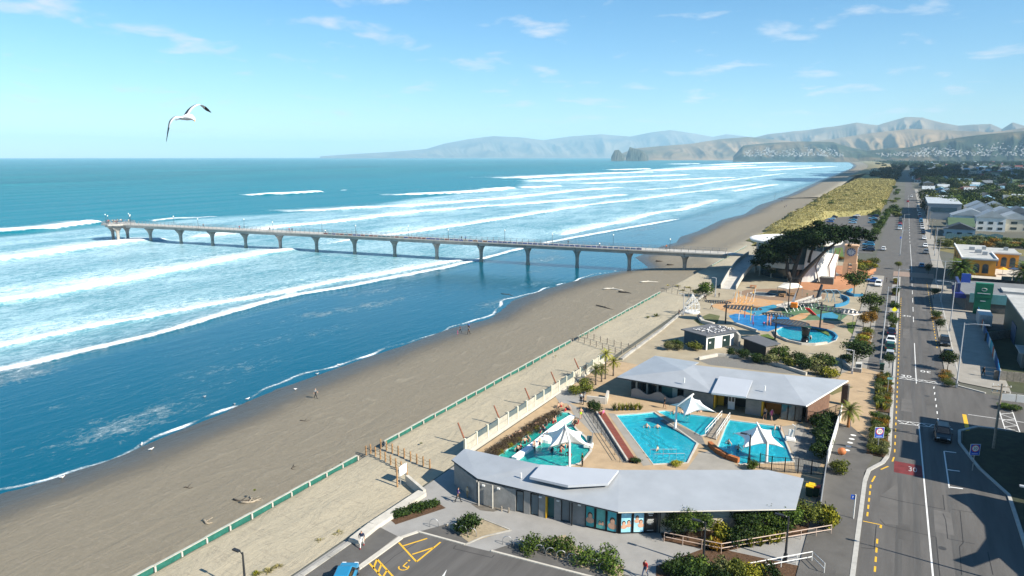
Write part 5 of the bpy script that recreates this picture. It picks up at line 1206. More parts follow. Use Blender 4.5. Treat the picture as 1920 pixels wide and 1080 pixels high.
def far_car_mesh(kind):
    body, cab, wins, st, hw, L, bz = car_parts(kind); mb = MB(); mb.add(body.v, body.f); mb.add(cab.v, cab.f); mb.mi(1)
    for w in wins: mb.add(w.v, w.f)
    mb.mi(2)
    for sx in (-1, 1):
        for y in (-L * .31, L * .31): mb.cyl((sx * (hw - .2), y, .32), (sx * (hw + .01), y, .32), .32, n=8)
    o = mb.build('parked_car', [PAINTS['white'], CGLASS, TYRE]); me = o.data; bpy.data.objects.remove(o); return me
FARCAR = {k: far_car_mesh(k) for k in CARDIM}
def put_car(kind, col, x, y, rz, label, group='cars parked along the street', z=.0):
    c = copy_tree(CARS[kind], (x, y, z), rz, label, group)
    for ch in c.children:
        if ch.name.split('.')[0] in ('body', 'cabin'): ch.material_slots[0].link = 'OBJECT'; ch.material_slots[0].material = PAINTS[col]
    return c
def put_far_car(kind, col, x, y, rz, label, group, z=.0):
    o = bpy.data.objects.new('parked_car', FARCAR[kind]); COL.objects.link(o); o.location = (x, y, z); o.rotation_euler = (0, 0, rz); o.material_slots[0].link = 'OBJECT'; o.material_slots[0].material = PAINTS[col]; return tag(o, label, 'car', group)
# ---- people: one skinned body, materials by region (skin, top, bottom, hair, shoes)
def body_mesh(name, J, z_waist=.98, z_knee=None, bare=False):
    """J: joint -> (co, radius); grown with a Skin modifier into one continuous surface"""
    names = list(J); me = bpy.data.meshes.new(name); E = [('pelvis', 'waist'), ('waist', 'chest'), ('chest', 'neck'), ('neck', 'head'), ('head', 'crown')]
    for s in 'lr': E += [('chest', 'sh' + s), ('sh' + s, 'el' + s), ('el' + s, 'wr' + s), ('wr' + s, 'ha' + s), ('pelvis', 'hi' + s), ('hi' + s, 'kn' + s), ('kn' + s, 'an' + s), ('an' + s, 'to' + s)]
    me.from_pydata([J[k][0] for k in names], [(names.index(a), names.index(b)) for a, b in E], []); o = bpy.data.objects.new(name, me); COL.objects.link(o)
    o.modifiers.new('skin', 'SKIN'); sv = me.skin_vertices[0].data
    for i, k in enumerate(names): r = J[k][1]; sv[i].radius = (r, r) if not isinstance(r, tuple) else r; sv[i].use_root = (k == 'pelvis')
    o.modifiers.new('sub', 'SUBSURF').levels = 1
    dg = bpy.context.evaluated_depsgraph_get(); m2 = bpy.data.meshes.new_from_object(o.evaluated_get(dg)); bpy.data.objects.remove(o)
    m2.name = name; m2.materials.clear()
    for _ in range(5): m2.materials.append(MATS['skin_1'])
    hz_ = J['head'][0]; nk = J['neck'][0]; pel = J['pelvis'][0][2]; wst = J['waist'][0][2]
    seg = {k: Vector(J[k][0]) for k in J}
    def near(p, a, b): a, b = seg[a], seg[b]; d = b - a; t = max(0, min(1, (p - a).dot(d) / d.length_squared)); return (p - a - d * t).length
    for f in m2.polygons:
        p = f.center; best = min(E, key=lambda e_: near(p, *e_)); a = best[0]; k = 0
        if a in ('neck', 'head'): k = 3 if (p.z > hz_[2] + .03 or (p.y < hz_[1] - .03 and p.z > nk[2] + .06)) else 0
        elif a in ('waist', 'chest') or a.startswith('sh'): k = 1
        elif a == 'pelvis': k = 2
        elif a.startswith('hi'): k = 2
        elif a.startswith('kn'): k = 2 if not bare else 0
        elif a.startswith('an'): k = 4
        if bare and a.startswith('hi') and p.z < pel - .22: k = 0
        f.material_index = k; f.use_smooth = True
    return m2
for i, c in enumerate(((.52, .30, .20), (.36, .19, .115), (.62, .40, .29))): mat('skin_%d' % (i + 1), c, .6, .05, 5)
def joints(ph=0.0, sit=False, arms=0.15, crouch=0.0):
    J = dict(pelvis=((0, 0, .95), (.16, .12)), waist=((0, .0, 1.10), (.14, .105)), chest=((0, .01, 1.34), (.17, .12)), neck=((0, .02, 1.50), .06), head=((0, .045, 1.62), (.088, .10)), crown=((0, .035, 1.70), (.075, .085)))
    for s, sx in (('l', -1), ('r', 1)):
        st = ph * sx; J['sh' + s] = ((sx * .19, 0, 1.40), .065); J['el' + s] = ((sx * (.24 + arms * .3), -st * .16, 1.14), .05); J['wr' + s] = ((sx * (.25 + arms * .2), -st * .26 + .07, .92), .038); J['ha' + s] = ((sx * (.25 + arms * .2), -st * .28 + .10, .83), .035)
        if sit: J['hi' + s] = ((sx * .10, .05, .92), .09); J['kn' + s] = ((sx * .13, .45, .95), .065); J['an' + s] = ((sx * .13, .50, .52), .045); J['to' + s] = ((sx * .13, .68, .47), .04)
        else: J['hi' + s] = ((sx * .10, 0, .88), .09); J['kn' + s] = ((sx * .11, st * .20 + .03, .49), .065); J['an' + s] = ((sx * .11, st * .36 - (.06 if st < 0 else 0), .09 + (.06 if st < -.5 else 0)), .045); J['to' + s] = ((sx * .12, st * .36 + .17 - (.06 if st < 0 else 0), .045 + (.02 if st < -.5 else 0)), .04)
    return J
BODY = dict(stand=body_mesh('body', joints(0)), walk=body_mesh('body', joints(.8)), wade=body_mesh('body', joints(0, arms=.7), bare=True), sit=body_mesh('body', joints(0, True)), swim=body_mesh('body', joints(.2, arms=.9), bare=True), bather=body_mesh('body', joints(.45), bare=True))
CLOTH = {k: mat('cloth_' + k, hx(v), .8, .1, 4) for k, v in dict(navy='1b2440', black='16171a', white='dcdcd8', red='a32a2c', grey='7a7d80', blue='35609e', pink='d46a92', denim='3a4a66', khaki='8f8468', yellow='d9b62a', green='2e6a48', orange='cf6a24', purple='4c3566', beige='c9b79a', teal='2b8088', neon='b6d627').items()}
HAIR = {k: mat('hair_' + k, hx(v), .6, .2, 9) for k, v in dict(dark='1d1511', brown='47301f', blond='a98a55', grey='8f8b86').items()}
def person(loc, pose, rz, top, bottom, hair, label, group=None, skin=1, s=1.0, shoes='black'):
    o = bpy.data.objects.new('person', BODY[pose]); COL.objects.link(o); o.location = loc; o.rotation_euler = (0, 0, rz); o.scale = (s, s, s)
    sk = MATS['skin_%d' % skin]; bare = pose in ('wade', 'swim', 'bather')
    ms = [sk, sk if top == 'skin' else CLOTH[top], CLOTH[bottom], HAIR[hair], sk if bare else CLOTH[shoes]]
    for i, m in enumerate(ms): o.material_slots[i].link = 'OBJECT'; o.material_slots[i].material = m
    return tag(o, label, 'person', group)
# ---- a standing gull for roof, water edge and sand
GULLW = mat('gull_white', (.80, .80, .80), .6, .04); GULLB = mat('gull_dark', (.02, .022, .026), .6, .1); BEAK = mat('beak', (.75, .38, .05), .5, .05)
def small_gull():
    mb = MB(); vs = []; n = 7
    st = [(-.26, .02, .0), (-.17, .05, .0), (-.02, .085, .0), (.10, .07, .03), (.15, .045, .08), (.19, .045, .12), (.235, .02, .125)]
    for y, r, dz in st: vs += [(r * math.cos(t), y, .17 + dz + r * math.sin(t)) for t in [6.283 * k / n for k in range(n)]]
    mb.add(vs, [(j * n + k, j * n + (k + 1) % n, (j + 1) * n + (k + 1) % n, (j + 1) * n + k) for j in range(len(st) - 1) for k in range(n)]); mb.mi(1)
    for sx in (-1, 1): mb.add([(sx * .085, .06, .22), (sx * .09, -.1, .22), (sx * .04, -.34, .19), (sx * .095, -.02, .15)], [(0, 1, 2, 3)])
    mb.mi(2); mb.cyl((0, .22, .295), (0, .30, .28), .016, .004, 5)
    for sx in (-.03, .03): mb.cyl((sx, 0, 0), (sx, .01, .11), .008, n=4)
    o = mb.build('gull', [GULLW, mat('gull_grey', (.35, .36, .38), .6, .05), BEAK], smooth=True); me = o.data; bpy.data.objects.remove(o); return me
GULL = small_gull()
def gull(loc, rz, label, group, s=1.25):
    o = bpy.data.objects.new('gull', GULL); COL.objects.link(o); o.location = loc; o.rotation_euler = (0, 0, rz); o.scale = (s,) * 3; return tag(o, label, 'gull', group)
# ================================================================ PARK: playground, toilet block, library, clock tower
PARKP = mat('park_paving', (.34, .29, .205), .88, .13, .35, .15, 0, 6, .3, detail=8)
sheet_holes('park_paving', [(-42.6, 112.4), (-26, 108.5), (-6.4, 108.2), (-6.4, 236), (-14, 262), (-29, 262), (-42.6, 236)], [PADDLE], -.004, PARKP)
def fill(name, pts, z, m): return patch(name, pts, z, m)
fill('gravel_roofside', [(1300,672),(1355,664),(1430,676),(1500,696),(1585,708),(1470,700),(1330,684)], .006, GRAV)
fill('play_surface', [(1332,574),(1352,566),(1400,553),(1450,556),(1470,566),(1452,582),(1420,590),(1370,588)], .006, mat('orange_rubber', (.50, .25, .08), .9, .2, .8, col2=(.44, .31, .20)))
fill('play_surface', [(1392,582),(1425,576),(1450,571),(1462,574),(1440,584),(1420,592)], .012, mat('blue_rubber', (.03, .22, .34), .9, .15, 1))
fill('splash_pad', [(1366,592),(1380,588),(1420,592),(1450,588),(1478,594),(1490,612),(1458,615),(1440,622),(1412,618),(1384,611)], .016, mat('splash_blue', (.008, .17, .42), .35, .3, .5))
fill('play_surface', [(1462,575),(1500,572),(1530,568),(1560,575),(1590,590),(1575,602),(1530,600),(1495,600),(1470,596)], .006, mat('green_rubber', (.07, .15, .075), .9, .25, .7))
fill('play_surface', [(1530,590),(1560,585),(1572,592),(1570,598),(1540,598)], .012, MATS['blue_rubber']); fill('play_surface', [(1476,598),(1500,588),(1522,586),(1510,597),(1488,604)], .012, MATS['orange_rubber'])
fill('play_surface', [(1498,610),(1512,602),(1540,600),(1562,606),(1566,614),(1548,620),(1520,615)], .008, mat('brown_rubber', (.33, .22, .14), .9, .15, 1))
fill('play_surface', [(1500,613),(1522,616),(1552,620),(1556,630),(1530,618),(1508,615)], .012, GRASS); fill('lawn', [(1587,606),(1600,603),(1616,606),(1618,630),(1600,628),(1590,620)], .006, GRASS); fill('lawn', [(1425,628),(1440,626),(1456,637),(1440,640)], .006, GRASS)
fill('grassy_bank', [(1300,600),(1330,588),(1350,592),(1345,606),(1316,612)], .006, mat('rough_grass', (.10, .11, .04), .95, .3, 1, .4))
fill('timber_stage', [(1382,549),(1400,543),(1450,541),(1505,542),(1548,552),(1546,560),(1500,566),(1440,562),(1400,556)], .008, mat('deck_timber', (.25, .165, .105), .8, .2, 1.5, stretch=(.3, 5, 1)))
fill('plaza', [(1490,541),(1500,528),(1545,520),(1560,498),(1612,498),(1640,512),(1600,540),(1550,548)], .008, ORNG); fill('plaza', [(1535,505),(1552,500),(1575,515),(1560,522)], .012, CONCL)
fill('lawn', [(1530,478),(1545,466),(1580,464),(1582,485),(1545,490)], .006, GRASS); fill('lawn', [(1596,462),(1606,460),(1608,478),(1598,480)], .006, GRASS)
fill('path_curve', [(1540,745),(1580,700),(1615,690),(1650,700),(1640,740),(1600,770),(1592,800),(1560,790)], .108, TAN); fill('path_curve', [(1545,735),(1575,722),(1600,727),(1560,742)], .112, DRYG)
fill('path_curve', [(1600,752),(1642,742),(1641,838),(1595,800)], .116, TAN)
# round pool with low wall
pd = pool('paddling_pool', PADDLE, .35, mat('paddle_tiles', (.16, .55, .68), .5, .12, .6), WPOOL, 'round pale blue paddling pool in the playground')
cxp = Vector((sum(p[0] for p in PADDLE) / len(PADDLE), sum(p[1] for p in PADDLE) / len(PADDLE), 0))
ribbon([Vector((x, y, 0)) for x, y in PADDLE[0:6]], .4, -.3, .42).build('low_wall', PALE, pd); ribbon([Vector((x, y, 0)) for x, y in PADDLE[6:12]], .35, -.3, .35).build('blue_wall', mat('blue_wall', (.03, .20, .36), .6, .1), pd)
bt = thing('boot_fountain', (P(1508, 640).x, P(1508, 640).y, -.3), 'shiny black boot-shaped water feature standing in the paddling pool', 'water feature')
b0 = P(1508, 640); BLK = mat('black_gloss', (.010, .011, .013), .2, .1)
MB().lathe([(.62, 1.15), (.72, 1.6), (.80, 2.6), (.95, 3.3), (.80, 3.32), (.7, 3.0)], 14, (b0.x + .1, b0.y + .1, -.3)).build('shaft', BLK, bt, smooth=True)
mb = MB(); vs = []
for k, (y, w, h) in enumerate([(-1.25, .25, .5), (-1.05, .6, .8), (-.5, .78, 1.05), (.1, .75, 1.4), (.6, .68, 1.5), (.8, .4, 1.35)]):
    vs += [(b0.x + .1 + w * math.cos(t), b0.y + .1 + y, -.3 + max(0.0, h * (.45 + .55 * math.sin(t)))) for t in [6.283 * i / 10 for i in range(10)]]
mb.add(vs, [(j * 10 + k, j * 10 + (k + 1) % 10, (j + 1) * 10 + (k + 1) % 10, (j + 1) * 10 + k) for j in range(5) for k in range(10)] + [tuple(range(9, -1, -1)), tuple(50 + k for k in range(10))]).build('toe', BLK, bt, smooth=True)
MB().lathe([(.98, 3.28), (.98, 3.42), (.85, 3.42)], 14, (b0.x + .1, b0.y + .1, -.3)).build('cuff', mat('dark_green', (.01, .05, .03), .4, .1), bt)
MB().box((b0.x + .1, b0.y - .2, -.2), (1.7, 2.2, .14)).build('sole', WHITEP, bt, bevel=.04)
# toilet block with gulls on its roof
tb = thing('toilet_block', (-30, 131, 0), 'small white-fronted block with a dark flat roof crowded with gulls', 'building')
T0, T1, T2, T3 = (-34.6, 129.0), (-29.7, 126.7), (-26.0, 133.0), (-30.9, 136.0)
MB().prism([T0, T1, T2, T3], 0, 2.7).build('wall', WHITEP, tb); wbox(T0, T1, .01, .995, -.02, .06, 0, 2.68).build('blue_side_wall', mat('slate_blue', (.05, .085, .11), .7, .1), tb)
RFD = mat('dark_membrane', (.115, .12, .13), .8, .15, 1, stretch=(.3, 4, 1)); MB().prism([(-35.3, 128.9), (-29.6, 126.0), (-25.3, 133.1), (-31.0, 136.7)], 2.75, 2.95).build('roof', RFD, tb)
for u0, u1 in ((.05, .3), (.58, .86)):
    d = wbox(T1, T2, u0, u1, -.04, .05, 0, 2.2).build('door', mat('black_green', (.012, .03, .028), .5, .1), tb); wbox(T1, T2, u0 + .05, u0 + .11, .05, .055, 1.2, 1.5).build('sign_plate', WHITEP, d)
rg = random.Random(4)
for k in range(46):
    u, v = .30 + .68 * rg.random(), rg.random() ** .7; a = Vector((-29.8, 126.5, 0)).lerp(Vector((-25.7, 133, 0)), v); b = Vector((-35.1, 129.2, 0)).lerp(Vector((-30.9, 136.3, 0)), v); q = b.lerp(a, u); gull((q.x, q.y, 2.95), rg.random() * 6.28, 'white gull resting among the flock on the dark roof', 'gulls on the block roof', 1.1)
sh = thing('dark_shed', (-20.5, 130, 0), 'low black timber shed beside the paddling pool', 'shed'); S_ = [(-23.6, 130.4), (-19.0, 126.8), (-17.4, 129.6), (-21.8, 133.6)]
MB().prism(S_, 0, 2.2).build('wall', mat('black_timber', (.018, .019, .021), .8, .25, 3), sh); MB().prism([(-24.0, 130.4), (-19.0, 126.3), (-16.9, 129.6), (-21.8, 134.1)], 2.22, 2.38).build('roof', RFD, sh)
for k in range(12): wbox(S_[1], S_[2], k / 12 + .005, (k + .9) / 12, -.02, .05, 0, 2.2).build('board', TIMB_G, sh)
wall_run('concrete_frame', [P(1372, 634, 0), P(1386, 650, 0)], .4, 0, 2.3, PALE, 'pale concrete gateway beside the gull-covered block')
wall_run('planter_wall', [P(1310, 675, 0), P(1345, 668, 0), P(1400, 672, 0), P(1470, 690, 0), P(1512, 704, 0)], .35, 0, .55, PALE, 'curved low concrete wall holding the shrub bed behind the back building')
wall_run('planter_wall', [P(1580, 672, 0), P(1582, 685, 0), P(1596, 697, 0), P(1615, 700, 0)], .35, 0, .8, CONC_D, 'curved dark planter wall beside the footpath')
wall_run('bench_wall', [P(1310, 596, 0), P(1318, 606, 0), P(1338, 611, 0)], .8, 0, .7, PALE, 'curved grey concrete bench near the white cage'); wall_run('bench_wall', [P(1376, 608, 0), P(1400, 616, 0), P(1418, 622, 0)], .5, 0, .5, PALE, 'low curved wall at the edge of the splash pad')
wall_run('planter_wall', [P(1597, 545, 0), P(1588, 551, 0), P(1600, 556, 0), P(1618, 556, 0)], .4, 0, .7, MATS['blue_wall'], 'round blue planter wall near the swings')
# white ribbed cage
q = P(1297, 586); cg = thing('rib_cage', q, 'white onion-shaped ribbed cage on the promenade', 'sculpture')
for k in range(14):
    a = 6.283 * k / 14; MB().tube([q + Vector((r * math.cos(a), r * math.sin(a), z)) for r, z in ((1.5, .3), (1.85, 1.1), (1.6, 2.2), (.9, 3.2), (.35, 3.9), (.05, 4.5))], .055, 4).build('rib', WHITEP, cg)
MB().lathe([(1.9, 0), (1.9, .3), (1.5, .34)], 16, q).build('plinth', WHITEP, cg)
for z, r in ((1.1, 1.85), (2.2, 1.6)): MB().tube([q + Vector((r * math.cos(t), r * math.sin(t), z)) for t in np.linspace(0, 6.283, 17)], .04, 4).build('hoop', WHITEP, cg)
# black leaf-shaped shade louvres on posts
def louvre(base, z, leaves, label):
    t = thing('shade_louvre', base, label, 'shade structure'); top = Vector((base.x, base.y, z)); MB().cyl(base, top, .17, .14, 8).build('post', DARKM, t)
    for c, dirv, L, w in leaves:
        d = Vector((*dirv, 0)).normalized(); n_ = Vector((-d.y, d.x, 0)); lf = MB().tube([top, c - d * L * .45 + Vector((0, 0, .12))], .09, 5).build('arm', DARKM, t)
        rim = [c + d * (L / 2 * math.cos(a)) + n_ * (w / 2 * math.sin(a)) for a in np.linspace(0, 6.283, 25)]; MB().tube(rim, .08, 4).build('rim', DARKM, t)
        for k in range(11): u = -1 + 2 * (k + .5) / 11; hw_ = w / 2 * math.sqrt(1 - u * u); p = c + d * (u * L / 2); MB().box(p, (L / 11 * .66, hw_ * 2, .05), math.atan2(d.y, d.x), .5).build('blade', DARKM, t)
louvre(P(1360, 606), 4.6, [(P(1346, 566, 4.4), (1, .25), 5.5, 3.4), (P(1392, 577, 3.9), (1, .1), 8, 4.2)], 'black leaf-shaped shade louvre over the splash pad')
louvre(P(1453, 636), 5.0, [(P(1458, 590, 4.6), (1, .2), 6.0, 3.8), (P(1482, 605, 4.2), (1, -.1), 7, 5.0)], 'black leaf-shaped shade louvre beside the paddling pool')
louvre(P(1537, 615), 5.6, [(P(1524, 572, 5.2), (1, .2), 5.5, 3.4), (P(1572, 582, 4.8), (1, .0), 8.5, 4.2)], 'black leaf-shaped shade louvre in front of the play ship')
# the play ship
s0, s1 = P(1462, 584), P(1532, 573); shp = thing('play_ship', s0, 'timber play ship with a tall black mast frame and raised prow', 'play ship'); dv = s1 - s0; up = lambda u, o=0., z=0.: s0 + dv * u + Vector((-dv.y, dv.x, 0)).normalized() * o + Vector((0, 0, z))
GREYW = mat('silver_timber', (.42, .40, .37), .8, .2, 3)
for k in range(14): u = k / 14; MB().prism([up(u, -1.1).xy[:], up(u + .064, -1.1).xy[:], up(u + .064, 1.1).xy[:], up(u, 1.1).xy[:]], 1.0 + .9 * u * u, 1.14 + .9 * u * u).build('deck_plank', GREYW, shp)
for k in range(10): u = .03 + k / 10.5; MB().tube([up(u, -1.15, .9 + .9 * u * u), up(u + .015, -1.7, 0)], .09, 5).build('hull_rib', WHITEP, shp); MB().tube([up(u, -1.1, 1.1 + .9 * u * u), up(u, -1.1, 2.0 + .9 * u * u)], .06, 4).build('stanchion', DARKM, shp)
for o in (-1.1, 1.1): MB().add([up(0, o, 1.0), up(.5, o, 1.25), up(1, o, 1.9), up(1, o, 2.5), up(.5, o, 1.7), up(0, o, 1.45)], [(0, 1, 4, 5), (1, 2, 3, 4)]).build('bulwark', GREYW, shp).modifiers.new('t', 'SOLIDIFY').thickness = .1
MB().tube([up(.98, 0, 1.2), up(1.04, 0, 3.4), up(1.09, 0, 5.2)], [.5, .42, .3], 6).build('prow', mat('prow_black', (.02, .025, .035), .5, .1), shp)
mb0 = P(1477, 582); MB().tube([mb0, Vector((mb0.x + .1, mb0.y, 8.0))], .13, 6).build('mast', DARKM, shp); mb1 = mb0 + Vector((1.9, .6, 0)); MB().tube([mb0 + Vector((.1, 0, 7.9)), mb1 + Vector((.6, 0, 7.9))], .1, 5).build('yard', DARKM, shp); MB().tube([mb1 + Vector((.6, 0, 7.9)), mb1 + Vector((-.9, 0, 1.3))], .1, 5).build('mast', DARKM, shp)
MB().add([mb0 + Vector((.4, .1, 1.4)), mb0 + Vector((1.3, .1, 1.4)), mb0 + Vector((1.6, .1, 5))], [(0, 1, 2)]).build('pennant', WHITEP, shp).modifiers.new('t', 'SOLIDIFY').thickness = .05
rs = P(1513, 577, 1.9), P(1527, 590, .2); MB().add([rs[0] + Vector((-.45, 0, 0)), rs[0] + Vector((.45, 0, 0)), rs[1] + Vector((.45, 0, 0)), rs[1] + Vector((-.45, 0, 0))], [(0, 1, 2, 3)]).build('slide', mat('red_plastic', (.55, .02, .035), .35, .05), shp).modifiers.new('t', 'SOLIDIFY').thickness = .18
MB().box(P(1489, 572, 1.7), (1.5, 1.0, 1.2)).build('orange_cabin', mat('orange_plastic', (.80, .22, .01), .5, .08), shp, bevel=.1)
# swings
sw = thing('swing_set', P(1555, 562), 'tall pale-blue arched swing frame on the green mound', 'swings'); BL = mat('pale_blue_steel', (.22, .38, .48), .4, .08)
for px in (1544, 1556, 1568): q = P(px, 566); MB().tube([q + Vector((-1.2, 0, 0)), q + Vector((-.6, 0, 2.4)), q + Vector((0, 0, 3.1)), q + Vector((.6, 0, 2.4)), q + Vector((1.2, 0, 0))], .08, 5).build('arch', BL, sw)
MB().tube([P(1544, 566) + Vector((0, 0, 3.1)), P(1568, 566) + Vector((0, 0, 3.1))], .09, 5).build('cross_bar', BL, sw)
for px in (1549, 1561):
    q = P(px, 566); MB().box(q + Vector((0, 0, .5)), (.5, .2, .05)).build('swing_seat', DARKM, sw)
    for o in (-.22, .22): MB().tube([q + Vector((o, 0, .5)), q + Vector((o, 0, 3.05))], .02, 3).build('chain', STEEL, sw)
rng = [P(1518 + 32 + 41 * math.cos(t), 566 + 11 * math.sin(t)) for t in np.linspace(-.9, 1.2, 12)]; sm = thing('mound_wall', rng[0], 'curved dark-blue wall around the green swing mound', 'wall'); ribbon(rng, .4, 0, .8).build('wall', MATS['blue_wall'], sm)
# climbing frame, sprinkler poles, hoops
cf = thing('climbing_net', P(1390, 572), 'orange and white climbing frame of leaning poles and nets', 'climbing frame'); rc = random.Random(2)
for k in range(11): q = P(1372 + 4 * k, 573 - rc.random() * 10); MB().tube([q, q + Vector((rc.uniform(-.8, .8), rc.uniform(-.6, .6), 2.2 + rc.random()))], .08, 5).build('pole', mat('orange_pole', (.72, .36, .10), .6, .1) if k % 2 else WHITEP, cf)
for k in range(6): q, w = P(1372 + 7 * k, 570, 1.7), P(1380 + 7 * k, 562, 2.0); MB().tube([q, q.lerp(w, .5) - Vector((0, 0, .3)), w], .05, 4).build('net_rope', MATS['orange_pole'], cf)
for px, py, c, h, w in ((1407, 601, (.75, .55, .02), 3.2, 'yellow'), (1396, 595, (.5, .05, .04), 1.6, 'red'), (1385, 600, (.75, .75, .72), 1.8, 'white'), (1411, 608, (.35, .12, .4), 2.2, 'purple')):
    q = P(px, py); t = thing('water_jet_post', q, '%s spray post standing in the blue splash pad' % w, 'spray post'); MB().tube([q, q + Vector((0, 0, h)), q + Vector((.35, 0, h + .3))], .09, 6).build('post', mat('spray_' + w, c, .4, .05), t); MB().lathe([(.05, 0), (.2, .1), (.05, .25)], 8, q + Vector((.35, 0, h + .25))).build('nozzle', STEEL, t)
for k, px in enumerate((1439, 1445)): q = P(px, 610); tag(MB().tube([q + Vector((0, .9 * math.cos(t), 1.35 + 1.35 * math.sin(t))) for t in np.linspace(0, 6.283, 17)], .1, 6).build('spray_hoop', mat('hoop_orange', (.75, .32, .16), .5, .06)), 'orange spray hoop at the splash pad, %s one' % ('left', 'right')[k], 'hoop')
# white canvas canopies
def canopy(pts, z, label, drop=.7):
    c = sum((Vector(p) for p in pts), Vector()) / len(pts); t = thing('canvas_canopy', (c.x, c.y, 0), label, 'canopy'); n = len(pts)
    o = MB().add([(c.x, c.y, z + drop)] + [tuple(p) for p in pts] + [(p[0], p[1], p[2] - .15) for p in pts], [(0, 1 + i, 1 + (i + 1) % n) for i in range(n)] + [(1 + i, 1 + n + i, 1 + n + (i + 1) % n, 1 + (i + 1) % n) for i in range(n)]).build('canvas', mat('canvas', (.74, .68, .58), .8, .06), t)
    for p in pts: MB().cyl((p[0], p[1], 0), (p[0], p[1], p[2] - .02), .05, n=5).build('post', STEEL, t)
canopy([P(1458, 538, 2.4), P(1475, 541, 2.4), P(1505, 538, 2.4), P(1496, 531, 2.4), P(1470, 530, 2.4)], 2.4, 'white canvas canopy behind the play ship mast'); canopy([P(1578, 587, 2.6), P(1600, 591, 2.6), P(1619, 588, 2.6), P(1602, 580, 2.6), P(1578, 578, 2.6)], 2.6, 'white canvas canopy beside the lawn near the footpath')
# picnic tables and benches
def picnic(px, py, label, m=None):
    q = P(px, py); t = thing('picnic_table', q, label, 'table'); m = m or TIMB; MB().box(q + Vector((0, 0, .74)), (1.8, .8, .07)).build('table_top', m, t)
    for o in (-.75, .75): MB().box(q + Vector((0, o, .44)), (1.8, .28, .06)).build('bench_seat', m, t); MB().box(q + Vector((o * .8, 0, .36)), (.1, 1.5, .72)).build('leg', m, t)
picnic(1466, 556, 'timber picnic table on the stage edge, left one'); picnic(1488, 555, 'timber picnic table on the stage edge, right one'); picnic(1412, 540, 'brown bench table at the foot of the pier ramp', ORNG)
# sunken trampoline with white rim
q = P(1432, 552); tr_ = thing('trampoline_pit', q, 'dark oval trampoline mat with a white rim on the tan paving', 'trampoline'); ov = [(q.x + 3.4 * math.cos(t), q.y + 2.6 * math.sin(t)) for t in np.linspace(0, 6.283, 25)[:-1]]; MB().prism(ov, .0, .05).build('mat', mat('slate_mat', (.03, .05, .07), .7, .1), tr_); ribbon([Vector((*p, 0)) for p in ov + ov[:1]], .3, 0, .14).build('rim', PALE, tr_)
# ---- round library
LBX, LBY, LBR = -27.5, 225, 11.6
lb = thing('library', (LBX, LBY, 0), 'round white two-storey library with a broad ring roof behind the dark tree', 'building')
MB().lathe([(LBR - 2.2, 0), (LBR - 2.2, 3.4)], 40, (LBX, LBY, 0)).build('lower_wall', GLASS, lb); MB().lathe([(LBR, 3.4), (LBR + .1, 3.45), (LBR + .1, 4.9), (LBR - .5, 4.92)], 48, (LBX, LBY, 0)).build('balcony_band', WHITEP, lb)
MB().lathe([(LBR - .6, 4.93), (LBR - .6, 10.2)], 48, (LBX, LBY, 0)).build('upper_glass', GLASSB, lb); r_ = MB().lathe([(LBR - .55, 10.21), (LBR + 1.5, 10.5), (LBR + 1.7, 11.1), (LBR + 1.2, 11.3), (LBR - 1, 11.15), (2, 11.5)], 56, (LBX, LBY, 0)).build('roof', WHITEP, lb)
for k in range(28): a = 6.283 * k / 28; MB().box((LBX + (LBR - .52) * math.cos(a), LBY + (LBR - .52) * math.sin(a), 7.56), (.14, .14, 5.26), a).build('mullion', WHITEP, lb); MB().cyl((LBX + (LBR - .5) * math.cos(a), LBY + (LBR - .5) * math.sin(a), 0), (LBX + (LBR - .5) * math.cos(a), LBY + (LBR - .5) * math.sin(a), 3.39), .13, n=6).build('column', PALE, lb) if k % 2 else None
wv = []
for k in range(13): a = -1.25 + 1.5 * k / 12; rr_ = LBR + 1.2 - 1.6 * (k / 12) ** 2; wv.append(Vector((LBX + rr_ * math.cos(a), LBY + rr_ * math.sin(a), 0)))
mb = MB(); vs = []
for k, p in enumerate(wv): vs += [p + Vector((0, 0, .02)), p + Vector((.9, -.3, 9.6 - .25 * k))]
mb.add(vs, [(2 * k, 2 * k + 2, 2 * k + 3, 2 * k + 1) for k in range(12)]); w_ = mb.build('sail_wall', WHITEP, lb); w_.modifiers.new('t', 'SOLIDIFY').thickness = .3
for k in (3, 6, 9): MB().tube([wv[k] + Vector((.35, -.35, 0)), wv[k - 1] + Vector((.5, -.6, 4.8)), wv[k] + Vector((1.2, -.6, 9.2))], .14, 5).build('bracing', mat('brown_steel', (.22, .10, .07), .5, .1), lb)
MB().b2((-18.5, 212.5, 0), (-15.0, 215, 1.9)).build('kiosk', mat('grey_kiosk', (.12, .12, .11), .7, .2), lb)
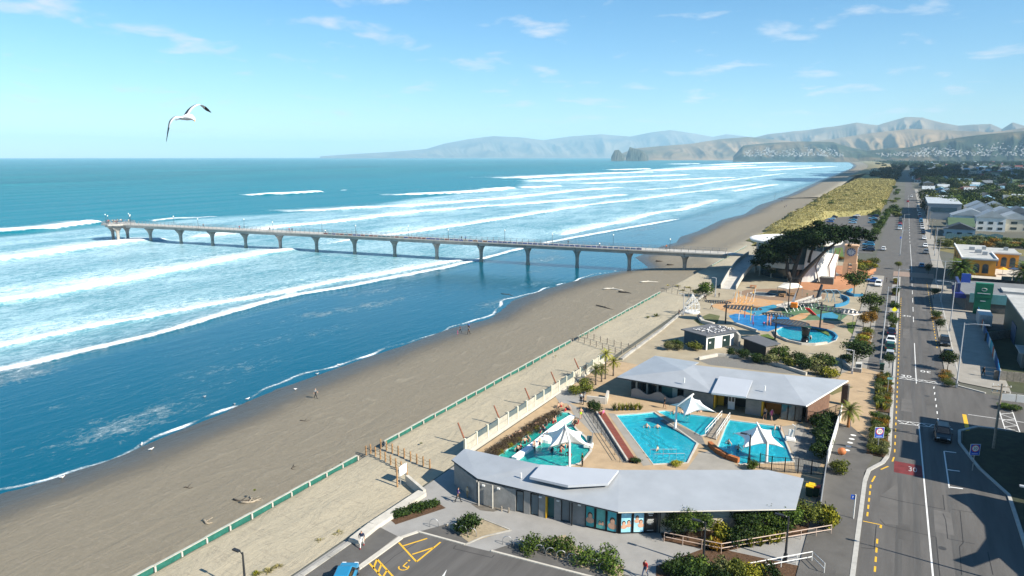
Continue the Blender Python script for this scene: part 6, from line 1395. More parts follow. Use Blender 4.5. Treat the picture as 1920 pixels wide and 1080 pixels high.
# ---- clock tower
ct = thing('clock_tower', (-12, 231, 0), 'peach clock tower with a blue clock face and open legs', 'clock tower'); PEACH = mat('peach_render', (.62, .40, .25), .85, .07, .6)
for sx in (-1, 1):
    for sy in (-1, 1): MB().b2((-12 + sx * 1.9, 231 + sy * 1.9, 0), (-12 + sx * .55, 231 + sy * .55, 4.2)).build('leg', PEACH, ct)
MB().b2((-13.7, 229.3, 4.2), (-10.3, 232.7, 9.3)).build('shaft', PEACH, ct); MB().b2((-13.95, 229.05, 9.3), (-10.05, 232.95, 9.7)).build('cornice', PEACH, ct); MB().b2((-14.1, 228.9, 0), (-9.9, 233.1, .25)).build('plinth', ORNG, ct)
CFB = mat('clock_blue', (.05, .10, .22), .4, .08)
for nx, ny in ((0, -1), (-1, 0), (1, 0), (0, 1)):
    c = Vector((-12 + nx * 1.7, 231 + ny * 1.7, 7.6)); nv = Vector((nx, ny, 0)); tv = Vector((-ny, nx, 0)); f = MB().cyl(c, c + nv * .08, 1.25, n=28).build('clock_face', CFB, ct); MB().cyl(c + nv * .081, c + nv * .1, .78, n=24).build('dial', mat('dial', (.42, .50, .60), .5, .05), f)
    for k in range(12): a = 6.283 * k / 12; d = tv * math.sin(a) + Vector((0, 0, math.cos(a))); MB().tube([c + nv * .11 + d * .86, c + nv * .11 + d * 1.14], .07, 4).build('hour_mark', WHITEP, f)
    for a, L in ((3.05, .6), (.35, .85)): d = tv * math.sin(a) + Vector((0, 0, math.cos(a))); MB().tube([c + nv * .14, c + nv * .14 + d * L], .06, 4).build('hand', DARKM, f)
# ---- the big wind-swept cypress in front of the library
cy = thing('cypress_tree', (-25.0, 210.5, 0), 'huge dark wind-swept cypress leaning over the library', 'tree')
c0 = Vector((-25, 210.5, 0))
limbs = [[(0, 0, -.2), (-.4, .3, 3.5), (.5, 1, 8), (1.5, 2, 12.5), (3, 3, 16)], [(.3, -.1, 0), (2.2, -.3, 3.2), (5.5, -.5, 7.4), (9, 0, 11.5), (13, 1, 14)], [(-.5, 0, 0), (-2.2, -.4, 3.4), (-2.6, 0, 6), (-6, 1, 9)], [(-.2, .3, 6), (-3.5, 1.5, 9), (-7, 2, 11.5)], [(3.2, 1, 6), (4, 2, 10), (7.5, 3, 15)], [(1, 1, 9), (-2, 2, 12), (-4, 3, 14)]]
mb = MB()
for L in limbs: mb.tube(spline([c0 + Vector(p) for p in L], 10), list(np.linspace(.85 if L[0][2] <= 0 else .45, .14, 11)), 8)
mb.build('trunk', mat('cypress_bark', (.055, .045, .038), .9, .3, 2, .5), cy, smooth=True)
rn = np.random.RandomState(9); bl = []
for x, y, z, r in [(-9, 0, 6.5, 2.6), (-7.5, 1, 9, 3), (-4.5, 1, 10.5, 3.5), (-6, -1, 7.6, 2.6), (-1.5, 1.5, 12, 3.6), (1.5, 1, 14, 3.4), (4.5, 2, 15.3, 3.4), (7.5, 2, 15.8, 3), (3, -1, 12.2, 3), (10, 2, 15.6, 2.8), (12.5, 2, 15.2, 2.6), (15, 2, 15, 2.2), (17.2, 2.2, 14.4, 1.6), (19, 2.4, 13.8, 1.0), (7, -1.5, 13.4, 2.4), (10.5, 0, 13.6, 2.0), (14.5, 1, 13.0, 1.3), (-11, .5, 5.2, 1.6), (-6, -4, 8.6, 2.6), (0, -4, 12, 2.6), (5, -4, 14, 2.4), (0, 4, 13, 3.4), (5, 5, 14.5, 3), (-6, 4, 9.5, 3)]:
    bl.append((x, y, z, r * 1.2, r * 1.05, r * .5))
    for k in range(5): a = rn.random() * 6.28; bl.append((x + 1.0 * r * math.cos(a), y + .8 * r * math.sin(a), z + r * .35 * rn.normal(), r * .5, r * .45, r * .22))
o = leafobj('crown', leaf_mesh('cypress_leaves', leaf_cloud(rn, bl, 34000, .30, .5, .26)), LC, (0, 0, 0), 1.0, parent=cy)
# ================================================================ TOWN: buildings along the street, suburb beyond
ORB = mat('orange_render', (.62, .27, .035), .8, .08, 1); ROOFW = mat('white_roof', (.42, .42, .40), .7, .15, .5); ROOFG = mat('grey_roof', (.17, .18, .19), .8, .12, .6); DKF = mat('dark_fascia', (.02, .03, .04), .6, .1)
def arch_window(parent, A, B, u, w, z0, z1, off=.0):
    L = (Vector(B) - Vector(A)).length; d = Vector((B[0] - A[0], B[1] - A[1], 0)).normalized(); n_ = Vector((d.y, -d.x, 0)); c = along(A, B, u, off)
    pts = [(-w / 2, z0), (w / 2, z0)] + [(w / 2 * math.cos(t), z1 - w / 2 + w / 2 * math.sin(t)) for t in np.linspace(0, math.pi, 9)]
    f = MB().add([c + d * x * 1.16 + n_ * .03 + Vector((0, 0, z0 + (z - z0) * 1.05)) for x, z in pts], [tuple(range(len(pts)))]).build('arched_window', mat('arch_trim', (.50, .22, .03), .7, .1), parent); MB().add([c + d * x + n_ * .05 + Vector((0, 0, z)) for x, z in pts], [tuple(range(len(pts)))]).build('pane', GLASS, f)
    MB().box(c + n_ * .07 + Vector((0, 0, (z0 + z1) / 2)), (.06, .06, z1 - z0 - .3), math.atan2(d.y, d.x)).build('glazing_bar', DKF, f)
ob = thing('orange_restaurant', (20, 236, 0), 'orange two-storey building with arched windows and a cluttered pale roof', 'building')
MB().b2((16.2, 226, 0), (24, 262, 8.0)).build('wall', ORB, ob); MB().b2((24.002, 243, 0), (31, 257, 8.0)).build('wing_wall', ORB, ob)
for lo, hi in (((16.0, 225.7, 8.0), (24.3, 262.2, 8.25)), ((24.302, 242.6, 8.0), (31.3, 257.3, 8.26))): MB().b2(lo, hi).build('roof', ROOFW, ob)
for lo, hi in (((15.9, 225.6, 8.25), (24.4, 225.95, 8.6)), ((24.05, 225.95, 8.25), (24.4, 242.5, 8.65)), ((15.9, 225.95, 8.25), (16.2, 262.2, 8.6)), ((24.4, 242.5, 8.26), (31.4, 242.8, 8.65))): MB().b2(lo, hi).build('parapet', WHITEP, ob)
for k in range(3): arch_window(ob, (16.2, 226), (24, 226), .16 + .27 * k, 1.45, 4.4, 7.0); arch_window(ob, (24, 243), (31, 243), .2 + .3 * k, 1.35, 4.4, 7.2)
for k in range(4): arch_window(ob, (16.2, 258), (16.2, 226), .12 + .25 * k, 1.4, 4.4, 7.0)
for x, y, w in ((20, 240, 1.6), (21.5, 236, 1.2), (19, 247, 1.4), (22.5, 250, 1.0), (28, 251, 1.1)): MB().b2((x, y, 8.25), (x + w, y + w * .8, 9.2)).build('roof_unit', STEEL, ob)
MB().b2((18, 221, 3.4), (44, 225.6, 3.7)).build('terrace_slab', PALE, ob); MB().b2((24.45, 225.7, 3.4), (44, 242.4, 3.68)).build('terrace_slab', PALE, ob); MB().b2((17.8, 220.6, 2.9), (44, 220.95, 3.72)).build('fascia', DKF, ob); MB().b2((18, 223.5, 0), (44, 224, 3.4)).build('shopfront', GLASS, ob)
for k in range(9): MB().b2((18.2 + 2.9 * k, 221.1, 0), (18.8 + 2.9 * k, 221.7, 3.4)).build('pilaster', ORB, ob)
for k in range(8): MB().b2((25 + 2.4 * k, 220.9, 3.72), (27.3 + 2.4 * k, 220.98, 4.7)).build('balustrade_pane', GLASSB, ob)
for k in range(6): u = 26 + 2.6 * k; MB().cyl((u, 229 + (k % 3) * 2, 3.7), (u, 229 + (k % 3) * 2, 5.9), .05, n=5).build('umbrella_pole', STEEL, ob); MB().lathe([(1.3, 0), (.1, .55)], 8, (u, 229 + (k % 3) * 2, 5.5)).build('umbrella_top', mat('umbrella_blue', (.06, .10, .20), .8, .1) if k % 2 else YELP, ob)
gs = thing('flat_roof_shop', (22, 202, 0), 'low shop with a broad grey flat roof and pale teal side wall', 'building'); GP = [(13.3, 205), (17.0, 212.5), (44, 214), (44, 194), (26, 191.6), (15.4, 191.5)]
MB().prism(GP, 0, 3.8).build('wall', mat('shop_wall', (.16, .15, .14), .8, .15), gs); MB().prism([(a + (.3 if a > 20 else -.3), b + (.3 if b > 200 else -.3)) for a, b in GP], 3.8, 4.05).build('roof', ROOFG, gs)
MB().b2((16, 191.0, 2.2), (27, 191.2, 4.4)).build('teal_fascia', mat('pale_teal_boards', (.16, .38, .40), .7, .1), gs); MB().b2((23, 197, 4.06), (34, 203, 4.5)).build('roof_light', ROOFW, gs); MB().b2((30, 198, 4.51), (40, 204, 5.2)).build('roof_unit', ROOFL, gs); MB().b2((13.0, 203, 2.9), (16.5, 191.6, 4.0)).build('blue_awning', mat('blue_awning', (.02, .03, .20), .6, .1), gs)
MB().b2((13.5, 193, 4.06), (14.1, 204, 6.2)).build('shade_parapet', mat('parapet_blue', (.03, .05, .16), .6, .1), gs); MB().b2((15.2, 208.5, 4.06), (17.2, 209.0, 6.4)).build('blue_sign', mat('sign_blue', (.03, .09, .42), .5, .1), gs)  # parapet added to lengthen the shop's shade over the road
tgn = thing('green_sign_tower', (18.2, 189, 0), 'tall green shop sign tower with white emblem', 'sign'); SGN = mat('sign_green', (.008, .17, .085), .5, .1)
MB().b2((16.8, 188.3, 0), (20.0, 189.6, 4.0)).build('lower_box', SGN, tgn); MB().b2((16.7, 188.2, 4.05), (20.1, 189.7, 7.3)).build('upper_box', SGN, tgn); cen = Vector((18.4, 188.18, 5.9)); MB().tube([cen + Vector((.5 * math.cos(t), 0, .32 * math.sin(t))) for t in np.linspace(3.3, 9.2, 15)], .06, 4).build('emblem', WHITEP, tgn)
for z, w, y in ((5.0, 2.5, 188.17), (3.2, 1.0, 188.27)): MB().box((18.4, y, z), (w, .04, .16)).build('sign_lettering', WHITEP, tgn)
gsd = thing('green_warehouse', (36, 178, 0), 'dark green warehouse with a pale roof at the right edge', 'building'); MB().b2((21.6, 140, 0), (42, 178, 6.6)).build('wall', mat('dark_green_steel', (.012, .055, .045), .6, .15, .6, stretch=(8, 8, .1)), gsd); MB().b2((21.3, 139.6, 6.6), (42.3, 178.4, 6.9)).build('roof', ROOFW, gsd); MB().b2((21.5, 160, .02), (21.58, 166, 3.6)).build('roller_door', mat('blue_door', (.03, .08, .16), .5, .1), gsd)
cn = thing('shipping_container', (18, 177.5, 0), 'white shipping container standing in the yard beside the green tower', 'container'); CW = mat('container_white', (.55, .56, .55), .6, .12); MB().b2((16.8, 174.6, .12), (19.2, 180.6, 2.6)).build('body', CW, cn)
for k in range(14): MB().b2((16.74, 174.9 + .41 * k, .25), (16.8, 175.1 + .41 * k, 2.5)).build('rib', CW, cn)
for k in range(2): d = MB().b2((16.86 + 1.16 * k, 174.52, .2), (17.98 + 1.16 * k, 174.6, 2.5)).build('door', CW, cn); [MB().cyl((17.1 + 1.16 * k + .5 * j, 174.48, .25), (17.1 + 1.16 * k + .5 * j, 174.48, 2.45), .035, n=4).build('lock_bar', STEEL, d) for j in range(2)]
# painted hoardings and yard fences on the inland footpath
hc_ = ['0f4d8a', '1e86b8', '2b6a9a', 'c9d4d2', '3aa0a8', '7fb0b8', 'b9532f', 'd8d3c6', '2d5f86', '12406e']
hd = thing('painted_hoarding', (15.6, 150, 0), 'long hoarding painted with blue and red murals beside the footpath', 'fence'); hp_ = [P(1832, 588, 0), P(1846, 632, 0), P(1858, 660, 0), P(1868, 692, 0), P(1872, 716, 0)]; ii = 0
for a, b in zip(hp_[:-1], hp_[1:]):
    ns = max(2, int((b - a).length / 2.4))
    for k in range(ns): p, q = a.lerp(b, k / ns), a.lerp(b, (k + .97) / ns); MB().prism([(p.x, p.y), (q.x, q.y), (q.x + .08, q.y), (p.x + .08, p.y)], 0, 1.8).build('board', mat('mural_%d' % (ii % 10), hx(hc_[ii % 10]), .7, .35, .6), hd); ii += 1
def board_fence(a, b, h, label, m, L=.9):
    t = thing('board_fence', a, label, 'fence'); d = b - a; ns = max(2, int(d.length / L)); n_ = Vector((-d.y, d.x, 0)).normalized() * .04
    for k in range(ns): p, q = a + d * (k / ns), a + d * ((k + .94) / ns); MB().prism([(p.x + n_.x, p.y + n_.y), (q.x + n_.x, q.y + n_.y), (q.x - n_.x, q.y - n_.y), (p.x - n_.x, p.y - n_.y)], 0, h + .04 * (k % 2)).build('board', m, t)
board_fence(P(1845, 640), P(1912, 630), 1.7, 'weathered timber fence in the shaded yard', TIMB_G); board_fence(P(1862, 712), P(1925, 718), 1.6, 'grey timber fence behind the blue utility cabinet', TIMB_G); board_fence(P(1876, 750), P(1935, 757), 1.1, 'low white wall at the corner of the side street', WHITEP, 2.4)
patch('yard', [(16, 127), (60, 124), (60, 172), (16.3, 172)], .006, mat('yard_grass', (.05, .058, .025), .95, .3, .4, .4), True); patch('yard', [(15, 172.1), (60, 172.1), (60, 191), (15, 191)], .01, ASPH2, True)
kb = thing('yard_kiosk', P(1915, 680), 'small white-roofed shed in the yard at the right edge', 'shed'); q = P(1914, 690); MB().b2((q.x, q.y, 0), (q.x + 5, q.y + 5, 2.6)).build('wall', mat('kiosk_wall', (.30, .26, .22), .8, .15), kb); MB().b2((q.x - .5, q.y - .5, 2.6), (q.x + 5.5, q.y + 5.5, 2.8)).build('roof', ROOFW, kb); MB().b2((q.x + .4, q.y - .05, 0), (q.x + 1.4, q.y, 2.1)).build('door', DKF, kb)
# unseen block and canopy beyond the frame, sized and cut to shade the road
ab = thing('unseen_block', (27, 93, 0), 'tall unseen block inland of the junction, sized to cast the road shadow', 'building'); MB().b2((19.5, 85, 0), (36, 106.5, 10.6)).build('wall', CREAMW, ab)
MB().prism([(19.0, 85), (20, 106.8), (36.4, 106.8), (36.4, 84.6)], 10.6, 10.9).build('roof', ROOFG, ab); MB().prism([(19.4, 90), (19.6, 96), (27, 96), (27, 90)], 10.9, 12.2).build('lift_house', ROOFG, ab)
for fl in range(3):
    for k in range(5): w = MB().b2((19.42, 86.5 + 3.4 * k, 1.0 + 3.4 * fl), (19.5, 88.6 + 3.4 * k, 2.7 + 3.4 * fl)).build('window', GLASS, ab)
cvz = 9.0; sx_ = cvz / math.tan(SUN_EL); cvp = [(7.2,82.8),(9,80.9),(10.1,77.3),(10,74.5),(9,71.3),(7,68.7),(8.2,68.3),(9.7,70.3),(10.6,71.5),(11.8,69),(12.6,63),(24,60),(24,84),(9.5,84.6)]
cv = thing('shadow_canopy', (26, 74, 0), 'unseen inland canopy on columns, cut to cast the curved road shadow', 'canopy'); MB().prism([(x + sx_ * math.cos(SUN_AZ), y + sx_ * math.sin(SUN_AZ)) for x, y in cvp], cvz - .25, cvz).build('roof', ROOFG, cv)  # added canopy: its outline is the wanted shadow shifted towards the sun
for x, y in ((24, 64), (35, 63), (35, 82), (24, 82)): MB().cyl((x, y, 0), (x, y, cvz - .26), .25, n=8).build('column', PALE, cv)
# ---- houses
RC = {k: mat('house_roof_' + k, hx(v), .7, .12, .3) for k, v in dict(white='a9b1b6', grey='70787e', dark='3f454b', green='4a5f45', red='8a4a40', brown='6b5a4e', blue='6f93a8').items()}
WC = {k: mat('house_wall_' + k, hx(v), .8, .08, .3) for k, v in dict(white='d8dcdc', cream='cfc6b2', grey='9aa0a4', blue='93abb8', tan='a8927a').items()}
def gable(mb, w, d, h, rh, eave=.35):
    a, b = w / 2 + eave, d / 2 + eave; mb.add([(-a, -b, h - .1), (a, -b, h - .1), (a, b, h - .1), (-a, b, h - .1), (0, -b, h + rh), (0, b, h + rh)], [(0, 4, 5, 3), (1, 2, 5, 4), (0, 1, 4), (2, 3, 5), (3, 2, 1, 0)]); return mb
def house(x, y, w, d, h, rz, rc, wc, label, group=None, wins=True, rh=None, name='house', cat='house'):
    t = thing(name, (x, y, 0), label, cat, group, rz); MB().b2((-w / 2, -d / 2, 0), (w / 2, d / 2, h)).build('wall', WC[wc], t, local=True); r = gable(MB(), w, d, h, rh or w * .22).build('roof', RC[rc], t, local=True)
    if wins:
        for fl in range(max(1, int(h / 2.8))):
            for k in range(3): MB().box((-w / 2 + w * (k + .5) / 3, -d / 2 - .03, 1.5 + 2.7 * fl), (w * .16, .06, 1.2)).build('window', GLASS, t, local=True); MB().box((-w / 2 - .03, -d / 2 + d * (k + .5) / 3, 1.5 + 2.7 * fl), (.06, d * .14, 1.2)).build('window', GLASS, t, local=True)
    return t
wl = thing('white_terrace', (17.5, 520, 0), 'long white three-bay apartment block with flat grey roofs along the street', 'building')
for k in range(3):
    y0 = 470 + 34 * k; MB().b2((13.5, y0, 0), (30, y0 + 33.5, 9)).build('wall', WC['grey'], wl); MB().b2((13.2, y0 - .2, 9), (30.3, y0 + 33.6, 9.4)).build('roof', RC['white'], wl)
    for j in range(5): MB().b2((13.4, y0 + 2 + 6.3 * j, 1), (13.5, y0 + 5 + 6.3 * j, 7.5)).build('window', GLASS, wl)
    MB().b2((15 , y0 - .08, 4.5), (28, y0, 7)).build('window', GLASSB, wl) if k == 0 else None
for k, (px, py, w, d, h, rc, wc) in enumerate([(1815, 420, 16, 12, 7, 'white', 'white'), (1838, 414, 12, 16, 8, 'white', 'white'), (1852, 424, 12, 12, 7, 'white', 'white'), (1875, 418, 13, 14, 7.5, 'white', 'white'), (1895, 424, 16, 12, 6, 'white', 'cream'), (1830, 405, 12, 14, 8, 'white', 'white'), (1862, 402, 12, 14, 7, 'white', 'white'), (1905, 410, 12, 12, 6, 'grey', 'grey')]):
    q = P(px, py + 8); house(q.x, q.y, w, d, h, .05, rc, wc, 'white gabled townhouse in the bright cluster, %s counting from the street' % ords[k], 'white townhouses', rh=3.2)
q = P(1798, 436); house(q.x, q.y, 26, 10, 4.2, 1.57, 'green', 'cream', 'long house with a green roof beside the dry grass lot', rh=3); q = P(1796, 441); house(q.x, q.y - 4, 12, 8, 3.6, 0, 'dark', 'blue', 'house with dark gabled front before the green roof')
# blue hall and dry grass lot
patch('dry_lot', [P(1762, 470).xy[:], P(1770, 450).xy[:], P(1920, 452).xy[:], P(1990, 470).xy[:], P(1990, 482).xy[:], P(1800, 478).xy[:]], .006, DRYG, True); patch('side_road', [P(1855, 462).xy[:], P(1990, 455).xy[:], P(1990, 468).xy[:], P(1860, 468).xy[:]], .012, ASPH2, True)
bh = thing('long_fence', P(1780, 446), 'long dark teal fence along the back of the dry grass lot', 'fence'); a, b = P(1772, 447), P(1880, 449)
for k in range(24): p, q = a.lerp(b, k / 24), a.lerp(b, (k + .96) / 24); MB().prism([(p.x, p.y), (q.x, q.y), (q.x, q.y + .15), (p.x, p.y + .15)], 0, 2.2 + .3 * math.sin(k)).build('panel', mat('dark_teal', (.02, .075, .10), .7, .15), bh)
# the suburb beyond: individual houses thinning into distance
rs_ = random.Random(21); nh = 0; taken = []
HM = {}
def house_mesh(rc, wc, v):
    k = (rc, wc, v)
    if k not in HM:
        w, d, h = ((9, 12, 3), (11, 9, 3.2), (8, 13, 5.2))[v]; mb = MB(); mb.b2((-w / 2, -d / 2, 0), (w / 2, d / 2, h)); mb.mi(1); gable(mb, w, d, h, w * .24, .5); mb.mi(2)
        for j in range(3): mb.box((-w / 2 + w * (j + .5) / 3, -d / 2 - .04, h * .5), (w * .2, .06, 1.3)); mb.box((-w / 2 - .04, -d / 2 + d * (j + .5) / 3, h * .5), (.06, d * .16, 1.3))
        o = mb.build('house', [WC[wc], RC[rc], GLASS]); HM[k] = o.data; bpy.data.objects.remove(o)
    return HM[k]
for _ in range(4000):
    if nh >= 290: break
    py = 300 + 150 * rs_.random() ** 2.0; px = rs_.uniform(1712, 1960); q = P(px, py)
    if q.y < 480 and q.x < 60 or (q.x < 14 + .0 * q.y) or (q.x < 48 and q.y < 620) or q.y < 330: continue
    if any((q.x - a) ** 2 + (q.y - b) ** 2 < (15 + q.y * .006) ** 2 for a, b in taken): continue
    taken.append((q.x, q.y)); rc, wc = rs_.choice(['white', 'grey', 'dark', 'red', 'grey', 'blue', 'brown', 'green', 'white']), rs_.choice(list(WC)); o = bpy.data.objects.new('house', house_mesh(rc, wc, rs_.randrange(3))); COL.objects.link(o); o.location = (q.x, q.y, 0); o.rotation_euler = (0, 0, rs_.choice([0, 1.57, .1, 1.6, -.1])); s = 1 + min(.6, q.y / 6000); o.scale = (s,) * 3
    zone = 'nearer suburb behind the white townhouses' if q.y < 700 else 'middle of the suburb' if q.y < 1300 else 'far suburb below the hills'
    tag(o, '%s-roofed house with %s walls in the %s' % (rc, wc, zone), 'house', 'suburban houses'); nh += 1
# far houses on the hillside and along the shore: white specks, one mass
mb = MB()
for _ in range(1300):
    px = rs_.choice([rs_.uniform(1395, 1580), rs_.uniform(1640, 2050), rs_.uniform(1700, 2050)]); u = rs_.random(); ytop = np.interp(px, [1375, 1392, 1440, 1560, 1590, 1625, 1700, 1740, 1800, 1920, 2100], [293, 278, 272, 271, 282, 287, 281, 272, 263, 251, 246]); py = 293 - (293 - ytop) * u
    D = 6600 + 1500 * (-.55 + .55 * u); q = PD(px, 294, D); z = CAMH + (294 - py) / F * D * math.cos(math.atan((px - 960) / F)) + 3; s = rs_.uniform(5, 11); mb.box((q.x, q.y, z - 2), (s, s, rs_.uniform(5, 8)), rs_.random())
tag(mb.build('hillside_houses', mat('far_house', (.40, .40, .39), .8, .25, .004)), 'pale specks of far houses scattered over the hillside', 'houses', kind='stuff')
struct(MB().sheet(pxpoly([(1768, 299.2), (1840, 297.6), (2050, 297.2), (2050, 300.2), (1860, 300.8), (1790, 300.4)]), .4).build('estuary', mat('estuary_water', (.05, .22, .28), .2, .1, .001)))
# ================================================================ PLANTING
rv = random.Random(31); ORD = ['first'] + ords + ['fourteenth', 'fifteenth', 'sixteenth', 'seventeenth', 'eighteenth', 'nineteenth', 'twentieth']
def shrub(px, py, r, h, m, label, group=None, pool_=SHRUB, z=0.03, cat='shrub', name='shrub'):
    q = P(px, py, z); return leafobj(name, rv.choice(pool_), m, q, (r, r * rv.uniform(.85, 1.15), h / 1.2), rv.random() * 6, label, cat, group)
def mass(pts, r, h, m, label, n=2400, size=.11, cat='hedge', name='hedge'):
    q = [P(a, b) for a, b in pts]; c = sum(q, Vector()) / len(q); bl = []
    for p in q:
        for k in range(3): rr_ = r * rv.uniform(.55, .85); bl.append((p.x - c.x + rv.uniform(-.5, .5) * r, p.y - c.y + rv.uniform(-.5, .5) * r, h * rv.uniform(.3, .55), rr_, rr_, h * rv.uniform(.35, .5)))
    return leafobj(name, leaf_mesh('hedge_leaves', leaf_cloud(RN, bl, n, size)), m, c, 1.0, 0, label, cat)
mass([(748,970),(762,965),(778,958),(792,953),(808,948)], .85, .75, LD, 'low dark green hedge bed beside the sea wall'); shrub(877, 998, 1.55, 1.7, LD, 'round dark shrub in the sandy island'); shrub(867, 996, .9, .9, LD, 'small dark shrub leaning on the round one in the sandy island')
mass([(985,1035),(1005,1032),(1028,1033),(1050,1036),(1062,1034)], 1.0, 1.6, LM, 'long clipped green hedge behind the bicycle hoops'); mass([(1092,1058),(1110,1062),(1130,1068),(1150,1074),(1140,1050)], 1.1, 1.7, LM, 'dark broad shrub mass at the end of the bicycle hoops')
for k, (px, py, h, r, m, w) in enumerate([(1262, 1012, 2.5, 1.2, LD, 'dark bluish'), (1290, 1014, 3.0, 1.3, LM, 'dense fresh green'), (1315, 1012, 2.8, 1.1, LM, 'slim green'), (1398, 1002, 2.5, 1.2, LD, 'dark-leaved'), (1440, 998, 2.7, 1.2, LM, 'loose green'), (1482, 994, 2.6, 1.4, LM, 'spreading green'), (1514, 990, 2.6, 1.3, LO, 'bright olive')]): tree(P(px, py), h, r, m, '%s young tree in the front garden bed, %s from the poster corner' % (w, ORD[k]), 'front garden trees')
for px, py, r, h, m, l in [(1348, 1012, 1.2, 1.9, LY, 'golden bush in the middle of the front garden bed'), (1372, 1022, 1.2, 1.5, LD, 'dark shrub below the golden bush'), (1400, 1020, 1.2, 1.6, LD, 'dark shrub in the centre of the front garden bed'), (1425, 1012, 1.2, 1.6, LM, 'green shrub behind the yellow flax'), (1460, 1006, 1.3, 1.8, LM, 'broad green shrub near the bright olive tree'), (1552, 990, 1.1, 2.4, LY, 'yellow-green shrub at the end of the grey service fence'), (1540, 985, 1.2, 2.2, LO, 'olive shrub beside the grey service fence'), (1573, 888, 1.15, 1.7, LO, 'round olive bush at the foot of the white board fence'), (1345, 1030, .9, .9, LR, 'rusty low plant at the bend of the pale railing')]: shrub(px, py, r, h, m, l)
for k, (px, py) in enumerate([(1408, 1026), (1426, 1024), (1444, 1020), (1458, 1017), (1336, 1028)]): shrub(px, py, .95, 1.1, LY, 'yellow flax behind the pale railing, %s from its bend' % ORD[k], 'yellow flaxes', FLAX, cat='flax', name='flax')
for k, (px, py, m, r) in enumerate([(1262, 1078, LD, 1.1), (1290, 1072, LD, 1.3), (1320, 1080, LM, 1.2), (1352, 1078, LG, 1.2), (1382, 1082, LO, 1.2), (1408, 1088, LY, 1.2), (1440, 1090, LD, 1.1), (1300, 1095, LD, 1.4), (1350, 1100, LD, 1.4)]): shrub(px, py, r, 1.5, m, 'shrub at the bottom edge below the dark lamp post, %s from the steps' % ORD[k], 'bottom edge shrubs')
for k in range(14):
    u = k / 13; shrub(925 + 118 * u, 853 - 74 * u, 1.0 + .25 * rv.random(), .95, LP, 'purple-brown hedge plant beside the turquoise pool, %s from the front building' % ORD[k], 'purple hedge plants', FINE)
for k, u in enumerate((.05, .22, .36, .52, .66, .9)): shrub(932 + 112 * u, 856 - 74 * u, .5, .75, LY, 'small lime bush along the purple hedge, %s from the front building' % ORD[k], 'lime bushes', FINE)
shrub(1112, 772, 1.3, 1.6, LD, 'dark bush at the top end of the red boardwalk'); shrub(1102, 736, 1.6, 2.2, LO, 'olive bush beside the service yard of the pools'); shrub(1082, 740, 1.2, 1.4, LO, 'low olive bush by the cream panel fence')
for k in range(7): shrub(1152 + 8 * k, 770 - .2 * k, .8, 1.2, LY if k % 2 else LO, 'flax in the row above the largest pool, %s from the left' % ORD[k], 'flaxes above the pool', FLAX, cat='flax', name='flax')
for k, (px, py, h) in enumerate([(1117, 722, 2.6), (1135, 711, 4.2), (1128, 716, 2.2), (1150, 705, 2.4)]): palm(P(px, py), h, 1.5, 'spiky cabbage palm beside the sea fence, %s from the olive bush' % ORD[k], 26, .13, LY if k % 2 else LO, k + 3)
palm(P(1590, 802), 2.4, 1.9, 'small palm with an orange trunk beside the footpath', 34, .2, LO, 8, True)
for k, (px, py, r) in enumerate([(1538, 800, 1.5), (1548, 815, 1.4), (1540, 830, 1.4), (1544, 845, 1.3), (1552, 795, 1.3), (1536, 860, 1.2)]): shrub(px, py, r, 2.0, LD, 'dark shrub inside the white board fence, %s from the gate' % ORD[k], 'shrubs inside the white fence')
shrub(1505, 728, 1.3, .9, LY, 'yellow-green plant behind the roof by the black gate', z=.1); shrub(1190, 866, .9, .6, LD, 'low dark plant at the foot of the red boardwalk'); shrub(1268, 874, .8, .6, LY, 'low yellow-green plant below the largest pool'); shrub(1410, 880, .8, 1.2, LM, 'green bush at the start of the black bar fence')
for k, (px, py, r, m) in enumerate([(1375, 668, 1.3, LD), (1395, 672, 1.5, LD), (1420, 680, 1.5, LD), (1445, 682, 1.7, LG), (1462, 672, 2.0, LM), (1478, 688, 1.7, LO), (1492, 680, 1.8, LD), (1508, 692, 1.8, LD), (1528, 690, 1.9, LG), (1544, 690, 2.2, LM), (1532, 702, 1.3, LG)]): shrub(px, py, r, r * 1.15, m, 'rounded shrub in the bed behind the back building, %s from the black shed' % ORD[k], 'shrubs behind the back building')
shrub(1552, 706, 2.0, 1.5, LY, 'broad yellow-green bush at the end of the shrub bed behind the roof')
for k, (px, py, r, m) in enumerate([(1257, 655, 1.6, LG), (1268, 650, 1.5, LM), (1302, 656, 1.6, LO), (1272, 656, 1.1, LG)]): shrub(px, py, r, r * 1.0, m, 'shrub before the gull-covered block, %s from the sea wall' % ORD[k], 'shrubs before the block')
shrub(1327, 552, 2.6, 3.2, LM, 'dense green bush beside the foot of the pier ramp'); shrub(1310, 552, 1.6, 1.4, LG, 'grey-green low bush next to the dense one by the pier')
for k, (px, py, r) in enumerate([(1290, 540, 2.6), (1270, 537, 2.2), (1252, 536, 1.8), (1302, 546, 2.0), (1280, 545, 1.6)]): shrub(px, py, r, .9, LS, 'clump of pale dune grass at the far sand path, %s from the bush' % ORD[k], 'dune grass by the pier', TUFT, z=-.8, cat='grass', name='grass_clump')
tree(P(1604, 688), 4.6, 2.7, LD, 'round dark tree in the curved planter beside the footpath'); shrub(1590, 680, 1.5, 1.5, LM, 'green shrub left of the round dark tree'); tree(P(1601, 551), 6.2, 3.0, LM, 'leafy tree in the round blue planter'); tree(P(1630, 592), 5.2, 2.9, LM, 'broad green tree behind the canvas canopy'); shrub(1640, 588, 1.6, 1.8, LO, 'olive shrub under the broad green tree')
for k, (px, py, m) in enumerate([(1614, 640, LY), (1622, 636, LR), (1625, 626, LO), (1612, 650, LM), (1620, 648, LR)]): shrub(px, py, 1.5, 1.4, m, 'autumn-coloured shrub beside the lawn, %s from the round tree' % ORD[k], 'autumn shrubs by the lawn')
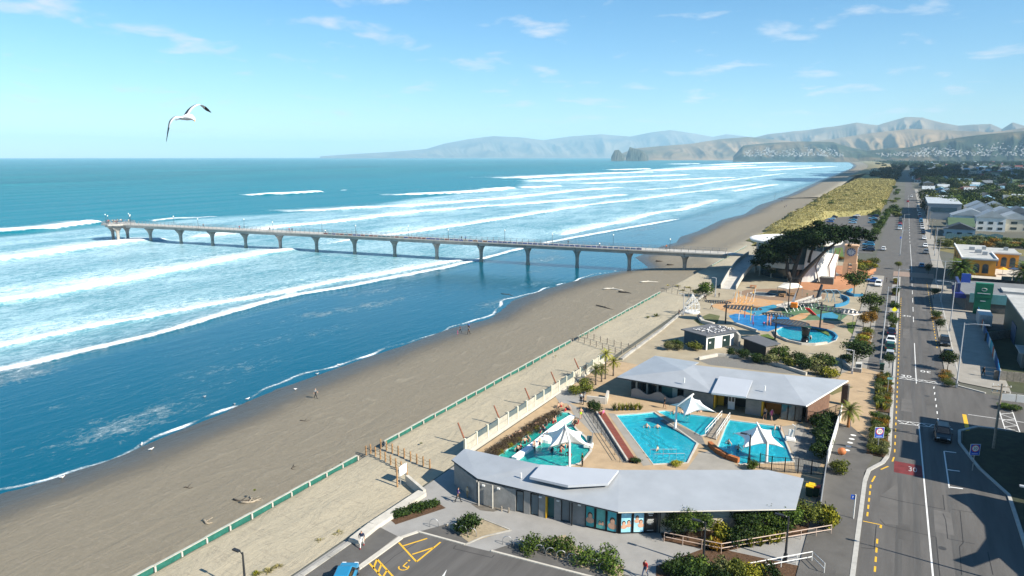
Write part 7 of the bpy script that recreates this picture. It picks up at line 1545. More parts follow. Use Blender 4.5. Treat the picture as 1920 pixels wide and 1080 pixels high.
tree(P(1618, 617), 3.6, 1.2, LR, 'thin rusty young tree on the lawn, left one', bark=BARKG); tree(P(1632, 615), 3.6, 1.2, LR, 'thin rusty young tree on the lawn, right one', bark=BARKG)
for k, (px, py, r, m) in enumerate([(1612, 505, 2.6, LY), (1622, 500, 2.8, LR), (1632, 506, 2.4, LY), (1618, 510, 2.2, LO), (1606, 498, 2.2, LO), (1637, 496, 2.2, LO)]): shrub(px, py, r, 2.3, m, 'golden shrub in the raised bed beside the clock tower, %s from the tower' % ORD[k], 'golden shrubs by the tower')
wall_run('raised_bed', [P(1602, 509, 0), P(1622, 515, 0), P(1641, 508, 0)], .5, 0, .9, ORNG, 'terracotta wall of the raised bed beside the clock tower')
for k, (px, py) in enumerate([(1548, 487), (1562, 489), (1575, 487), (1540, 480)]): shrub(px, py, 1.9, 1.2, LR if k < 3 else LO, 'orange low planting on the lawn edge behind the tower, %s from the library' % ORD[k], 'orange planting by the lawn')
# kerb planters: seaward side then inland side
nk = 0
for (y0, y1) in ((90, 103.5), (107, 117.5), (118.5, 125.5), (159, 164), (172, 177), (186, 191), (203, 208), (222, 227)):
    patch('planter_soil', [(-.95 if y0 < 120 else -.1, y0), (1.3, y0), (1.3, y1), (-.95 if y0 < 120 else -.1, y1)], .115, SOIL, True); y = y0 + .6
    while y < y1:
        for x in ((-.3, .7) if y0 < 130 else (.6,)):
            kind = rv.choice([(SHRUB, LO, 'olive shrub'), (FLAX, LY, 'yellow flax'), (SHRUB, LM, 'green shrub'), (FLAX, LO, 'olive flax'), (SHRUB, LG, 'grey shrub'), (FINE, LR, 'rusty shrub')]); nk += 1
            leafobj('kerb_plant', rv.choice(kind[0]), kind[1], (x + rv.uniform(-.2, .2), y, .1), (.75, .75, rv.uniform(.6, 1.0)), rv.random() * 6, kind[2] + ' in the seaward kerb planter %s' % ('opposite the side street' if y0 < 110 else 'before the parked cars' if y0 < 150 else 'beyond the parked cars'), 'shrub', 'seaward kerb planting')
        y += 1.05
for k, (px, py, h, m) in enumerate([(1667, 690, 2.6, LD), (1674, 617, 2.8, LM), (1678, 588, 2.6, LD), (1680, 555, 2.6, LD), (1684, 505, 2.6, LO)]): tree(P(px, py), h, 1.1, m, 'small street tree in the seaward kerb planters, %s from the parked silver car' % ORD[k], 'small seaward street trees')
for k, (px, py, h, r, m) in enumerate([(1776, 695, 3.4, 1.6, LD), (1762, 622, 2.8, 1.2, LD), (1755, 603, 2.6, 1.1, LM), (1750, 560, 2.8, 1.2, LD), (1740, 515, 3.4, 1.3, LD)]): tree(P(px, py), h, r, m, 'small street tree on the inland side, %s from the junction' % ORD[k], 'small inland street trees')
for k, (px, py, m) in enumerate([(1770, 712, LR), (1776, 718, LO), (1782, 724, LM), (1778, 708, LO), (1772, 702, LR), (1760, 598, LR), (1752, 600, LR)]): shrub(px, py, 1.0, .9, m, 'rusty planter grass on the inland kerb, %s from the junction' % ORD[k], 'inland kerb grasses', FINE, z=.1)
shrub(1883, 765, 1.2, .7, LM, 'low hedge at the corner of the side street', z=.1); shrub(1900, 768, 1.4, .7, LM, 'second low hedge along the side street corner', z=.1)
palm((15.4, 217.4, 0), 6.4, 4.4, 'large date palm in front of the orange building', 74, .42, LM, 2); palm((29.6, 217.6, 0), 6.8, 4.2, 'second date palm cut by the right edge', 74, .42, LM, 4)
for k in range(26): shrub(1768 + 7.4 * k, 461 + 6 * math.sin(k * 1.9), rv.uniform(2.2, 3.6), rv.uniform(2, 3.4), rv.choice([LO, LM, LO, LR, LG]), 'scrubby bush along the back of the dry lot%s' % ('' if k else ', nearest the street'), 'bushes of the dry lot')
rt = random.Random(8)
for k in range(26):
    q = P(rt.uniform(1500, 1640), rt.uniform(345, 398)); zz = float(duneZ(np.array([q.x]), np.array([q.y]))[0])
    if zz > -.8: leafobj('dune_shrub', rt.choice(SHRUB), rt.choice([LO, LG, LM]), (q.x, q.y, zz - .3), (rt.uniform(2.0, 4.5), rt.uniform(2.0, 4.5), rt.uniform(.9, 1.6)), rt.random() * 6, 'low green shrub patch on the grassy dunes', 'shrub', 'shrub patches on the dunes')
for k in range(26):
    q = P(rt.uniform(1640, 1684), rt.uniform(338, 412))
    if q.x > -.5 or q.x < -34: continue
    leafobj('coastal_shrub', rt.choice(SHRUB), rt.choice([LM, LO, LM, LD]), (q.x, q.y, 0), (rt.uniform(2.2, 3.8), rt.uniform(2.2, 3.8), rt.uniform(1.8, 3.4)), rt.random() * 6, 'green coastal shrub between dunes and street', 'shrub', 'coastal shrubs by the street')
for k in range(5): tree(P(1640 + 5 * k, 452 - 9 * k), 6, 2.2, LM, 'clipped street tree on the seaward side past the clock tower, %s one' % ORD[k], 'street trees past the tower')
# dark pine belt and the trees of the suburb
nt_ = 0
for k in range(130):
    q = P(rt.uniform(1592, 1800), rt.uniform(309, 341))
    if -7 < q.x < 16 or q.x < shoreX(q.y) + 75: continue
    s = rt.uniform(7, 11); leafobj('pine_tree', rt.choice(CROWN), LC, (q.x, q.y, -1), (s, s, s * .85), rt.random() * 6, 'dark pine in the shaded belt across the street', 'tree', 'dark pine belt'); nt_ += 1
for k in range(900):
    q = P(rt.uniform(1712, 1990), 299 + 138 * rt.random() ** 1.5)
    if q.x < 15 or (q.y < 470 and q.x < 62) or q.y < 340 or any((q.x - a) ** 2 + (q.y - b) ** 2 < 70 for a, b in taken): continue
    s = rt.uniform(3.2, 6.6) * (1 + min(.5, q.y / 5000)); zone = 'nearer suburb' if q.y < 700 else 'middle of the suburb' if q.y < 1300 else 'far suburb'
    gm = rt.choice([LD, LM, LD, LC, LO]); leafobj('garden_tree', rt.choice(CROWN), gm, (q.x, q.y, -.5), (s, s, s * rt.uniform(.8, 1.2)), rt.random() * 6, '%s garden tree between houses in the %s' % ({LD: 'dark', LM: 'green', LC: 'blackish', LO: 'olive'}[gm], zone), 'tree', 'garden trees in the suburb'); nt_ += 1
    if nt_ > 420: break
mbv = []
for k in range(4200):
    q = P(rt.uniform(1600, 2050), 297.2 + 14 * rt.random() ** 1.5)
    if q.x < shoreX(q.y) + 160 or q.y < 1500: continue
    s = rt.uniform(6, 14); d = np.array([[-s, 0, 0], [0, 0, s * .5], [s, 0, 0], [0, 0, s * 1.1]]); a = rt.random() * 3; c_, s_ = math.cos(a), math.sin(a); d = np.stack([d[:, 0] * c_, d[:, 0] * s_, d[:, 2]], 1); mbv.append(d + np.array([q.x, q.y, 0])); d2 = d.copy(); d2[:, 0], d2[:, 1] = -d[:, 1], d[:, 0]; mbv.append(d2 + np.array([q.x, q.y, 0]))
fw = leafobj('far_woodland', leaf_mesh('far_leaves', np.concatenate(mbv)), LD, (0, 0, 0), 1.0, 0, 'far green tree cover of the suburb below the hills', 'woodland'); fw['kind'] = 'stuff'
# marram grass on the dunes: uncountable
rg_ = np.random.RandomState(12); gx = rg_.uniform(-92, -7, 60000); gy = 260 + 900 * rg_.random(60000) ** 1.5; gz = duneZ(gx, gy); ok = gz > -.9; gx, gy, gz = gx[ok][:22000], gy[ok][:22000], gz[ok][:22000]
B0 = blade_fan(rg_, 5, 1.0, .16, 1.0, .5).reshape(-1, 3); sc_ = rg_.uniform(.5, 1.2, len(gx)) * np.clip(.7 + (gy - 260) / 700, .7, 1.6); an = rg_.random(len(gx)) * 6.28
vv = np.stack([(B0[None, :, 0] * np.cos(an)[:, None] - B0[None, :, 1] * np.sin(an)[:, None]) * sc_[:, None] + gx[:, None], (B0[None, :, 0] * np.sin(an)[:, None] + B0[None, :, 1] * np.cos(an)[:, None]) * sc_[:, None] + gy[:, None], B0[None, :, 2] * sc_[:, None] + gz[:, None]], -1).reshape(-1, 3)
mg = leafobj('marram_grass', leaf_mesh('marram_blades', vv), LS, (0, 0, 0), 1.0, 0, 'pale marram grass covering the dunes', 'grass'); mg['kind'] = 'stuff'
for k, (px, py, s, m) in enumerate([(640, 868, .4, LO), (478, 920, .5, LO), (635, 1002, 1.1, LS), (600, 1015, .9, LS), (505, 1072, 1.1, LS), (482, 1078, 1.0, LY), (520, 1065, .9, LS), (1230, 593, 1.8, LO), (1215, 596, 1.4, LO), (790, 832, .5, LO), (1042, 668, .6, LS)]): shrub(px, py, s, s * .7, m, 'tuft of grass on the dry sand, %s from the car park corner' % ORD[k], 'sand tufts', TUFT, z=-.65, cat='grass', name='grass_tuft')
# ================================================================ STREET FURNITURE
LPW = mat('lamp_grey', (.52, .53, .55), .5, .06, metal=.3)
def street_lamp(x, y, h, label, arm=2.2, a=0.0, m=LPW, z=.1, double=False):
    t = thing('street_lamp', (x, y, z), label, 'street lamp', 'street lamps'); MB().cyl((0, 0, 0), (0, 0, h), .12, .07, 8).build('post', m, t, local=True); MB().box((0, 0, .35), (.32, .32, .7)).build('base', m, t, local=True)
    for s in ((1, -1) if double else (1,)):
        d = Vector((math.cos(a), math.sin(a), 0)) * s; MB().tube([(0, 0, h - .25), d * arm * .5 + Vector((0, 0, h - .02)), d * arm + Vector((0, 0, h))], .05, 5).build('arm', m, t, local=True); MB().box(d * (arm + .3) + Vector((0, 0, h - .02)), (.75, .28, .12), a).build('lamp_head', m, t, local=True)
for k, (px, py) in enumerate([(1793, 727), (1780, 622), (1764, 567), (1754, 531), (1752, 480)]): q = P(px, py); street_lamp(q.x, q.y, 10.5, 'tall pale street lamp on the inland footpath, %s from the junction' % ORD[k], 2.6, 0, double=(k in (1, 2)))
for k, (px, py) in enumerate([(1650, 682), (1657, 622), (1678, 577), (1687, 480), (1692, 440)]): q = P(px, py); street_lamp(q.x, q.y, 9.5, 'tall pale street lamp on the seaward footpath, %s from the parked silver car' % ORD[k], 1.6, 0)
street_lamp(12.9, 66.8, 9, 'tall lamp just off the bottom corner of the road', 1.5, math.pi)
for px, py, h, l in ((1318, 1064, 4.4, 'black lamp post in front of the front garden bed'), (1472, 1052, 4.4, 'black lamp post at the end of the pale railing'), (1404, 868, 3.6, 'black lamp post at the edge of the leisure pool'), (460, 1100, 3.2, 'dark blue lamp post on the sand at the bottom edge'), (1341, 556, 5, 'grey lamp post at the foot of the pier ramp'), (1597, 702, 4.2, 'grey lamp post in the round tree planter'), (1281, 591, 5, 'thin lamp post beside the white cage')): q = P(px, py); street_lamp(q.x, q.y, h, l, .5, math.pi, DARKM if 'black' in l or 'dark' in l else LPW, 0)
def power_pole(x, y, h, label, rz=0):
    t = thing('power_pole', (x, y, 0), label, 'power pole', 'power poles'); MB().cyl((0, 0, 0), (0, 0, h), .17, .11, 7).build('pole', TIMB_G if h < 10 else mat('green_pole', (.03, .06, .05), .7, .1), t, local=True)
    for z in (h - .4, h - 1.2): MB().box((0, 0, z), (2.2, .12, .12), rz).build('cross_arm', TIMB_G, t, local=True); [MB().cyl((o, 0, z + .06), (o, 0, z + .25), .05, n=5).build('insulator', WHITEP, t, local=True) for o in (-.9, -.4, .4, .9)]
q = P(1862, 842); power_pole(q.x, q.y, 8.6, 'green power pole in the shade beside the side street', .4)
for k in range(9): power_pole(12.4 + .1 * k, 268 + 44 * k, 9.2, 'timber power pole in the row along the far street, %s from the orange building' % ORD[k])
def sign30(px, py, h, label):
    q = P(px, py, .1); t = thing('speed_sign', q, label, 'sign'); MB().cyl(q, q + Vector((0, 0, h)), .05, n=7).build('post', STEEL, t); c = q + Vector((0, -.08, h - .35)); a = R(28)
    def rb(cx, cz, w, hh, off): return MB().box(c + Vector((cx * math.cos(a), cx * math.sin(a), cz)) - Vector((-math.sin(a), math.cos(a), 0)) * off, (w, .03, hh), a)
    pl = rb(0, .05, 1.05, 1.3, 0).build('plate', mat('sign_royal_blue', (.02, .10, .50), .5, .05), t, bevel=.01); rb(0, .05, 1.13, 1.38, -.02).build('border', WHITEP, t); nv = Vector((math.sin(a), -math.cos(a), 0)); cc = c + Vector((0, 0, .22))
    for r, o, m, nm in ((.46, .02, mat('sign_red', (.55, .02, .03), .5, .05), 'red_ring'), (.36, .026, WHITEP, 'roundel')): MB().cyl(cc + nv * o, cc + nv * (o + .005), r, n=24).build(nm, m, pl)
    text('30', cc + nv * .033, .5, DARKM, pl, (math.pi / 2, 0, a)); rb(0, -.42, .7, .1, .02).build('caption_bar', mat('sign_pale_blue', (.3, .4, .75), .5, .05), pl)
sign30(1645, 848, 2.9, 'blue 30 speed sign in the kerb planter by the footpath'); sign30(1823, 882, 2.9, 'blue 30 speed sign on the shaded verge')
q = P(1675, 601, .1); t = thing('warning_sign', q, 'yellow diamond warning sign in the kerb planter', 'sign'); MB().cyl(q, q + Vector((0, 0, 2.4)), .05, n=6).build('post', STEEL, t); MB().box(q + Vector((0, -.06, 2.5)), (.9, .04, .9), .4, math.pi / 4).build('plate', mat('sign_yellow', (.75, .72, .02), .5, .05), t)
q = P(1600, 972, .1); t = thing('parking_sign', q, 'slim white post with a small blue parking sign on the footpath', 'sign'); MB().cyl(q, q + Vector((0, 0, 2.6)), .06, n=6).build('post', WHITEP, t); pl = MB().box(q + Vector((-.22, -.05, 2.3)), (.4, .04, .5), .3).build('plate', MATS['sign_royal_blue'], t); text('P', q + Vector((-.22, -.10, 2.3)), .3, WHITEP, pl, (math.pi / 2, 0, .3))
for px, py, l in ((1687, 458, 'round blue sign on a post beside the far street'), (1663, 742, 'small teal street sign in the planter opposite the junction')): q = P(px, py, .1); t = thing('street_sign', q, l, 'sign'); MB().cyl(q, q + Vector((0, 0, 3)), .05, n=6).build('post', STEEL, t); MB().box(q + Vector((.2, -.05, 2.8)), (.8, .05, .3 if 'teal' in l else .8), .3).build('plate', MATS['sign_royal_blue'] if 'round' in l else MATS['pale_teal_boards'], t)
q = P(1609, 697); t = thing('map_board', q, 'white information board in front of the round dark tree', 'sign'); MB().box(q + Vector((0, -.1, 1.0)), (1.0, .08, 1.5), .3).build('board', WHITEP, t); MB().box(q + Vector((.02, -.16, 1.1)), (.8, .02, .6), .3).build('picture', DKF, t)
bin_(P(1653, 694), BING, BING, 'green bin beside the tall lamp on the seaward footpath', 1.1); bin_(P(1651, 572), DARKM, DARKM, 'black bin beside the broad green tree', 1.1)
for k in range(5): q = P(1582 - 3 * k + 18, 816 + 7 * k, .1); struct(MB().sheet([(q.x + .35 * math.cos(t_), q.y + .28 * math.sin(t_)) for t_ in np.linspace(0, 6.283, 13)[:-1]], .106).build('path_dot', WHT))
q = P(1578, 852, .1); t = thing('orange_ball_seat', q, 'orange ball-shaped seat beside the white board fence', 'seat'); MB().lathe([(.2, 0), (.42, .15), (.5, .42), (.4, .72), (.1, .86)], 12, q).build('ball', mat('orange_ball', (.50, .16, .05), .6, .1), t, smooth=True); MB().lathe([(.3, -.02), (.3, .04)], 10, q).build('foot', STEEL, t)
def hoop(px, py, label, g):
    q = P(px, py, .03); a = R(25); d = Vector((math.cos(a), math.sin(a), 0)); return tag(MB().tube([q - d * .42] + [q + d * (.42 * -math.cos(t_)) + Vector((0, 0, .45 + .42 * math.sin(t_))) for t_ in np.linspace(0, math.pi, 9)] + [q + d * .42], .035, 6).build('bicycle_hoop', STEEL, smooth=True), label, 'bike rack', g)
for k, (px, py) in enumerate([(814, 988), (850, 996), (867, 1001), (885, 1006)]): hoop(px, py, 'steel bicycle hoop beside the sandy island, %s from the left' % ORD[k], 'near bicycle hoops')
for k in range(10): hoop(951 + 20.2 * k, 1021 + 5.5 * k, 'steel bicycle hoop in the long row before the hedge, %s from the left' % ORD[k], 'long row of bicycle hoops')
for k, (px, py, c) in enumerate([(1481, 826, 0), (1103, 838, 1)]):
    q = P(px, py); t = thing('pool_lift_chair', q, 'white pool hoist chair %s' % ('beside the leisure pool' if k == 0 else 'with blue seat at the turquoise pool'), 'pool hoist'); MB().box(q + Vector((0, 0, .25)), (1.2, 1.0, .5), .3).build('base', WHITEP, t, bevel=.1); MB().box(q + Vector((.1, .2, .95)), (.7, .15, 1.0), .3).build('backrest', WHITEP if k == 0 else GLASSB, t, bevel=.05); MB().tube([q + Vector((.4, 0, .4)), q + Vector((.5, .2, 2.0)), q + Vector((.1, .2, 2.2))], .06, 5).build('hoist_arm', STEEL, t)
# ================================================================ CARS
for k, (kind, col, x, y, rz, l, g) in enumerate([
 ('hatch', 'silver', .65, 138.5, 0, 'silver hatchback parked nearest the junction on the seaward side', 'cars parked along the street'), ('suv', 'green', .6, 144.2, 0, 'dark green car parked between the silver hatchback and white car', 'cars parked along the street'), ('sedan', 'white', .6, 150.2, 0, 'white sedan parked behind the dark green car', 'cars parked along the street'), ('hatch', 'navy', .6, 157.3, 0, 'dark blue hatchback last in the seaward row of four', 'cars parked along the street'),
 ('ute', 'navy', 9.75, 142.4, 0, 'dark blue pickup parked on the inland side nearest the junction', 'cars parked along the street'), ('suv', 'black', 9.75, 153.6, math.pi, 'black car parked behind the blue pickup on the inland side', 'cars parked along the street'),
 ('suv', 'black', 7.4, 100.5, math.pi, 'black car driving out of the shaded junction', 'cars on the move'), ('suv', 'white', -3.7, 216.5, math.pi, 'white car stopped on the paving by the raised planter', 'cars near the crossing'), ('sedan', 'blue', -5.2, 222.5, 1.5, 'dark blue car behind the white one by the raised planter', 'cars near the crossing'), ('hatch', 'teal', 7.6, 262, 0, 'pale car waiting in the shaded street before the orange building', 'cars near the crossing'),
 ('hatch', 'white', -4.6, 303, 0, 'white hatchback on the side lane past the clock tower', 'cars near the crossing'), ('suv', 'grey', 9.6, 300, math.pi, 'grey car parked beside the red road patch', 'cars near the crossing'), ('hatch', 'white', 9.8, 322, math.pi, 'white car parked next to the grey car beyond the orange building', 'cars near the crossing'), ('hatch', 'white', 10, 352, math.pi, 'white car parked first before the row of power poles', 'cars near the crossing'),
 ('hatch', 'teal', -38.6, 38.9, .5, 'teal car cut by the bottom edge of the front car park', 'cars in the front car park')]): put_car(kind, col, x, y, rz, l, g, .0 if y > 50 else .03)
for k, (px, py, col, kind) in enumerate([(1628, 471, 'navy', 'suv'), (1628, 466, 'black', 'sedan'), (1628, 461, 'teal', 'suv'), (1630, 456, 'navy', 'hatch')]): q = P(px, py); put_far_car(kind, col, q.x, q.y, 1.57, '%s car beside the clock tower, %s from the front' % (col, ORD[k]), 'cars beside the clock tower', .01)
cps = [(1563, 403, 'navy', 'suv'), (1563, 407, 'navy', 'sedan'), (1559, 411, 'lightblue', 'hatch'), (1556, 416, 'blue', 'hatch'), (1608, 402, 'red', 'suv'), (1606, 405, 'white', 'hatch'), (1600, 409, 'navy', 'suv'), (1599, 413, 'teal', 'sedan'), (1598, 418, 'lightblue', 'hatch'), (1640, 406, 'navy', 'suv'), (1636, 410, 'teal', 'sedan'), (1638, 414, 'black', 'suv'), (1634, 418, 'teal', 'hatch'), (1642, 421, 'navy', 'sedan')]
for k, (px, py, col, kind) in enumerate(cps): q = P(px, py + 1); put_far_car(kind, col, q.x, q.y, 1.57 + .05 * (k % 3), '%s car in the dune car park, %s row, %s from its back' % (col, 'left' if k < 4 else 'middle' if k < 9 else 'right', ORD[k if k < 4 else k - 4 if k < 9 else k - 9]), 'cars in the dune car park', .01)
cl = ['navy', 'black', 'white', 'silver', 'grey', 'teal', 'blue', 'black', 'red', 'white']
for k in range(16): put_far_car(rv.choice(list(CARDIM)), cl[k % 10], 10.2, 378 + 13 * k + rv.uniform(-2, 2), math.pi, '%s car in the long inland parked row, %s past the power poles' % (cl[k % 10], ORD[k]), 'cars parked along the far street')
for k in range(7): put_far_car(rv.choice(list(CARDIM)), cl[(k * 3 + 2) % 10], .2, 395 + 14 * k, 0, '%s car on the seaward edge of the far street, %s one' % (cl[(k * 3 + 2) % 10], ORD[k]), 'cars parked along the far street')
put_far_car('hatch', 'red', 4, 640, 0, 'red car driving far down the street', 'cars on the move'); put_far_car('van', 'white', 7, 720, math.pi, 'white van driving far down the shaded street', 'cars on the move')
# ================================================================ PEOPLE AND BIRDS
def bz(px, py):
    z = -2.
    for _ in range(4): q = P(px, py, z); z = float(max(beachZ(q.x, q.y), SEAZ))
    return P(px, py, z)
person(bz(592, 747), 'walk', -1.2, 'grey', 'black', 'grey', 'person in grey top and black shorts walking on the wet sand'); person(P(679, 1026, .05), 'walk', -2.6, 'navy', 'white', 'dark', 'person in navy jumper and white trousers on the dark footpath', shoes='red'); person(P(1209, 1083, .03), 'walk', 2.9, 'red', 'denim', 'dark', 'person in red jacket carrying bags at the bottom edge'); person(P(859, 942, .03), 'walk', -.6, 'purple', 'black', 'dark', 'person in purple top walking past the side wall'); person(P(876, 934, .03), 'stand', -.4, 'beige', 'khaki', 'blond', 'person in beige standing beside the dark bush at the wall', s=.8)
for k, (px, py, t_, b_, s, l) in enumerate([(858, 627, 'pink', 'pink', .62, 'small child in pink at the water edge with adults'), (863, 624, 'navy', 'black', 1, 'adult in navy bending beside the pink child'), (879, 627, 'grey', 'black', 1, 'adult in grey at the water edge, nearer of two'), (879, 619, 'blue', 'black', 1, 'adult in blue standing behind the one in grey')]): person(bz(px, py), 'walk' if k else 'stand', rv.random() * 6, t_, b_, 'dark', l, 'family at the water edge', s=s)
for k, (px, py) in enumerate([(1452, 371), (1466, 378), (1474, 388), (1471, 390), (1454, 365), (1548, 372)]): person(bz(px, py), 'walk', rv.random() * 6, rv.choice(['navy', 'black', 'blue']), 'black', 'dark', 'small far figure walking on the beach past the dunes, %s from the left' % ORD[k], 'far beach walkers')
pr_ = random.Random(6)
for k in range(22):
    a = pr_.random() * 6.28; r = pr_.uniform(2.5, 6.6); t_ = pr_.choice(['red', 'white', 'navy', 'black', 'pink', 'blue', 'beige']); person((hc.x + r * math.cos(a), hc.y + r * math.sin(a), DKT + .02), 'stand', pr_.random() * 6, t_, pr_.choice(['black', 'denim', 'khaki']), pr_.choice(['dark', 'brown']), 'person in %s fishing in the crowd on the pier head' % t_, 'crowd on the pier head', pr_.choice([1, 2, 3]))
for k, (i_, o, t_) in enumerate([(.35, -1.5, 'orange'), (1.55, 1.5, 'white'), (2.2, -1, 'black'), (4.3, 1.6, 'blue'), (4.4, 1.2, 'black'), (7.7, 1.2, 'white'), (8.6, 1.0, 'navy'), (8.7, .6, 'red'), (10.1, 1, 'red'), (11.3, -1, 'grey'), (9.2, 1.5, 'black')]): person(pier_pt(i_, o, DKT), 'walk', 1.4, t_, 'black', 'dark', 'person in %s walking on the pier deck, %s from the beach' % (t_, ORD[k]), 'walkers on the pier')
for px, py, pose, t_, b_, h_, sk, rz, l in [(1089, 786, 'bather', 'skin', 'neon', 'blond', 1, .5, 'bather in lime shorts walking beside the turquoise pool'), (1246, 766, 'bather', 'black', 'black', 'brown', 2, 2.2, 'bather in black swimsuit standing by the wavy screen'), (1434, 786, 'bather', 'skin', 'navy', 'dark', 1, 2.8, 'bather in navy shorts before the orange doorway'), (1446, 788, 'bather', 'pink', 'pink', 'brown', 3, -2, 'bather in pink swimsuit before the orange doorway'), (1131, 788, 'sit', 'pink', 'red', 'brown', 3, 1.5, 'person in pink sitting at the top of the red boardwalk'), (1078, 807, 'sit', 'black', 'black', 'dark', 3, 1.0, 'bather resting on the deck behind the white sail, left one'), (1084, 806, 'sit', 'red', 'red', 'brown', 1, 2.0, 'bather resting on the deck behind the white sail, right one'), (1089, 757, 'stand', 'white', 'black', 'dark', 2, 3, 'person in white folding a red towel near the service yard'), (1094, 759, 'stand', 'black', 'black', 'dark', 1, 2, 'person in black beside the one with the red towel'), (1092, 874, 'stand', 'green', 'black', 'dark', 1, 2.4, 'pool attendant in green near the foot of the front sail')]:
    person(P(px, py, .03 if pose != 'sit' else -.45), pose, rz, t_, b_, h_, l, None, sk)
NB = [(967, 831), (975, 827), (955, 839), (990, 820), (1004, 812), (1008, 811), (1013, 802), (1024, 807), (1037, 803), (1041, 800), (1060, 784), (1064, 782), (1047, 775), (1052, 773), (1066, 779), (1018, 818), (1021, 822), (1013, 824), (1026, 831), (1018, 838), (1012, 844), (1003, 850), (1000, 850), (970, 857), (976, 855), (1043, 838), (1053, 846), (1056, 851), (1051, 858), (1064, 850), (1035, 860), (1066, 868), (990, 838), (984, 842), (961, 836)]
pb_ = random.Random(14); usedl = {}
for k, (px, py) in enumerate(NB):
    t_ = pb_.choice(['skin', 'skin', 'skin', 'navy', 'red', 'skin', 'skin']); h_ = pb_.choice(['dark', 'brown', 'blond', 'grey']); w = 'in the channel' if px + (py - 830) * 1.3 < 1005 or py < 815 else 'under the sail in the turquoise pool'
    person(P(px, py, -1.05 + (.25 if t_ == 'skin' else 0)), 'wade', pb_.random() * 6.28, t_, pb_.choice(['black', 'navy', 'red']), h_, '%s-haired bather with %s %s, %s one' % (h_, 'bare shoulders' if t_ == 'skin' else t_ + ' top', w, ORD[k % 20] if k < 20 else 'another'), 'bathers in the turquoise pool', pb_.choice([1, 3, 1]))
for px, py, l in [(1212, 815, 'bare-shouldered bather in the middle of the largest pool'), (1232, 816, 'dark-haired swimmer right of the one in the largest pool'), (1232, 859, 'bather at the steps of the largest pool'), (1262, 789, 'bather by the mast in the narrow pool'), (1279, 788, 'bather in the narrow pool, left of the pair'), (1288, 791, 'bather in the narrow pool, right of the pair'), (1313, 786, 'bather standing highest in the narrow pool'), (1365, 846, 'bather beside the orange planter seat, left one'), (1383, 857, 'bather beside the orange planter seat, right one'), (1399, 852, 'bather near the curved step in the leisure pool'), (1452, 818, 'bather with a yellow float in the leisure pool'), (1463, 820, 'bather at the right edge of the leisure pool'), (1519, 644, 'small child sitting in the paddling pool')]: person(P(px, py, -1.1), 'wade', pb_.random() * 6, 'skin', 'black', pb_.choice(['dark', 'brown']), l, 'bathers in the blue pools', 3)
for px, py, t_, s, l in [(1320, 564, 'navy', 1, 'person in navy walking by the promenade wall, left of a pair'), (1323, 565, 'black', 1, 'person in black walking by the promenade wall, right of a pair'), (1334, 580, 'white', 1, 'person in white crouching near the blue slide'), (1348, 558, 'black', .8, 'child in black near the leaf-shaped louvre'), (1432, 612, 'pink', .65, 'child in pink on the splash pad, right one'), (1412, 612, 'red', .65, 'child in red on the splash pad, left one'), (1519, 640, 'white', .8, 'child in white standing in the paddling pool'), (1537, 529, 'black', 1, 'person in black on the terracotta plaza, left one'), (1550, 530, 'navy', 1, 'person in navy on the terracotta plaza, middle one'), (1556, 531, 'red', 1, 'person in red on the terracotta plaza, right one'), (1662, 530, 'black', 1, 'person in black crossing behind the white car'), (1412, 556, 'yellow', .8, 'child in yellow beside the trampoline'), (1513, 557, 'green', .7, 'child in green on the prow of the play ship'), (1843, 706, 'black', 1, 'person in black walking past the blue hoarding'), (1310, 600, 'black', 1, 'person in black sitting area by the sea rail'), (1273, 593, 'navy', 1, 'person in navy at the sea rail near the cage'), (1282, 590, 'black', 1, 'person in black at the sea rail near the cage'), (1314, 625, 'black', 1, 'person in dark coat left of the gull-covered block')]: person(P(px, py, .02), pb_.choice(['walk', 'stand']), pb_.random() * 6, t_, 'black', 'dark', l, 'people in the park', 1, s)
for k, (px, py) in enumerate([(266, 836), (284, 845), (384, 746), (440, 760), (465, 750), (554, 732), (595, 703), (636, 686), (117, 898)]): q = bz(px, py); gull((q.x, q.y, q.z), pb_.random() * 6, 'white gull at the water line, %s from the left edge' % ['third', 'fourth', 'fifth', 'sixth', 'seventh', 'eighth', 'ninth', 'last', 'first'][k], 'gulls at the water line', 1.4)
# the gull gliding close to the camera
camr = Vector((cy_, sy_, 0)); camf = Vector((-sy_, cy_, 0)); gd = 15.5; gk = gd / (F * 1.0)
def GP_(px, py, dep=0.0): return PD(px, py, gd + dep)
g0 = GP_(352, 222); fg = thing('flying_gull', g0, 'black-backed gull gliding over the sea with wings bent', 'gull')
bpts = [(333, 224, .16, .3), (337, 223, .12, 1.2), (344, 221, .06, 3.8), (352, 219.5, 0, 5.6), (359, 220, -.05, 4.6), (363, 223, -.07, 3.0), (365.5, 226, -.09, 1.2)]
MB().tube([GP_(a, b, d) for a, b, d, r in bpts], [r * gk for *_, r in bpts], 10).build('body', GULLW, fg, smooth=True); MB().tube([GP_(364.5, 225, -.09), GP_(365.8, 228.5, -.12)], [1.0 * gk, .25 * gk], 6).build('beak', BEAK, fg)
def wing(lead, trail, m1, m2, nm):
    top, bot = [], []
    n = len(lead); vs = []; fs = []
    L, T = [GP_(*p) for p in lead], [GP_(*p) for p in trail]
    L, T = spline(L, 14), spline(T, 14)
    for a, b in zip(L, T): m_ = a.lerp(b, .45) + Vector((0, 0, .010)); vs += [a, m_, b, a.lerp(b, .45) - Vector((0, 0, .006))]
    mb = MB()
    for i in range(14):
        for j in range(4): mb.mi(1 if (j == 1 or (i > 9)) else 0); mb.add([vs[4 * i + j], vs[4 * i + (j + 1) % 4], vs[4 * i + 4 + (j + 1) % 4], vs[4 * i + 4 + j]], [(0, 1, 2, 3)])
    return mb.build(nm, [m1, m2], fg)
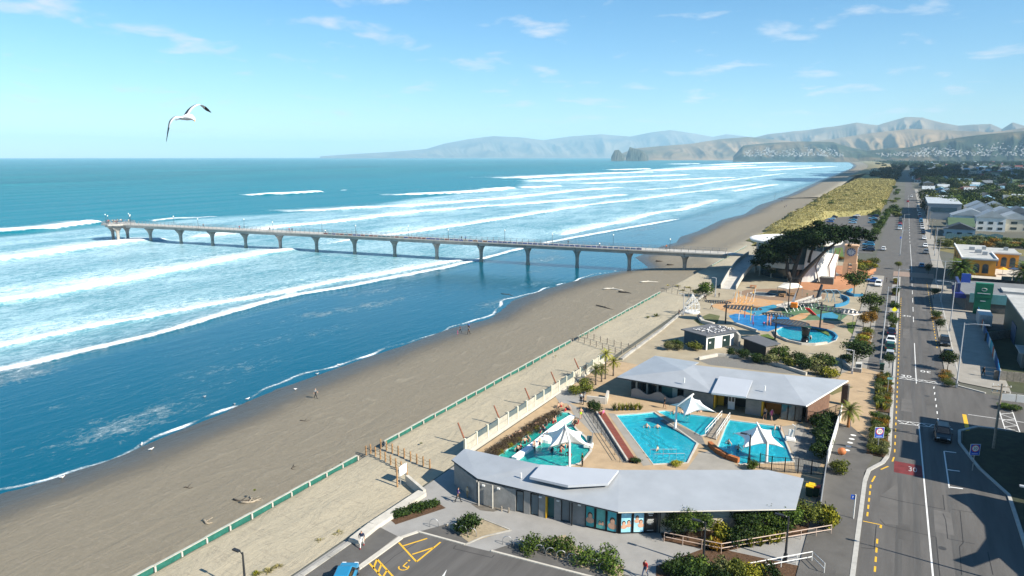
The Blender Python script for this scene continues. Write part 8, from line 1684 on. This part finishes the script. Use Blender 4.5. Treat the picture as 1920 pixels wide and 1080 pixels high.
wing([(345, 222, .03), (331, 220, -.2), (322, 229, -.38), (317, 243, -.5), (312, 267, -.62)], [(343, 219, .14), (329, 217.5, -.02), (318, 226, -.2), (314.5, 240, -.38), (311.6, 264, -.58)], GULLW, GULLB, 'wing')
wing([(355, 214, -.02), (362, 203, .2), (374, 196.5, .42), (386, 200, .6), (396.5, 211, .78)], [(343, 218, .16), (354, 203, .36), (371, 195.5, .55), (385, 206.5, .68), (395, 211, .8)], GULLW, GULLB, 'wing')
MB().add([GP_(337, 223.5, .12), GP_(330, 226, .2), GP_(329, 223.5, .2), GP_(336, 221.5, .14)], [(0, 1, 2, 3)]).build('tail', GULLW, fg).modifiers.new('t', 'SOLIDIFY').thickness = .008
# cumulus inland of the frame: its shadow lies over the far street and pines
rcl = np.random.RandomState(4); mb = MB()
for k in range(46):
    x, y = rcl.uniform(-320, 420), rcl.uniform(-470, 620); f = 1 - (x / 470) ** 2 - (y / 700) ** 2
    if f < .08: continue
    r = 90 + 110 * f * rcl.random(); mb.lathe([(r * .2, -r * .22), (r * .8, -r * .18), (r, .0), (r * .85, r * .3), (r * .5, r * .5), (r * .1, r * .58)], 14, (1475 + x, 1560 + y, 900 + rcl.uniform(-10, 20)))
tag(mb.build('cumulus_cloud', mat('cloud_white', (.85, .86, .88), 1.0, .04, .01), smooth=True), 'broad white cumulus cloud standing inland over the suburb', 'cloud')
# ================================================================ HAZE
hz = MB().b2((-27000, -3200, -10.5), (17000, 27000, 760)).build('haze', mat('haze_surface', (1, 1, 1), .5, 0))
hz.data.materials.clear()
hm = bpy.data.materials.new('haze_air'); hm.use_nodes = True; hn = hm.node_tree.nodes; hl = hm.node_tree.links
hn.remove(hn['Principled BSDF']); pv = hn.new('ShaderNodeVolumePrincipled'); pv.inputs['Density'].default_value = 5.0e-5
pv.inputs['Color'].default_value = (.50, .80, 1.0, 1); pv.inputs['Anisotropy'].default_value = 0.0
hl.new(pv.outputs[0], hn['Material Output'].inputs['Volume']); hz.data.materials.append(hm); tag(hz, 'pale blue sea haze lying over the coast', 'haze', kind='stuff')
for c in CARS.values():
    for ch in list(c.children_recursive): bpy.data.objects.remove(ch)
    bpy.data.objects.remove(c)
